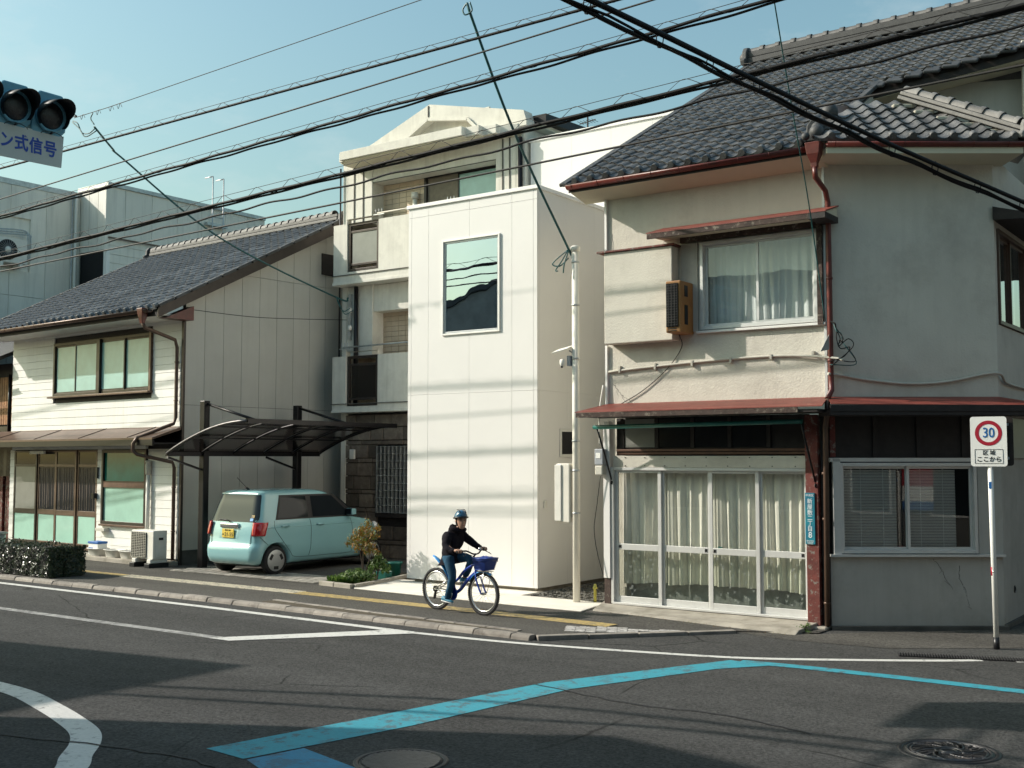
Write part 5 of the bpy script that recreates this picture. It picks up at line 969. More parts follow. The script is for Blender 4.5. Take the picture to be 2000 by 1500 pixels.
# rear window (rounded lower corners), side windows, windscreen
def rw(u, v):
    z = lerp(1.0, 1.505, v); k = 1 - .10 * max(0, (.18 - v) / .18) ** 2; wd = lev(z)[3] - .035; return cpt(z, (u * 2 - 1) * wd * k, .006)
patch('rear_window', rw, 'car_glass', car, 20, 10)
for sg in (1, -1):
    def quad_patch(name, b0, b1, t0, t1, z0, z1, m, off=.006, par=car, rnd=.0): return patch(name, lambda u, v: side(lerp(lerp(b0, t0, v), lerp(b1, t1, v), u), lerp(z0, z1, v), off, sg), m, par, 8, 8)
    quad_patch('side_glass_surround', .50, 2.62, .66, 2.02, 1.03, 1.495, 'car_trim', .004); quad_patch('rear_side_window', .55, 1.30, .69, 1.30, 1.06, 1.46, 'car_glass', .008); quad_patch('front_side_window', 1.42, 2.42, 1.42, 1.98, 1.06, 1.46, 'car_glass', .008)
    # door and panel seams
    for pts in ([(1.34, 1.02), (1.36, .85), (1.35, .5), (1.31, .32)], [(.47, 1.02), (.47, .88), (.62, .68), (.84, .42), (.95, .32), (1.31, .30), (1.8, .30), (2.35, .30), (2.44, .36), (2.46, .6), (2.44, .85), (2.40, 1.0)], [(.10, .74), (.3, .58)]):
        MB().tube([side(a, b, .0, sg) for a, b in (lambda q: [(p.x, p.y) for p in smooth([V(x, y, 0) for x, y in q], 5)])(pts)], .005, 5).build('panel_seam', 'seam', car)
    MB().tube([side(.25, .885, .0, sg), side(1.3, .892, .0, sg), side(2.5, .895, .0, sg)], .006, 5).build('swage_line', 'car_paint', car)
    for y in (.62, 1.50):
        MB().tube([side(y, .905, .0, sg), side(y + .02, .908, .03, sg), side(y + .17, .908, .03, sg), side(y + .19, .905, .0, sg)], .013, 8).build('door_handle', 'car_paint', car); MB().ball(side(y + .1, .90, -.02, sg), .035, .07, .04).build('handle_recess', 'car_paint', car)
    m_ = MB().loft([[side(2.34, 1.06, .02, sg) + V(sg * o * .17, y_, z_) for y_, z_ in ((-.05, 0), (.06, .01), (.06, .12), (-.05, .13))] for o in (.0, .25, .95, 1.0)], True, True).build('door_mirror', 'car_paint', car, .02, True)
    MB().box(sg * .72 if sg > 0 else -.86, sg * .86 if sg > 0 else -.72, 2.275, 2.285, 1.07, 1.18).build('mirror_glass', 'car_glass', m_)
    # tail lamp wrapping the rear corner
    s0, s1 = .56, .82
    def tl(u, v): z = lerp(.745, .995, v); e = .9 - .1 * abs(2 * v - 1) ** 4; return cpt(z, sg * lerp(s0 + .02 * (1 - v), s1 - .02 * (1 - v) + .02, u), .018 + .008 * math.sin(u * math.pi))
    tlo = patch('tail_lamp', tl, 'tail_red', car, 10, 8); so_ = tlo.modifiers.new('s', 'SOLIDIFY'); so_.thickness = .03; so_.offset = -1 if sg > 0 else 1
    for y in WY:
        x = sg * .665; w0 = V(x, y, WR)
        wl = MB().lathe(w0 - V(sg * .075, 0, 0), (sg, 0, 0), [(.19, 0), (.24, .0), (.265, .02), (WR, .05), (WR, .10), (.265, .13), (.245, .145), (.19, .145)], 32).build('wheel', 'rubber', car)
        MB().lathe(w0 + V(sg * .045, 0, 0), (sg, 0, 0), [(.205, 0), (.205, .022), (.195, .030), (.12, .034), (.06, .040), (.0, .040)], 28).build('wheel_cover', 'wheel_cover', wl)
        for k in range(3):
            an = k * 2 * math.pi / 3 + .5; c = w0 + V(sg * .0795, .135 * math.cos(an), .135 * math.sin(an)); tv = V(0, -math.sin(an), math.cos(an)); rv_ = V(0, math.cos(an), math.sin(an))
            MB().obox(c, (1, 0, 0), tv, rv_, .004, .055, .03).build('cover_slot', 'car_trim', wl, .012)
patch('windscreen', lambda u, v: V((u * 2 - 1) * (lev(lerp(1.04, 1.47, v))[3] - .08), lev(lerp(1.04, 1.47, v))[2] + .006, lerp(1.04, 1.47, v)), 'car_glass', car, 12, 8)
# tailgate: seam, garnish, plate, wiper
MB().tube(smooth([cpt(.99, -.60, .002), cpt(.9, -.56, .002), cpt(.75, -.55, .002), cpt(.60, -.54, .002), cpt(.572, -.50, .004), cpt(.565, 0, .006), cpt(.572, .50, .004), cpt(.60, .54, .002), cpt(.75, .55, .002), cpt(.9, .56, .002), cpt(.99, .60, .002)], 4), .005, 5).build('tailgate_seam', 'seam', car)
patch('plate_recess', lambda u, v: cpt(lerp(.68, .90, v), lerp(-.33, .20, u), .002), 'seam', car, 6, 4).data.materials[0] = MATS['car_paint']
MB().obox(cpt(.925, -.06, .02), (1, 0, 0), (0, 1, 0), (0, 0, 1), .25, .028, .045).build('chrome_garnish', 'chrome', car, .018)
pl = MB().obox(cpt(.78, -.07, .02), (1, 0, 0), (0, 1, 0), (0, 0, 1), .165, .008, .082).build('licence_plate', 'plate_yellow', car, .004)
pc_ = cpt(.78, -.07, .03); text('plate_number', '21-55', .105, frame((pc_.x + .03, pc_.y, .755), (1, 0, 0), (0, 0, 1)), 'text_black', pl, .001, 1.0, .001); text('plate_number', 'の', .05, frame((pc_.x - .13, pc_.y, .755), (1, 0, 0), (0, 0, 1)), 'text_black', pl, .001); text('plate_number', '熊本 580', .042, frame((pc_.x, pc_.y, .835), (1, 0, 0), (0, 0, 1)), 'text_black', pl, .001)
MB().tube([cpt(1.0, -.05, .03), cpt(1.03, -.2, .03), cpt(1.035, -.38, .025)], .012, 6).build('rear_wiper', 'car_trim', car); MB().box(-.52, .52, .25, .34, 1.50, 1.535).build('roof_spoiler', 'car_paint', car, .014)
for a, z, m in ((.5, 1.045, 'fender_blue'), (.52, 1.105, 'paint_yellow')): c = cpt(z, a, .009); MB().obox(c, (1, 0, 0), (0, .3, 1), (0, 1, -.3), .04, .025, .001).build('window_sticker', m, car)
MB().cyl((-.05, .5, 1.60), (-.05, .42, 1.64), .02, 8).build('antenna_base', 'car_trim', car); MB().cyl((-.05, .45, 1.63), (-.05, .22, 1.83), .005, 5).build('antenna', 'car_trim', car)
for sg in (1, -1): MB().ball((sg * .52, 3.26, .78), .11, .08, .1).build('headlight', 'lamp_white', car)
# ---------------------------------------------------------------- bicycle and rider (local axes: x forward, y left)
BM = (-10.19, 12.95, 0); BR = R(-7.2)
bk_ = thing('bicycle', 'blue and silver child bicycle with front basket on the pavement', 'bicycle', BM, None, BR)
WRB = .300
def wheel(cx, par):
    ring = lambda r, n=48: [(cx + r * math.cos(2 * math.pi * k / n), 0, WRB + r * math.sin(2 * math.pi * k / n)) for k in range(n + 1)]
    ty = MB().tube(ring(WRB - .020), .021, 8, False).build('wheel', 'rubber', par)
    mb = MB()
    for k in range(72): a = 2 * math.pi * k / 72; d = V(math.cos(a), 0, math.sin(a)); c = V(cx, 0, WRB) + d * (WRB - .001); mb.obox(c, d, (0, 1, 0), V(-d.z, 0, d.x), .004, .016, .006)
    mb.build('tread', 'rubber', ty); MB().tube(ring(WRB - .052), .013, 8, False).build('rim', 'steel', ty)
    MB().cyl((cx, -.035, WRB), (cx, .035, WRB), .018, 12).build('hub', 'steel', ty)
    for k in range(24):
        a = 2 * math.pi * k / 24; s = (.03 if k % 2 else -.03); b = a + (.35 if k % 4 < 2 else -.35); MB().cyl((cx + .016 * math.cos(b), s, WRB + .016 * math.sin(b)), (cx + (WRB - .06) * math.cos(a), 0, WRB + (WRB - .06) * math.sin(a)), .0014, 4).build('spoke', 'steel', ty)
RX, FXX = -.475, .475
wheel(RX, bk_); wheel(FXX, bk_)
BB = V(-.085, 0, .27); HT0, HT1 = V(.335, 0, .60), V(.292, 0, .735); ST = V(-.19, 0, .60)
def tb_(name, pts, r, m, par=bk_, n=8): return MB().tube(pts, r, n).build(name, m, par)
tb_('down_tube', smooth([HT0, (.15, 0, .46), (.02, 0, .33), BB]), .026, 'bike_blue'); tb_('top_tube', smooth([HT1 + V(0, 0, -.03), (.1, 0, .60), (-.05, 0, .46), (-.145, 0, .42)]), .02, 'bike_blue'); tb_('seat_tube', [BB, ST], .017, 'bike_blue'); tb_('head_tube', [HT0 + V(.008, 0, -.03), HT1], .024, 'bike_blue'); tb_('seat_post', [ST, (-.215, 0, .70)], .013, 'steel')
for s in (-1, 1):
    tb_('chain_stay', [BB + V(0, s * .03, 0), (RX, s * .055, WRB)], .010, 'steel'); tb_('seat_stay', [(-.155, s * .03, .47), (RX, s * .055, WRB)], .009, 'steel'); tb_('fork_blade', smooth([HT0 + V(.01, s * .03, -.02), (.375, s * .05, .50), (.43, s * .05, .38), (FXX, s * .05, WRB)]), .013, 'bike_blue')
    tb_('crank_arm', [BB + V(0, s * .06, 0), BB + (V(-.05, s * .075, -.13) if s < 0 else V(.05, s * .075, .13))], .010, 'steel'); c = BB + (V(-.05, -.12, -.13) if s < 0 else V(.05, .12, .13)); MB().obox(c, (1, 0, 0), (0, 1, 0), (0, 0, 1), .045, .04, .009).build('pedal', 'black_plastic', bk_, .004)
    tb_('rack_stay', [(FXX, s * .06, WRB), (.52, s * .07, .45), (.55, s * .08, .615)], .005, 'steel', bk_, 5); tb_('brake_lever', [(.30, s * .20, .885), (.36, s * .24, .85), (.35, s * .28, .83)], .006, 'black_metal', bk_, 5)
tb_('stem', [HT1, (.275, 0, .80), (.315, 0, .85)], .014, 'black_metal')
tb_('handlebar', smooth([(.235, -.29, .885), (.28, -.16, .895), (.315, -.05, .85), (.315, .05, .85), (.28, .16, .895), (.235, .29, .885)]), .0115, 'black_metal')
for s in (-1, 1): tb_('grip', [(.232, s * .30, .884), (.268, s * .20, .893)], .017, 'black_plastic')
tb_('brake_cable', smooth([(.33, -.2, .87), (.42, -.1, .80), (.40, .0, .68)]), .004, 'black_plastic', bk_, 5); tb_('bell', [(.30, .1, .89), (.30, .1, .93)], .02, 'steel')
MB().lathe(BB - V(0, .055, 0), (0, 1, 0), [(.075, 0), (.08, .002), (.08, .006), (.04, .008), (0, .008)], 24).build('chainring', 'black_metal', bk_); MB().lathe(BB - V(0, .065, 0), (0, 1, 0), [(.095, 0), (.10, .004), (.088, .006), (.088, 0)], 28).build('chain_guard', 'bike_blue', bk_)
MB().lathe((RX, -.04, WRB), (0, 1, 0), [(.045, 0), (.045, .02), (0, .02)], 16).build('sprocket', 'black_metal', bk_); tb_('chain', [(RX, -.045, WRB + .045), BB + V(0, -.05, .075)], .005, 'black_metal', bk_, 4); tb_('chain', [(RX + .03, -.045, WRB - .1), BB + V(0, -.05, -.075)], .005, 'black_metal', bk_, 4); MB().obox((RX + .02, -.055, WRB - .07), (1, 0, 0), (0, 1, 0), (.25, 0, 1), .018, .012, .07).build('derailleur', 'black_metal', bk_, .006)
MB().obox((-.20, 0, .69), (1, 0, .06), (0, 1, 0), (0, 0, 1), .085, .055, .02).build('saddle', 'black_plastic', bk_, .02)
def fender(name, cx, a0, a1, m, wd=.03, off=.03, flat=None):
    rows = []
    for k in range(17):
        a = R(a0 + (a1 - a0) * k / 16); d = V(math.cos(a), 0, math.sin(a)); c = V(cx, 0, WRB) + d * (WRB + off); rows.append([c + V(0, wd * q, 0) - d * (.018 * q * q) for q in (-1, -.5, 0, .5, 1)])
    o = MB().loft(rows, False, True, False).build(name, m, bk_); o.modifiers.new('s', 'SOLIDIFY').thickness = .004
fender('front_fender', FXX, 60, 150, 'fender_blue', .035, .02)
rows = [[V(x, wd * q, z - .015 * q * q) for q in (-1, -.5, 0, .5, 1)] for x, z, wd in ((-.20, .45, .03), (-.26, .57, .042), (-.34, .66, .048), (-.43, .73, .048), (-.51, .77, .038), (-.55, .785, .018))]
o = MB().loft(rows, False, True, False).build('rear_fender', 'fender_blue', bk_); o.modifiers.new('s', 'SOLIDIFY').thickness = .005
MB().box(.40, .60, -.07, .07, .612, .622).build('basket_rack', 'steel', bk_)
# basket with mesh sides
bs = MB(); bt = [(.365, -.125), (.625, -.14), (.625, .14), (.365, .125)]; bb = [(.40, -.09), (.59, -.10), (.59, .10), (.40, .09)]
for z, q, r_ in ((.80, 1.0, .008), (.64, 0.0, .006)):
    c = [V(b[0] + (t[0] - b[0]) * q, b[1] + (t[1] - b[1]) * q, z) for t, b in zip(bt, bb)]
    for i in range(4): bs.tube([c[i], c[(i + 1) % 4]], r_, 6)
bas = bs.build('basket', 'basket_blue', bk_); wires = MB()
for k in range(1, 7):
    q = k / 7; c = [V(b[0] + (t[0] - b[0]) * q, b[1] + (t[1] - b[1]) * q, .64 + .16 * q) for t, b in zip(bt, bb)]
    for i in range(4): wires.tube([c[i], c[(i + 1) % 4]], .0026, 4)
for i in range(4):
    for k in range(9): s = k / 9; j = (i + 1) % 4; T = V(*bt[i], .80).lerp(V(*bt[j], .80), s); Bq = V(*bb[i], .64).lerp(V(*bb[j], .64), s); wires.tube([Bq, T], .0026, 4)
wires.build('basket_mesh', 'basket_blue', bas); MB().quad(*[V(*b, .642) for b in bb]).build('basket_floor', 'basket_blue', bas); MB().loft([[V(b[0] + (t[0] - b[0]) * q, (b[1] + (t[1] - b[1]) * q) * .93, .645 + .15 * q) for t, b in zip(bt, bb)] for q in (0, 1)], False, False).build('basket_liner', 'basket_blue', bas)
rows = [[V(t[0] + (.5 - t[0]) * s, t[1] * (1 - s), z + .012 * math.sin(9 * i + 7 * s)) for i, t in enumerate([bt[0], (.50, -.133), bt[1], (.625, 0), bt[2], (.5, .133), bt[3], (.365, 0)])] for s, z in ((.02, .76), (.03, .805), (.4, .80), (.8, .825), (1, .81))]
MB().loft(rows, True, True).build('basket_cover', 'basket_blue', bas); tb_('kickstand', [(RX + .03, .06, .27), (RX - .12, .07, .20)], .008, 'steel')
MB().obox((FXX, 0, .62), (1, 0, 0), (0, 1, 0), (0, 0, 1), .01, .03, .02).build('front_reflector', 'lamp_white', bk_); tb_('front_lamp', [(.56, 0, .58), (.60, 0, .575)], .022, 'lamp_white')

pr = thing('person', 'child in black hoodie, jeans and blue helmet riding the blue bicycle', 'person', BM, None, BR)
def skin(name, pts, edges, m, par, sub=2):
    """skinned figure part: pts = (x,y,z,r) or (x,y,z,rx,ry); edges by index; vertex 0 is the root"""
    me = bpy.data.meshes.new(name); me.from_pydata([p[:3] for p in pts], edges, []); me.materials.append(MATS[m]); o = bpy.data.objects.new(name, me); col.objects.link(o)
    md = o.modifiers.new('skin', 'SKIN'); md.use_smooth_shade = True
    for k, p in enumerate(pts): s = me.skin_vertices[0].data[k]; s.radius = (p[3], p[4] if len(p) > 4 else p[3]); s.use_root = (k == 0)
    su = o.modifiers.new('sub', 'SUBSURF'); su.levels = sub; su.render_levels = sub; attach(o, par); return o
# body under the clothes, one continuous surface
bodyp = [(-.205, 0, .78, .06), (-.19, 0, .92, .06), (-.12, 0, 1.06, .06), (-.075, 0, 1.13, .045), (-.035, 0, 1.185, .037), (-.005, 0, 1.24, .04),
         (-.10, -.13, 1.10, .045), (-.03, -.25, .96, .033), (.12, -.26, .90, .026), (.215, -.262, .898, .021), (-.10, .13, 1.10, .045), (.0, .25, .98, .033), (.13, .262, .915, .026), (.215, .262, .905, .021),
         (-.16, -.085, .745, .05), (-.03, -.115, .50, .045), (-.115, -.12, .25, .032), (-.155, -.12, .17, .03), (-.20, .085, .76, .05), (.12, .11, .755, .05), (.03, .115, .58, .036), (-.04, .12, .46, .03)]
bodye = [(0, 1), (1, 2), (2, 3), (3, 4), (4, 5), (2, 6), (6, 7), (7, 8), (8, 9), (2, 10), (10, 11), (11, 12), (12, 13), (0, 14), (14, 15), (15, 16), (16, 17), (0, 18), (18, 19), (19, 20), (20, 21)]
bd = skin('body', bodyp, bodye, 'skin', pr)
hd = [(-.225, 0, .80, .125, .14), (-.215, 0, .745, .105, .125), (-.185, 0, .93, .135, .15), (-.135, 0, 1.06, .125, .145), (-.085, 0, 1.135, .085, .10), (-.045, 0, 1.185, .06, .065),
      (-.10, -.145, 1.095, .075), (-.065, -.22, .99, .066), (-.03, -.262, .935, .06), (.06, -.267, .905, .05), (.135, -.265, .895, .042), (.165, -.264, .893, .034), (-.10, .145, 1.095, .075), (-.05, .21, 1.02, .066), (.005, .255, .975, .058), (.08, .26, .935, .05), (.145, .262, .912, .042), (.175, .262, .906, .034)]
hde = [(0, 1), (0, 2), (2, 3), (3, 4), (4, 5), (3, 6), (6, 7), (7, 8), (8, 9), (9, 10), (10, 11), (3, 12), (12, 13), (13, 14), (14, 15), (15, 16), (16, 17)]
ho = skin('hoodie', hd, hde, 'hoodie', pr, 3); 
dm = bpy.data.textures.new('folds', 'CLOUDS'); dm.noise_scale = .07; dp_ = ho.modifiers.new('folds', 'DISPLACE'); dp_.texture = dm; dp_.strength = .02; dp_.mid_level = .5
# hood bunched round the neck
rows = []
for k in range(13):
    a = R(-200 + 400 * k / 12 * .9); rr = .085 + .012 * math.sin(3 * a); c = V(-.055 + rr * math.cos(a) * 1.05, rr * math.sin(a) * 1.05, 1.195 + .025 * math.cos(a + math.pi)); rows.append(c)
MB().tube(rows, [.02] + [.036] * 11 + [.02], 8).build('hood', 'hoodie', pr); MB().ball((-.145, 0, 1.16), .05, .085, .07).build('hood_back', 'hoodie', pr)
tr = [(-.20, 0, .765, .105, .12), (-.20, 0, .80, .10, .115), (-.14, -.09, .735, .090), (-.07, -.105, .61, .075), (-.025, -.118, .50, .064), (-.075, -.12, .36, .056), (-.125, -.12, .23, .049), (-.145, -.12, .175, .047),
      (-.12, .09, .765, .088), (.0, .105, .775, .078), (.125, .11, .75, .066), (.08, .112, .655, .058), (.02, .118, .55, .05), (-.02, .12, .49, .048)]
tre = [(0, 1), (0, 2), (2, 3), (3, 4), (4, 5), (5, 6), (6, 7), (0, 8), (8, 9), (9, 10), (10, 11), (11, 12), (12, 13)]
to = skin('jeans', tr, tre, 'denim', pr); dm2 = bpy.data.textures.new('folds2', 'CLOUDS'); dm2.noise_scale = .05; d2 = to.modifiers.new('folds', 'DISPLACE'); d2.texture = dm2; d2.strength = .014
for (x, y, z, tl) in ((-.165, -.12, .158, -.10), (-.035, .12, .425, .12)):   # shoes on the pedals
    rg = [];
    for dx, wd, hh, dz in ((-.075, .022, .03, .02), (-.06, .034, .06, .03), (-.02, .036, .068, .035), (.04, .040, .045, .022), (.10, .040, .034, .016), (.135, .028, .024, .013), (.15, .010, .012, .012)): rg.append([V(x + dx, y + wd * math.cos(a), z + dz + tl * dx + hh * .55 * math.sin(a)) for a in [2 * math.pi * q / 12 for q in range(12)]])
    s_ = MB().loft(rg, True, True).build('shoe', 'shoe', pr)
    MB().loft([[V(x + dx, y + wd * math.cos(a), z + tl * dx - .004 + .008 * math.sin(a)) for a in [2 * math.pi * q / 10 for q in range(10)]] for dx, wd in ((-.08, .02), (-.06, .036), (.04, .042), (.12, .036), (.152, .012))], True, True).build('shoe_sole', 'shoe_sole', s_); MB().tube([(x + .01, y - .03, z + .05), (x + .03, y, z + .062), (x + .05, y + .03, z + .045)], .006, 5).build('shoe_laces', 'shoe_sole', s_)
# hands: palm, four curled fingers and a thumb closing on the grip
for s in (-1, 1):
    hx, hy, hz = .205, s * .258, .905 if s < 0 else .91
    p = [(hx - .02, hy, hz, .021, .017), (hx + .015, hy, hz + .008, .030, .016), (hx + .035, hy, hz + .010, .032, .014)]; e = [(0, 1), (1, 2)]
    ho_ = skin('hand', p, e, 'skin', pr, 2)
    for k in range(4):
        yy = hy + s * (-.027 + .018 * k); l = (.95, 1.08, 1.0, .8)[k]; skin('finger', [(hx + .035, yy, hz + .010, .0088), (hx + .062 * l, yy, hz + .006, .0085), (hx + .072 * l, yy, hz - .018, .008), (hx + .056 * l, yy, hz - .036, .007)], [(0, 1), (1, 2), (2, 3)], 'skin', ho_, 1)
    skin('thumb', [(hx + .0, hy - s * .028, hz + .0, .0105), (hx + .022, hy - s * .042, hz - .012, .0095), (hx + .045, hy - s * .040, hz - .028, .008)], [(0, 1), (1, 2)], 'skin', ho_, 1)
# head, turned a little towards the street
HC = V(.015, 0, 1.312); HR = Matrix.Translation(HC) @ Matrix.Rotation(R(-24), 4, 'Z') @ Matrix.Rotation(R(4), 4, 'Y')
prof = [(-.118, .022, .020, .052), (-.110, .038, .034, .045), (-.09, .055, .048, .032), (-.06, .070, .058, .018), (-.03, .080, .066, .008), (.0, .086, .071, .002), (.03, .090, .074, -.004), (.06, .088, .073, -.006), (.09, .073, .062, -.006), (.112, .042, .038, -.006), (.12, .01, .01, -.006)]
rg = []
for z, rx, ry, ox in prof:
    ring_ = []
    for k in range(24):
        a = 2 * math.pi * k / 24; x = rx * math.cos(a); y = ry * math.sin(a); f = max(0, math.cos(a)) ** 8
        if abs(a) < .2 or a > 6.0: x += {-.03: .020, .0: .012, -.06: .006}.get(z, 0) if True else 0
        if z == .0 or z == .03: x -= .006 * (1 if .25 < abs(math.sin(a)) < .55 and x > 0 else 0)
        ring_.append(HR @ V(x + ox, y, z))
    rg.append(ring_)
hdm = MB().loft(rg, True, True); hobj = hdm.build('head', 'skin', pr, 0, True)
def hp(x, y, z): return HR @ V(x, y, z)
for s in (-1, 1):
    MB().ball(hp(.083, s * .030, .008), .008, .013, .006, 8, 6).build('eye', 'hair', hobj); MB().tube([hp(.087, s * .016, .026), hp(.085, s * .032, .030), hp(.076, s * .046, .025)], .0035, 5).build('eyebrow', 'hair', hobj)
    MB().ball(hp(-.008, s * .072, -.008), .017, .008, .026, 10, 8).build('ear', 'skin', hobj); MB().tube([hp(.02, s * .078, .05), hp(.015, s * .077, -.02), hp(.035, s * .05, -.095), hp(.05, 0, -.122)], .005, 5).build('helmet_strap', 'black_plastic', hobj)
mat('lips', (.32, .12, .10), .5); MB().tube([hp(.083, -.018, -.070), hp(.091, 0, -.068), hp(.083, .018, -.070)], .005, 6).build('mouth', 'lips', hobj)
rg = [[hp(-.02 + rx * math.cos(a), ry * math.sin(a), z) for a in [2 * math.pi * k / 20 for k in range(20)]] for z, rx, ry in ((-.055, .066, .064), (-.03, .074, .072), (.03, .09, .078), (.07, .095, .08))]
MB().loft([[hp(-.012 + rx * math.cos(R(70 + 220 * k / 16)), ry * math.sin(R(70 + 220 * k / 16)), z) for k in range(17)] for z, rx, ry in ((-.075, .072, .062), (-.04, .086, .071), (.0, .092, .076), (.06, .094, .078))], False, True, False).build('hair', 'hair', hobj)
# helmet
rg = []
for k in range(11):
    t_ = k / 10 * math.pi / 2; rg.append([hp(-.004 + (.116 * math.cos(t_)) * math.cos(a), .096 * math.cos(t_) * math.sin(a), .035 + .115 * math.sin(t_) - (.022 * math.cos(a + math.pi) * math.cos(t_) if True else 0)) for a in [2 * math.pi * q / 28 for q in range(28)]])
he = MB().loft(rg, True, True).build('helmet', 'helmet_blue', pr); so_ = he.modifiers.new('s', 'SOLIDIFY'); so_.thickness = .012
MB().tube([hp(-.004 + .118 * math.cos(a), .098 * math.sin(a), .035 - .022 * math.cos(a + math.pi)) for a in [2 * math.pi * q / 28 for q in range(29)]], .012, 6).build('helmet_rim', 'black_plastic', he)
for q in (-.045, 0, .045): MB().tube([hp(.085, q, .115), hp(.03, q, .152), hp(-.05, q, .145)], .007, 5).build('helmet_vent', 'black_plastic', he)
mat('print_grey', (.05, .05, .055), .9); 
for tx, z in (('SGGAT T', 1.045), ('UNIT T', 1.005)): text('chest_print', tx, .042, frame((-.075, -.145, z), (.9, -.42, .1), (.1, 0, 1)), 'print_grey', pr, .001, .9)
# ---------------------------------------------------------------- speed limit sign
t = thing('speed_sign', 'white speed limit sign reading 30 on a white pole with a red band', 'sign', (-3.27, 14.40, RZ))
MB().cyl((-3.27, 14.40, RZ + .14), (-3.294, 14.42, 2.61), .031, 18).build('pole', 'sign_white', t); MB().cyl((-3.27, 14.40, RZ - .02), (-3.27, 14.40, RZ + .14), .035, 18).build('pole_foot', 'black_plastic', t); MB().cyl((-3.280, 14.409, .81), (-3.282, 14.410, .91), .033, 18).build('red_band', 'sign_red', t); MB().lathe((-3.281, 14.377, .86), (0, -1, 0), [(.012, 0), (.012, .003), (0, .003)], 8).build('band_stud', 'steel', t)
SN = V(.14, -.99, 0).normalized(); SX = V(-SN.y, SN.x, 0); SC = V(-3.292, 14.38, 2.40)
def rrect(w_, h_, r_, n=6):
    out = []
    for cx_, cy_, a0 in ((w_ - r_, h_ - r_, 0), (-w_ + r_, h_ - r_, 90), (-w_ + r_, -h_ + r_, 180), (w_ - r_, -h_ + r_, 270)): out += arc(cx_, cy_, r_, a0, a0 + 90, n)
    return out
sp = lambda x, z, o=0: SC + SX * x + V(0, 0, z) + SN * o
MB().prism([sp(x, z, .0) for x, z in rrect(.202, .297, .035)], SN * .006).build('plate', 'sign_white', t, 0, True); MB().prism([sp(x, z, -.07) for x, z in rrect(.20, .29, .035)], SN * .03).build('back_panel', 'bronze', t, 0, True).location += SX * .07
for z in (-.2, .2): MB().bar(sp(-.15, z, -.02), sp(.22, z, -.02), .02, .03).build('plate_bracket', 'galv', t)
ring_o, ring_i = .15, .108
MB().loft([[sp(r_ * math.cos(2 * math.pi * k / 40), .10 + r_ * math.sin(2 * math.pi * k / 40), .0085) for k in range(40)] for r_ in (ring_o, ring_i)], False, False).build('red_ring', 'sign_red', t)
text('speed_number', '30', .17, frame(sp(0, .10, .009), SX, (0, 0, 1)), 'text_blue', t, .001, .8, .001); text('lettering', '区 域', .062, frame(sp(0, -.137, .009), SX, (0, 0, 1)), 'text_black', t, .001, 1, .0005); text('lettering', 'ここから', .07, frame(sp(0, -.215, .009), SX, (0, 0, 1)), 'text_black', t, .001, 1, .0008)
mb = MB()
for a, b in (((-.155, -.262), (.155, -.262)), ((.155, -.262), (.155, -.095)), ((.155, -.095), (-.155, -.095)), ((-.155, -.095), (-.155, -.262))): mb.bar(sp(*a, .008), sp(*b, .008), .004, .002, SN)
mb.build('text_border', 'text_black', t); MB().obox(V(-3.288, 14.383, 1.88), SX, SN, V(0, 0, 1), .016, .004, .04).build('pole_sticker', 'text_blue', t)
# ---------------------------------------------------------------- traffic signal over the road, facing +X
sg_ = thing('traffic_signal', 'pale blue horizontal traffic signal with dark hoods hanging at the upper left', 'traffic light', (-11.4, 2.2, RZ))
SXp = -10.83; tilt = Matrix.Translation((SXp, 6.4, 5.80)) @ Matrix.Rotation(R(8), 4, 'Y')
def TS(x, y, z): return tilt @ V(x, y - 6.4, z - 5.80)
for yc in (6.72, 6.32, 5.92):
    p = [(yc - .195, 5.55), (yc + .10, 5.55), (yc + .195, 5.66), (yc + .195, 5.93), (yc + .12, 6.03), (yc - .14, 6.03), (yc - .195, 5.96)]
    MB().prism([TS(-.10, y, z) for y, z in p], TS(.10, 0, 0) - TS(-.06, 0, 0)).build('lamp_housing', 'signal_blue', sg_, .015, True)
    c = TS(.06, yc, 5.79); d = (TS(1, 0, 0) - TS(0, 0, 0)).normalized()
    MB().lathe(c, d, [(.172, 0), (.172, .03), (.152, .035), (.150, .02)], 28).build('lens_ring', 'signal_blue', sg_); MB().lathe(c + d * .012, d, [(.150, 0), (.12, .022), (.06, .034), (0, .038)], 24).build('lens', 'lens', sg_)
    side_ = d.cross(V(0, 0, 1)).normalized(); up_ = side_.cross(d); rows = []
    for q in range(2):
        rows.append([c + d * (.03 if q == 0 else (.10 + .20 * max(0, math.sin(R(a))) ** .7 if True else 0)) + (side_ * math.cos(R(a)) + up_ * math.sin(R(a))) * .166 for a in range(-40, 221, 13)])
    h = MB().loft(rows, False, True, False).build('hood', 'signal_hood', sg_); h.modifiers.new('s', 'SOLIDIFY').thickness = .004
bt_ = TS(.03, 6.90, 5.55)
mb = MB().prism([V(SXp + .02, 5.66, 5.24), V(SXp + .02, 6.88, 5.27), V(SXp + .02, 6.90, 5.61), V(SXp + .02, 5.66, 5.60)], (.012, 0, 0)); bdp = mb.build('sign_board', 'sign_white', sg_, 0, True); bdp.data.materials[0] = MATS['concrete_new']
mat('board_white', (.66, .64, .58), .6, .03, 5); bdp.data.materials[0] = MATS['board_white']
for k, ch in enumerate('号信式ンタボ押'): text('sign_lettering', ch, .175, frame((SXp + .035, 6.745 - k * .162, 5.43 - .003 * k), (0, 1, .012), (0, 0, 1)), 'sign_blue_text', sg_, .001, .88, .0045)
for y in (6.72, 6.32, 5.92): MB().cyl((SXp + .1, y - .02, 5.585), (SXp + .14, y - .02, 5.585), .012, 6).build('wing_bolt', 'black_metal', sg_); MB().tube([(SXp + .1, y + .13 * math.cos(R(a)), 5.56 + .05 * math.sin(R(a))) for a in range(10, 171, 20)], .004, 4).build('latch_wire', 'black_metal', sg_)
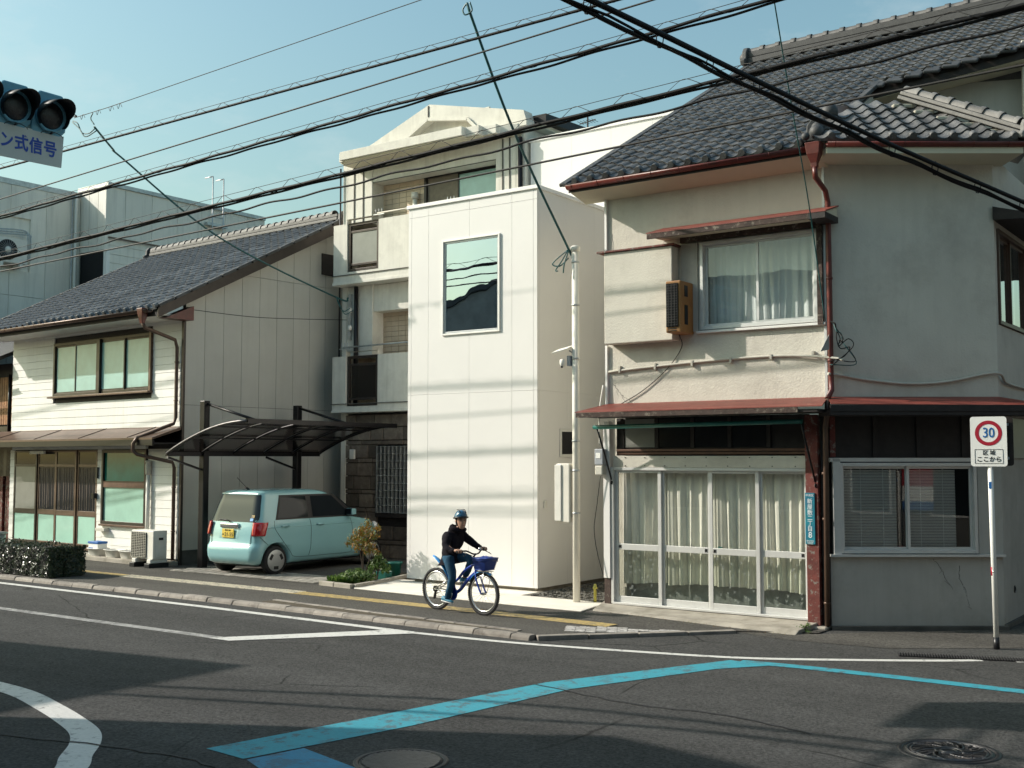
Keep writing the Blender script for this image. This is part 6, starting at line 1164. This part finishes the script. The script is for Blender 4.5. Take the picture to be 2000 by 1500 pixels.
for z in (5.70, 5.92): MB().cyl((-10.99, 6.8, z), (-11.35, 2.2, z + .1), .03, 8).build('arm', 'galv', sg_)
MB().cyl((-11.4, 2.2, RZ), (-11.4, 2.2, 6.6), .09, 14).build('mast', 'galv', sg_); MB().cyl((-10.95, 6.1, 6.05), (-11.4, 2.2, 6.55), .012, 6).build('stay', 'galv', sg_)
# ---------------------------------------------------------------- overhead lines along the street (all near Y = 12)
def cable(name, label, p, q, r, m, sag=.0, lash=False, wave=0.0, twin=0.0, group=None, n=60, lr=.06, pitch=.55):
    p, q = Vector(p), Vector(q); L_ = (q - p).length
    def at(s_): c = p.lerp(q, s_); c.z -= sag * 4 * s_ * (1 - s_); return c
    t = thing(name, label, 'cable', tuple(p), group)
    def wob(s_, ph): d = s_ * L_; return V(0, .5 * wave * math.sin(d * 3.1 + ph), wave * math.sin(d * 5.0 + ph) + wave * .6 * math.sin(d * 2.3 + ph * 2))
    k = n if not wave else int(L_ * 10)
    MB().tube([at(i / k) + wob(i / k, 1) for i in range(k + 1)], r, 7).build('conductor', m, t)
    if twin: MB().tube([at(i / k) + V(0, twin, -twin) + wob(i / k, 3) * 1.2 for i in range(k + 1)], r * .7, 6).build('conductor', m, t)
    if lash:
        MB().tube([at(i / n) + V(0, 0, lr * 1.35) for i in range(n + 1)], .0045, 5).build('messenger_wire', 'cable_grey', t)
        w_ = []; k = int(L_ * 22)
        for i in range(k + 1):
            s_ = i / k; d = s_ * L_; a = 2 * math.pi * d / pitch + .4 * math.sin(d * .7); w_.append(at(s_) + V(0, lr * .55 * math.cos(a), lr * .55 + lr * .85 * math.sin(a)))
        MB().tube(w_, .0042, 4).build('lashing_wire', 'cable_grey', t)
    return t
G = 'overhead cables along the street'
XL, XR = -46.0, 9.0
def zz(z0, z1, x): return z0 + (z1 - z0) * (x + 20.85) / 15.45
def line(label, z0, z1, y, r, m, **k):
    cable('overhead_cable', label, (XL, y, zz(z0, z1, XL)), (XR, y, zz(z0, z1, XR)), r, m, group=G, **k)
line('topmost lashed cable running across the whole sky over the signal', 7.90, 7.945, 12.1, .020, 'cable_black', lash=True)
line('thin single cable just below the topmost lashed cable', 7.30, 7.87, 12.12, .012, 'cable_grey')
line('thick lashed cable passing in front of the concrete canopy', 6.88, 7.38, 11.95, .022, 'cable_black', lash=True, twin=.035, wave=.006)
line('thick lashed cable crossing the concrete columns and the tiled roof', 6.07, 6.61, 12.0, .024, 'cable_black', lash=True, twin=.03, wave=.004, lr=.085, pitch=.75)
line('wavy thin cable below the lower lashed cable', 5.89, 6.40, 11.98, .015, 'cable_black', wave=.014)
line('lowest straight cable crossing in front of the brick tiled balcony', 5.81, 6.06, 12.0, .014, 'cable_grey')
tag(MB().tube(smooth([(-22.00, 12.60, 9.92), (-19.53, 12.60, 8.87), (-19.39, 12.60, 8.76)]), .012, 6).build('stay_wire', 'cable_grey'), 'short grey wire descending behind the traffic signal at the top left', 'wire')
t = thing('overhead_wire', 'thin high wire rising from the signal to the top edge', 'wire', (-19.43, 12.60, 8.71)); MB().tube([(-19.39, 12.60, 8.74), (-18.33, 12.60, 8.75), (-14.07, 12.60, 8.88), (-10.71, 12.60, 8.98), (9.45, 12.60, 9.55)], .007, 5).build('strand', 'cable_grey', t)
for x in (-19.2, -18.7, -18.3, -18.05): MB().tube(smooth([(x, 12.6, 8.75), (x + .05, 12.6, 8.67), (x + .1, 12.6, 8.76), (x + .16, 12.6, 8.68)]), .006, 4).build('tie', 'black_plastic', t)
def drop(name, label, pts, r, m, tails=()):
    t = thing(name, label, 'cable', tuple(pts[0])); MB().tube(smooth(pts, 8), r, 6).build('sheath', m, t)
    for tp in tails: MB().tube(smooth(tp, 6), r * .6, 5).build('tail', m, t)
    return t
drop('drop_cable', 'dark green service cable dropping from the signal wire to the concrete building', [(-18.74, 12.60, 8.46), (-18.88, 13.12, 8.16), (-19.02, 13.44, 8.07), (-18.56, 15.5, 6.77), (-18.17, 18.5, 5.85), (-18.05, 18.8, 5.85)], .019, 'cable_green', [[(-19.43, 12.60, 8.69), (-19.27, 12.60, 8.61), (-19.16, 12.62, 8.42), (-18.95, 12.63, 8.37), (-18.79, 12.65, 8.44)], [(-19.45, 12.60, 8.67), (-19.21, 12.60, 8.50), (-19.01, 12.60, 8.31), (-18.74, 12.65, 8.39)], [(-18.79, 12.60, 8.73), (-18.85, 12.60, 8.63), (-18.74, 12.60, 8.50)], [(-18.1, 18.45, 5.85), (-18.0, 18.5, 5.6), (-17.95, 18.6, 5.45), (-17.85, 18.75, 5.55)], [(-18.1, 18.45, 5.85), (-18.05, 18.5, 5.65), (-18.0, 18.6, 5.52), (-17.95, 18.75, 5.6)]])
drop('drop_cable', 'dark green service cable dropping from the top edge to the slim cream pole', [(-9.35, 12, 8.42), (-9.31, 12.1, 8.16), (-9.30, 12.8, 7.16), (-9.50, 13.8, 6.44), (-9.46, 14.72, 5.44), (-9.42, 14.77, 5.30)], .019, 'cable_green', [[(-9.35, 12, 8.42), (-9.42, 12, 8.34), (-9.38, 12, 8.26), (-9.28, 12.02, 8.3), (-9.3, 12, 8.42)], [(-9.46, 14.70, 5.42), (-9.60, 14.68, 5.33), (-9.72, 14.66, 5.22), (-9.6, 14.68, 5.18), (-9.46, 14.72, 5.3)], [(-9.46, 14.70, 5.42), (-9.55, 14.66, 5.25), (-9.66, 14.66, 5.12), (-9.62, 14.66, 5.10)], [(-9.45, 14.70, 5.40), (-9.5, 14.66, 5.2), (-9.52, 14.66, 5.06)]])
drop('drop_wire', 'thin blue wire hanging down past the upstairs window to the red downpipe', [(-4.93, 12, 7.42), (-5.14, 13, 6.51), (-5.28, 13.9, 5.44), (-5.35, 14.6, 4.02)], .008, 'cable_green')
drop('drop_wire', 'thin slack wire from the left house gable to the concrete building', [(-19.2, 15.3, 5.30), (-18.8, 16.6, 5.25), (-18.5, 17.8, 5.3), (-18.1, 18.8, 5.35)], .007, 'cable_black')
f0, f1 = V(-4.73, 7.68, 5.91), V(-2.96, 15.1, 5.38); dv = f1 - f0
t = thing('crossing_cable', 'thick black double cable crossing in front of the corner house roof', 'cable', tuple(f0))
fp = [f0 - dv * 1.1 + V(-.6, 0, .35), f0 - dv * .5 + V(-.15, 0, .08), f0, V(-4.35, 10.17, 5.84), V(-3.78, 12.54, 5.65), f1, f1 + dv * .5 + V(.25, 0, -.12), f1 + dv * 1.6 + V(1.2, 0, -.2)]
fp = smooth(fp, 12); MB().tube(fp, .026, 8).build('conductor', 'cable_black', t)
MB().tube([p + V(-.045, 0, -.075 + .012 * math.sin(i * .9)) for i, p in enumerate(fp)], .021, 8).build('conductor', 'cable_black', t); MB().tube([p + V(-.02, 0, -.045 - .03 * abs(math.sin(i * .5))) for i, p in enumerate(fp)], .012, 6).build('conductor', 'cable_black', t)
for i in range(4, len(fp), 4): MB().tube([fp[i] + V(.035 * math.cos(R(a)) - .02, 0, -.04 + .08 * math.sin(R(a))) for a in range(0, 361, 40)], .006, 4).build('cable_tie', 'cable_black', t)
# lines on the near side whose shadows fall on the road
for k, (gpts, lab) in enumerate((([(-14.5, 5.2), (-9.58, 7.2), (-6.18, 8.64), (-3.05, 9.17), (1.5, 9.6)], 'heavy overhead cable above the camera on the near side'), ([(-14.5, 4.75), (-9.63, 6.72), (-5.83, 8.15), (-3.75, 8.77), (1.5, 9.2)], 'second heavy overhead cable above the camera on the near side'))):
    zc = 6.5; pts = [(x - 1.444 * zc, y - .760 * zc, zc + RZ) for x, y in gpts]; tag(MB().tube(smooth(pts, 8), .045, 8).build('overhead_cable', 'cable_black'), lab, 'cable', 'near side cables')
for x in (XL, XR):
    t = thing('utility_pole', 'tall concrete utility pole carrying the street cables ' + ('far up the street' if x < 0 else 'beyond the corner'), 'pole', (x, 12, 0)); MB().cyl((x, 12.15, RZ), (x, 12.15, 11), .17, 16, .12).build('shaft', 'concrete', t)
    for z in (9.2, 10.2): MB().box(x - .05, x + .05, 11.2, 13.1, z, z + .09).build('cross_arm', 'galv', t)
t = thing('tv_antenna', 'small rooftop television antenna behind the white house', 'antenna', (-14.2, 23, 9.2)); MB().cyl((-14.22, 23, 9.0), (-14.22, 23, 10.45), .02, 6).build('mast', 'cable_grey', t); MB().bar((-14.45, 23, 10.28), (-14.0, 23, 10.32), .02, .02).build('boom', 'cable_grey', t)
for k in range(6): MB().cyl((-14.42 + k * .08, 22.85, 10.3), (-14.42 + k * .08, 23.15, 10.3), .006, 4).build('element', 'cable_grey', t)
# ---------------------------------------------------------------- hedge and plants
def leaves(mb, n, f, s0, s1, rg, elong=1.6):
    for _ in range(n):
        c, nr = f(rg); nr = Vector(nr) + V(rg.uniform(-.7, .7), rg.uniform(-.7, .7), rg.uniform(-.5, .8)); nr.normalize(); a = nr.cross(V(rg.uniform(-1, 1), rg.uniform(-1, 1), rg.uniform(-1, 1))).normalized(); b = nr.cross(a); s = rg.uniform(s0, s1)
        c = Vector(c); mb.quad(c - a * s * elong, c - b * s * .8 + nr * s * .15, c + a * s * elong, c + b * s * .8 + nr * s * .15)
hx0, hx1, hy0, hy1, hz1 = -27.0, -19.1, 12.14, 12.9, .56
t = thing('hedge', 'low dark green hedge clipped into a box at the left kerb', 'hedge', (-23, 12.6, 0)); rg = random.Random(3)
def hf(r):
    k = r.random(); x, y, z = r.uniform(hx0, hx1), r.uniform(hy0, hy1), r.uniform(0.02, hz1); d = abs(r.gauss(0, .018))
    if k < .46: return (x, hy0 + d - .01 + .03 * math.sin(x * 5 + z * 7) + .02 * math.sin(x * 17 - z * 13), z), (0, -1, .2)
    if k < .85: return (x, y, hz1 - d + .022 * math.sin(x * 4) + .018 * math.sin(x * 11 + y * 9) + .014 * math.sin(x * 23 - y * 17) + max(0, r.gauss(-.02, .025))), (0, 0, 1)
    return (hx1 - d + .02 * math.sin(y * 9 + z * 6), y, z), (1, 0, .2)
mb = MB(); leaves(mb, 19000, hf, .007, .021, rg, 1.5); stuff(mb.build('foliage', 'leaf_hedge', t)); MB().box(hx0, hx1 - .05, hy0 + .05, hy1 - .04, .0, hz1 - .05).build('twig_core', 'dark_interior', t)
def shrub(name, label, base, stems, cl, mat_, n, s0, s1, seed, elong=1.8):
    """stems from the base to clusters (x,y,z,r) of leaves"""
    t = thing(name, label, 'plant', base); rg = random.Random(seed); b = Vector(base)
    for k, s in enumerate(stems): MB().tube(smooth([b + V(s[0] * .2, s[1] * .2, 0), b + V(s[0] * .5 + .02 * math.sin(k), s[1] * .5, s[2] * .55), b + V(*s)], 5), [.012 - .0007 * i for i in range(11)], 5).build('stem', 'bark', t)
    mb = MB()
    for x, y, z, r_ in cl:
        c = b + V(x, y, z)
        def f(q): d = V(q.gauss(0, 1), q.gauss(0, 1), q.gauss(0, .8)).normalized(); return c + d * r_ * q.random() ** .5, d
        leaves(mb, int(n * r_ * r_ / .01), f, s0, s1, rg, elong)
    stuff(mb.build('foliage', mat_, t)); return t
shrub('nandina_shrub', 'airy shrub with yellow green and rusty leaves in front of the car nose', (-13.98, 15.0, 0), [(.0, 0, .62), (-.12, .02, .6), (.14, .04, .58), (.03, -.05, .75), (.2, 0, .5)], [(-.24, 0, .76, .13), (-.1, .02, .86, .15), (.06, 0, .94, .15), (.2, .03, .86, .13), (.02, -.06, .72, .15), (-.12, -.03, .64, .12), (.18, -.02, .66, .13), (.07, .02, 1.06, .09), (.33, .0, .98, .07), (-.36, 0, .68, .08), (.30, .02, .55, .08), (.10, 0, .56, .10)], 'leaf_nandina', 85, .006, .017, 5, 2.6)
shrub('low_shrub', 'low green leafy mound at the concrete planter edge', (-13.95, 14.75, 0), [(.1, 0, .2), (-.1, 0, .2)], [(-.22, -.05, .08, .13), (-.05, -.08, .12, .16), (.12, -.02, .14, .16), (.25, .1, .12, .14), (-.1, .15, .14, .14)], 'leaf_green', 150, .008, .018, 6, 2.4)
shrub('leafy_plant', 'small bright green plant at the foot of the airy shrub', (-13.9, 15.25, 0), [(.1, 0, .3), (-.08, 0, .33), (0, .05, .4)], [(-.08, 0, .27, .12), (.10, .02, .33, .11), (.02, .03, .42, .09), (.22, 0, .24, .11)], 'leaf_green', 110, .012, .026, 8, 1.6)
shrub('rusty_shrub', 'rust coloured low plant against the white house wall', (-14.1, 16.7, 0), [(.05, 0, .15)], [(-.15, 0, .12, .13), (.05, .05, .16, .14), (.22, .1, .15, .12)], 'leaf_rust', 130, .010, .02, 9, 1.8)
shrub('wall_creeper', 'dark leafy plant in shade at the edge of the white house', (-14.55, 17.6, 0), [(0, 0, 1.0), (.05, 0, .8)], [(0, 0, 1.0, .12), (.05, 0, .82, .12), (0, .05, .62, .1)], 'leaf_green', 60, .014, .028, 10, 1.8)
shrub('weed_clump', 'tuft of weeds sprouting at the foot of the red post', (-5.62, 14.35, -.08), [(.03, 0, .12)], [(0, 0, .07, .07), (.06, 0, .13, .05), (-.05, -.02, .05, .07), (.1, -.1, .03, .06)], 'leaf_green', 130, .006, .013, 12, 2.0)
gr = MB(); rg = random.Random(4)
for _ in range(700):
    a = rg.random() * 6.28; r_ = rg.random() ** .5 * .2; x, y = -14.12 + r_ * math.cos(a) * 1.3, 14.62 + r_ * math.sin(a); dx, dy = rg.uniform(-.09, .09), rg.uniform(-.1, .06); h = rg.uniform(.08, .2)
    gr.quad((x - .004, y, 0), (x + .004, y, 0), (x + dx * .5 + .003, y + dy * .5, h * .8), (x + dx, y + dy, h * .72))
o = gr.build('grass_tuft', 'leaf_green'); tag(o, 'grassy tuft beside the low kerb of the planter', 'grass'); stuff(o)
for k, (x, y, r_, h, lab) in enumerate(((-14.12, 15.98, .14, .26, 'round dark green flower pot behind the shrub'), (-13.98, 15.55, .12, .16, 'low square green planter tray beside the flower pot'))):
    t = thing('flower_pot', lab, 'flower pot', (x, y, 0))
    if k == 0: MB().lathe((x, y, 0), (0, 0, 1), [(r_ * .75, 0), (r_, h), (r_ * 1.12, h), (r_ * 1.12, h + .03), (r_ * .95, h + .03), (r_ * .95, h - .03), (0, h - .03)], 20).build('pot', 'pot_green', t)
    else: MB().loft([[V(x + a * s, y + b * s, z) for a, b in ((-r_, -r_ * .8), (r_, -r_ * .8), (r_, r_ * .8), (-r_, r_ * .8))] for s, z in ((.8, 0), (1, h), (.9, h), (.85, h - .03))], True, False).build('pot', 'pot_green', t, .006, True)
    MB().lathe((x, y, h - .035), (0, 0, 1), [(r_ * .8, 0), (0, .01)], 12).build('earth', 'soil', t)
t = thing('planter_border', 'low concrete border round the planting bed by the white house', 'kerb', (-13.6, 14.5, 0))
for a, b in (((-14.35, 14.32), (-13.95, 14.27)), ((-13.94, 14.27), (-13.5, 14.22)), ((-13.48, 14.25), (-13.55, 14.75)), ((-13.55, 14.77), (-13.66, 15.25)), ((-13.66, 15.27), (-13.9, 16.2))): MB().bar((*a, .03), (*b, .03), .09, .09).build('border_stone', 'concrete', t, .012)
stuff(MB().quad((-14.35, 14.33, .012), (-13.5, 14.24, .012), (-13.62, 15.2, .012), (-13.9, 16.9, .012), (-14.5, 16.9, .012)).build('bed_soil', 'soil', pavement))
t = thing('pink_scoop', 'pink plastic scoop hanging on the stone wall ahead of the car', 'scoop', (-15.9, 18.6, .7)); MB().loft([[V(-15.95 + .1 * s * math.cos(R(a)), 18.6, .75 + z + .12 * s * math.sin(R(a))) for a in range(200, 341, 20)] for s, z in ((1, 0), (.9, .1), (.2, .16))], False, True, False).build('pan', 'pink', t); MB().cyl((-15.95, 18.6, .85), (-15.95, 18.6, 1.1), .015, 6).build('grip', 'pink', t)
lt = MB(); rg = random.Random(9)   # dry leaves blown against the kerb and step
for _ in range(160):
    x = rg.uniform(-8.6, -5.6); y = 14.05 - .06 * (x + 8.6) + rg.gauss(0, .05); s = rg.uniform(.006, .016); z = .012 if x < -8.3 else -.0 - .02 * (x + 8.3) + .01; a = rg.random() * 6; lt.quad((x, y, z + .01), (x + s * math.cos(a), y + s * math.sin(a), z + .016), (x + s * 1.5 * math.cos(a + .7), y + s * 1.5 * math.sin(a + .7), z + .01))
stuff(lt.build('leaf_litter', 'leaf_rust', pavement))
# ---------------------------------------------------------------- houses on the near side of the street, behind the camera: the first two shade the road and show in the glass, the last three are added to cut skylight
mat('near_wall', (.30, .29, .26), .8, .2, 2); mat('dark_cladding', (.12, .115, .105), .8, .2, 2)
def near_house(label, c, rot, w_, d_, h, roof):
    """c = front right-hand corner nearest the road on its left end; the front wall faces +Y"""
    t = thing('opposite_house', label, 'house', (c[0], c[1], RZ), 'houses behind the camera', rot)
    MB().box(0, w_, -d_, 0, 0, h - roof).build('walls', 'dark_cladding', t); 
    if roof > .3: MB().prism([(-.0, .0, h - roof), (w_, .0, h - roof), (w_, -d_ / 2, h + roof), (0, -d_ / 2, h + roof)], (0, 0, roof)).build('roof', 'tile_dark', t, 0, True); MB().prism([(0, -d_, h - roof), (w_, -d_, h - roof), (w_, -d_ / 2, h + roof), (0, -d_ / 2, h + roof)], (0, 0, roof)).build('roof', 'tile_dark', t, 0, True)
    else: MB().box(-.02, w_ + .02, -d_ - .02, .02, h - roof, h).build('parapet', 'bronze', t)
    for k in range(int(w_ / 2.2)):
        for z in (.9, 3.7):
            if z + 1.3 < h - roof: f = MB().box(.7 + k * 2.2, 1.9 + k * 2.2, -.02, .03, z, z + 1.25).build('window', 'aluminium', t, .01); MB().box(.77 + k * 2.2, 1.83 + k * 2.2, .03, .035, z + .07, z + 1.18).build('pane', 'car_glass', f)
    MB().box(.2, w_ - .2, 0, .5, 2.7, 2.8).build('porch_roof', 'bronze_brown', t); return t
near_house('flat roofed house behind the camera to the left', (-14.95, 2.75), R(-9), 6.4, 7.0, 7.05, .28)
t = thing('opposite_house', 'house with a sloping tiled roof further left behind the camera', 'house', (-26, .5, RZ), 'houses behind the camera')
MB().prism([(-31.0, 2.42, RZ), (-21.15, 2.42, RZ), (-21.15, 2.42, 7.72), (-31.0, 2.42, 4.4)], (0, -7.0, 0)).build('walls', 'near_wall', t, 0, True); MB().prism([(-31.3, 2.50, 4.48), (-21.1, 2.50, 7.90), (-21.1, 2.50, 7.75), (-31.3, 2.50, 4.33)], (0, -7.2, 0)).build('roof', 'tile_dark', t, 0, True)
for x in (-29.5, -26.5, -23.5):
    for z in (.9, 3.3): f = MB().box(x, x + 1.5, 2.40, 2.46, z, z + 1.1).build('window', 'aluminium', t, .01); MB().box(x + .08, x + 1.42, 2.46, 2.465, z + .08, z + 1.02).build('pane', 'dark_pane', f)
near_house('unseen dark house added just behind the camera to cut skylight', (-7.6, -1.6), 0.0, 13.0, 9.0, 8.6, .28)  # this and the next two are unseen blockers that darken the ambient light
near_house('unseen longer dark house added further right behind the camera to cut skylight', (8.5, -1.6), 0.0, 16.0, 9.0, 8.0, .28)
near_house('unseen dark house added across the side street to the right to cut skylight', (5.5, 6.0), R(90), 25.0, 8.0, 8.0, .28)
t = thing('shop_banner', 'red and white shop banner across the side street, seen only as a reflection', 'banner', (5.4, 8.5, 1.2))
MB().box(5.40, 5.44, 8.15, 9.05, 1.55, 2.05).build('red_field', 'sign_red', t); MB().box(5.40, 5.44, 8.15, 9.05, 1.2, 1.55).build('white_field', 'sign_white', t); MB().box(5.40, 5.44, 8.15, 9.05, 1.0, 1.2).build('blue_field', 'text_blue', t)
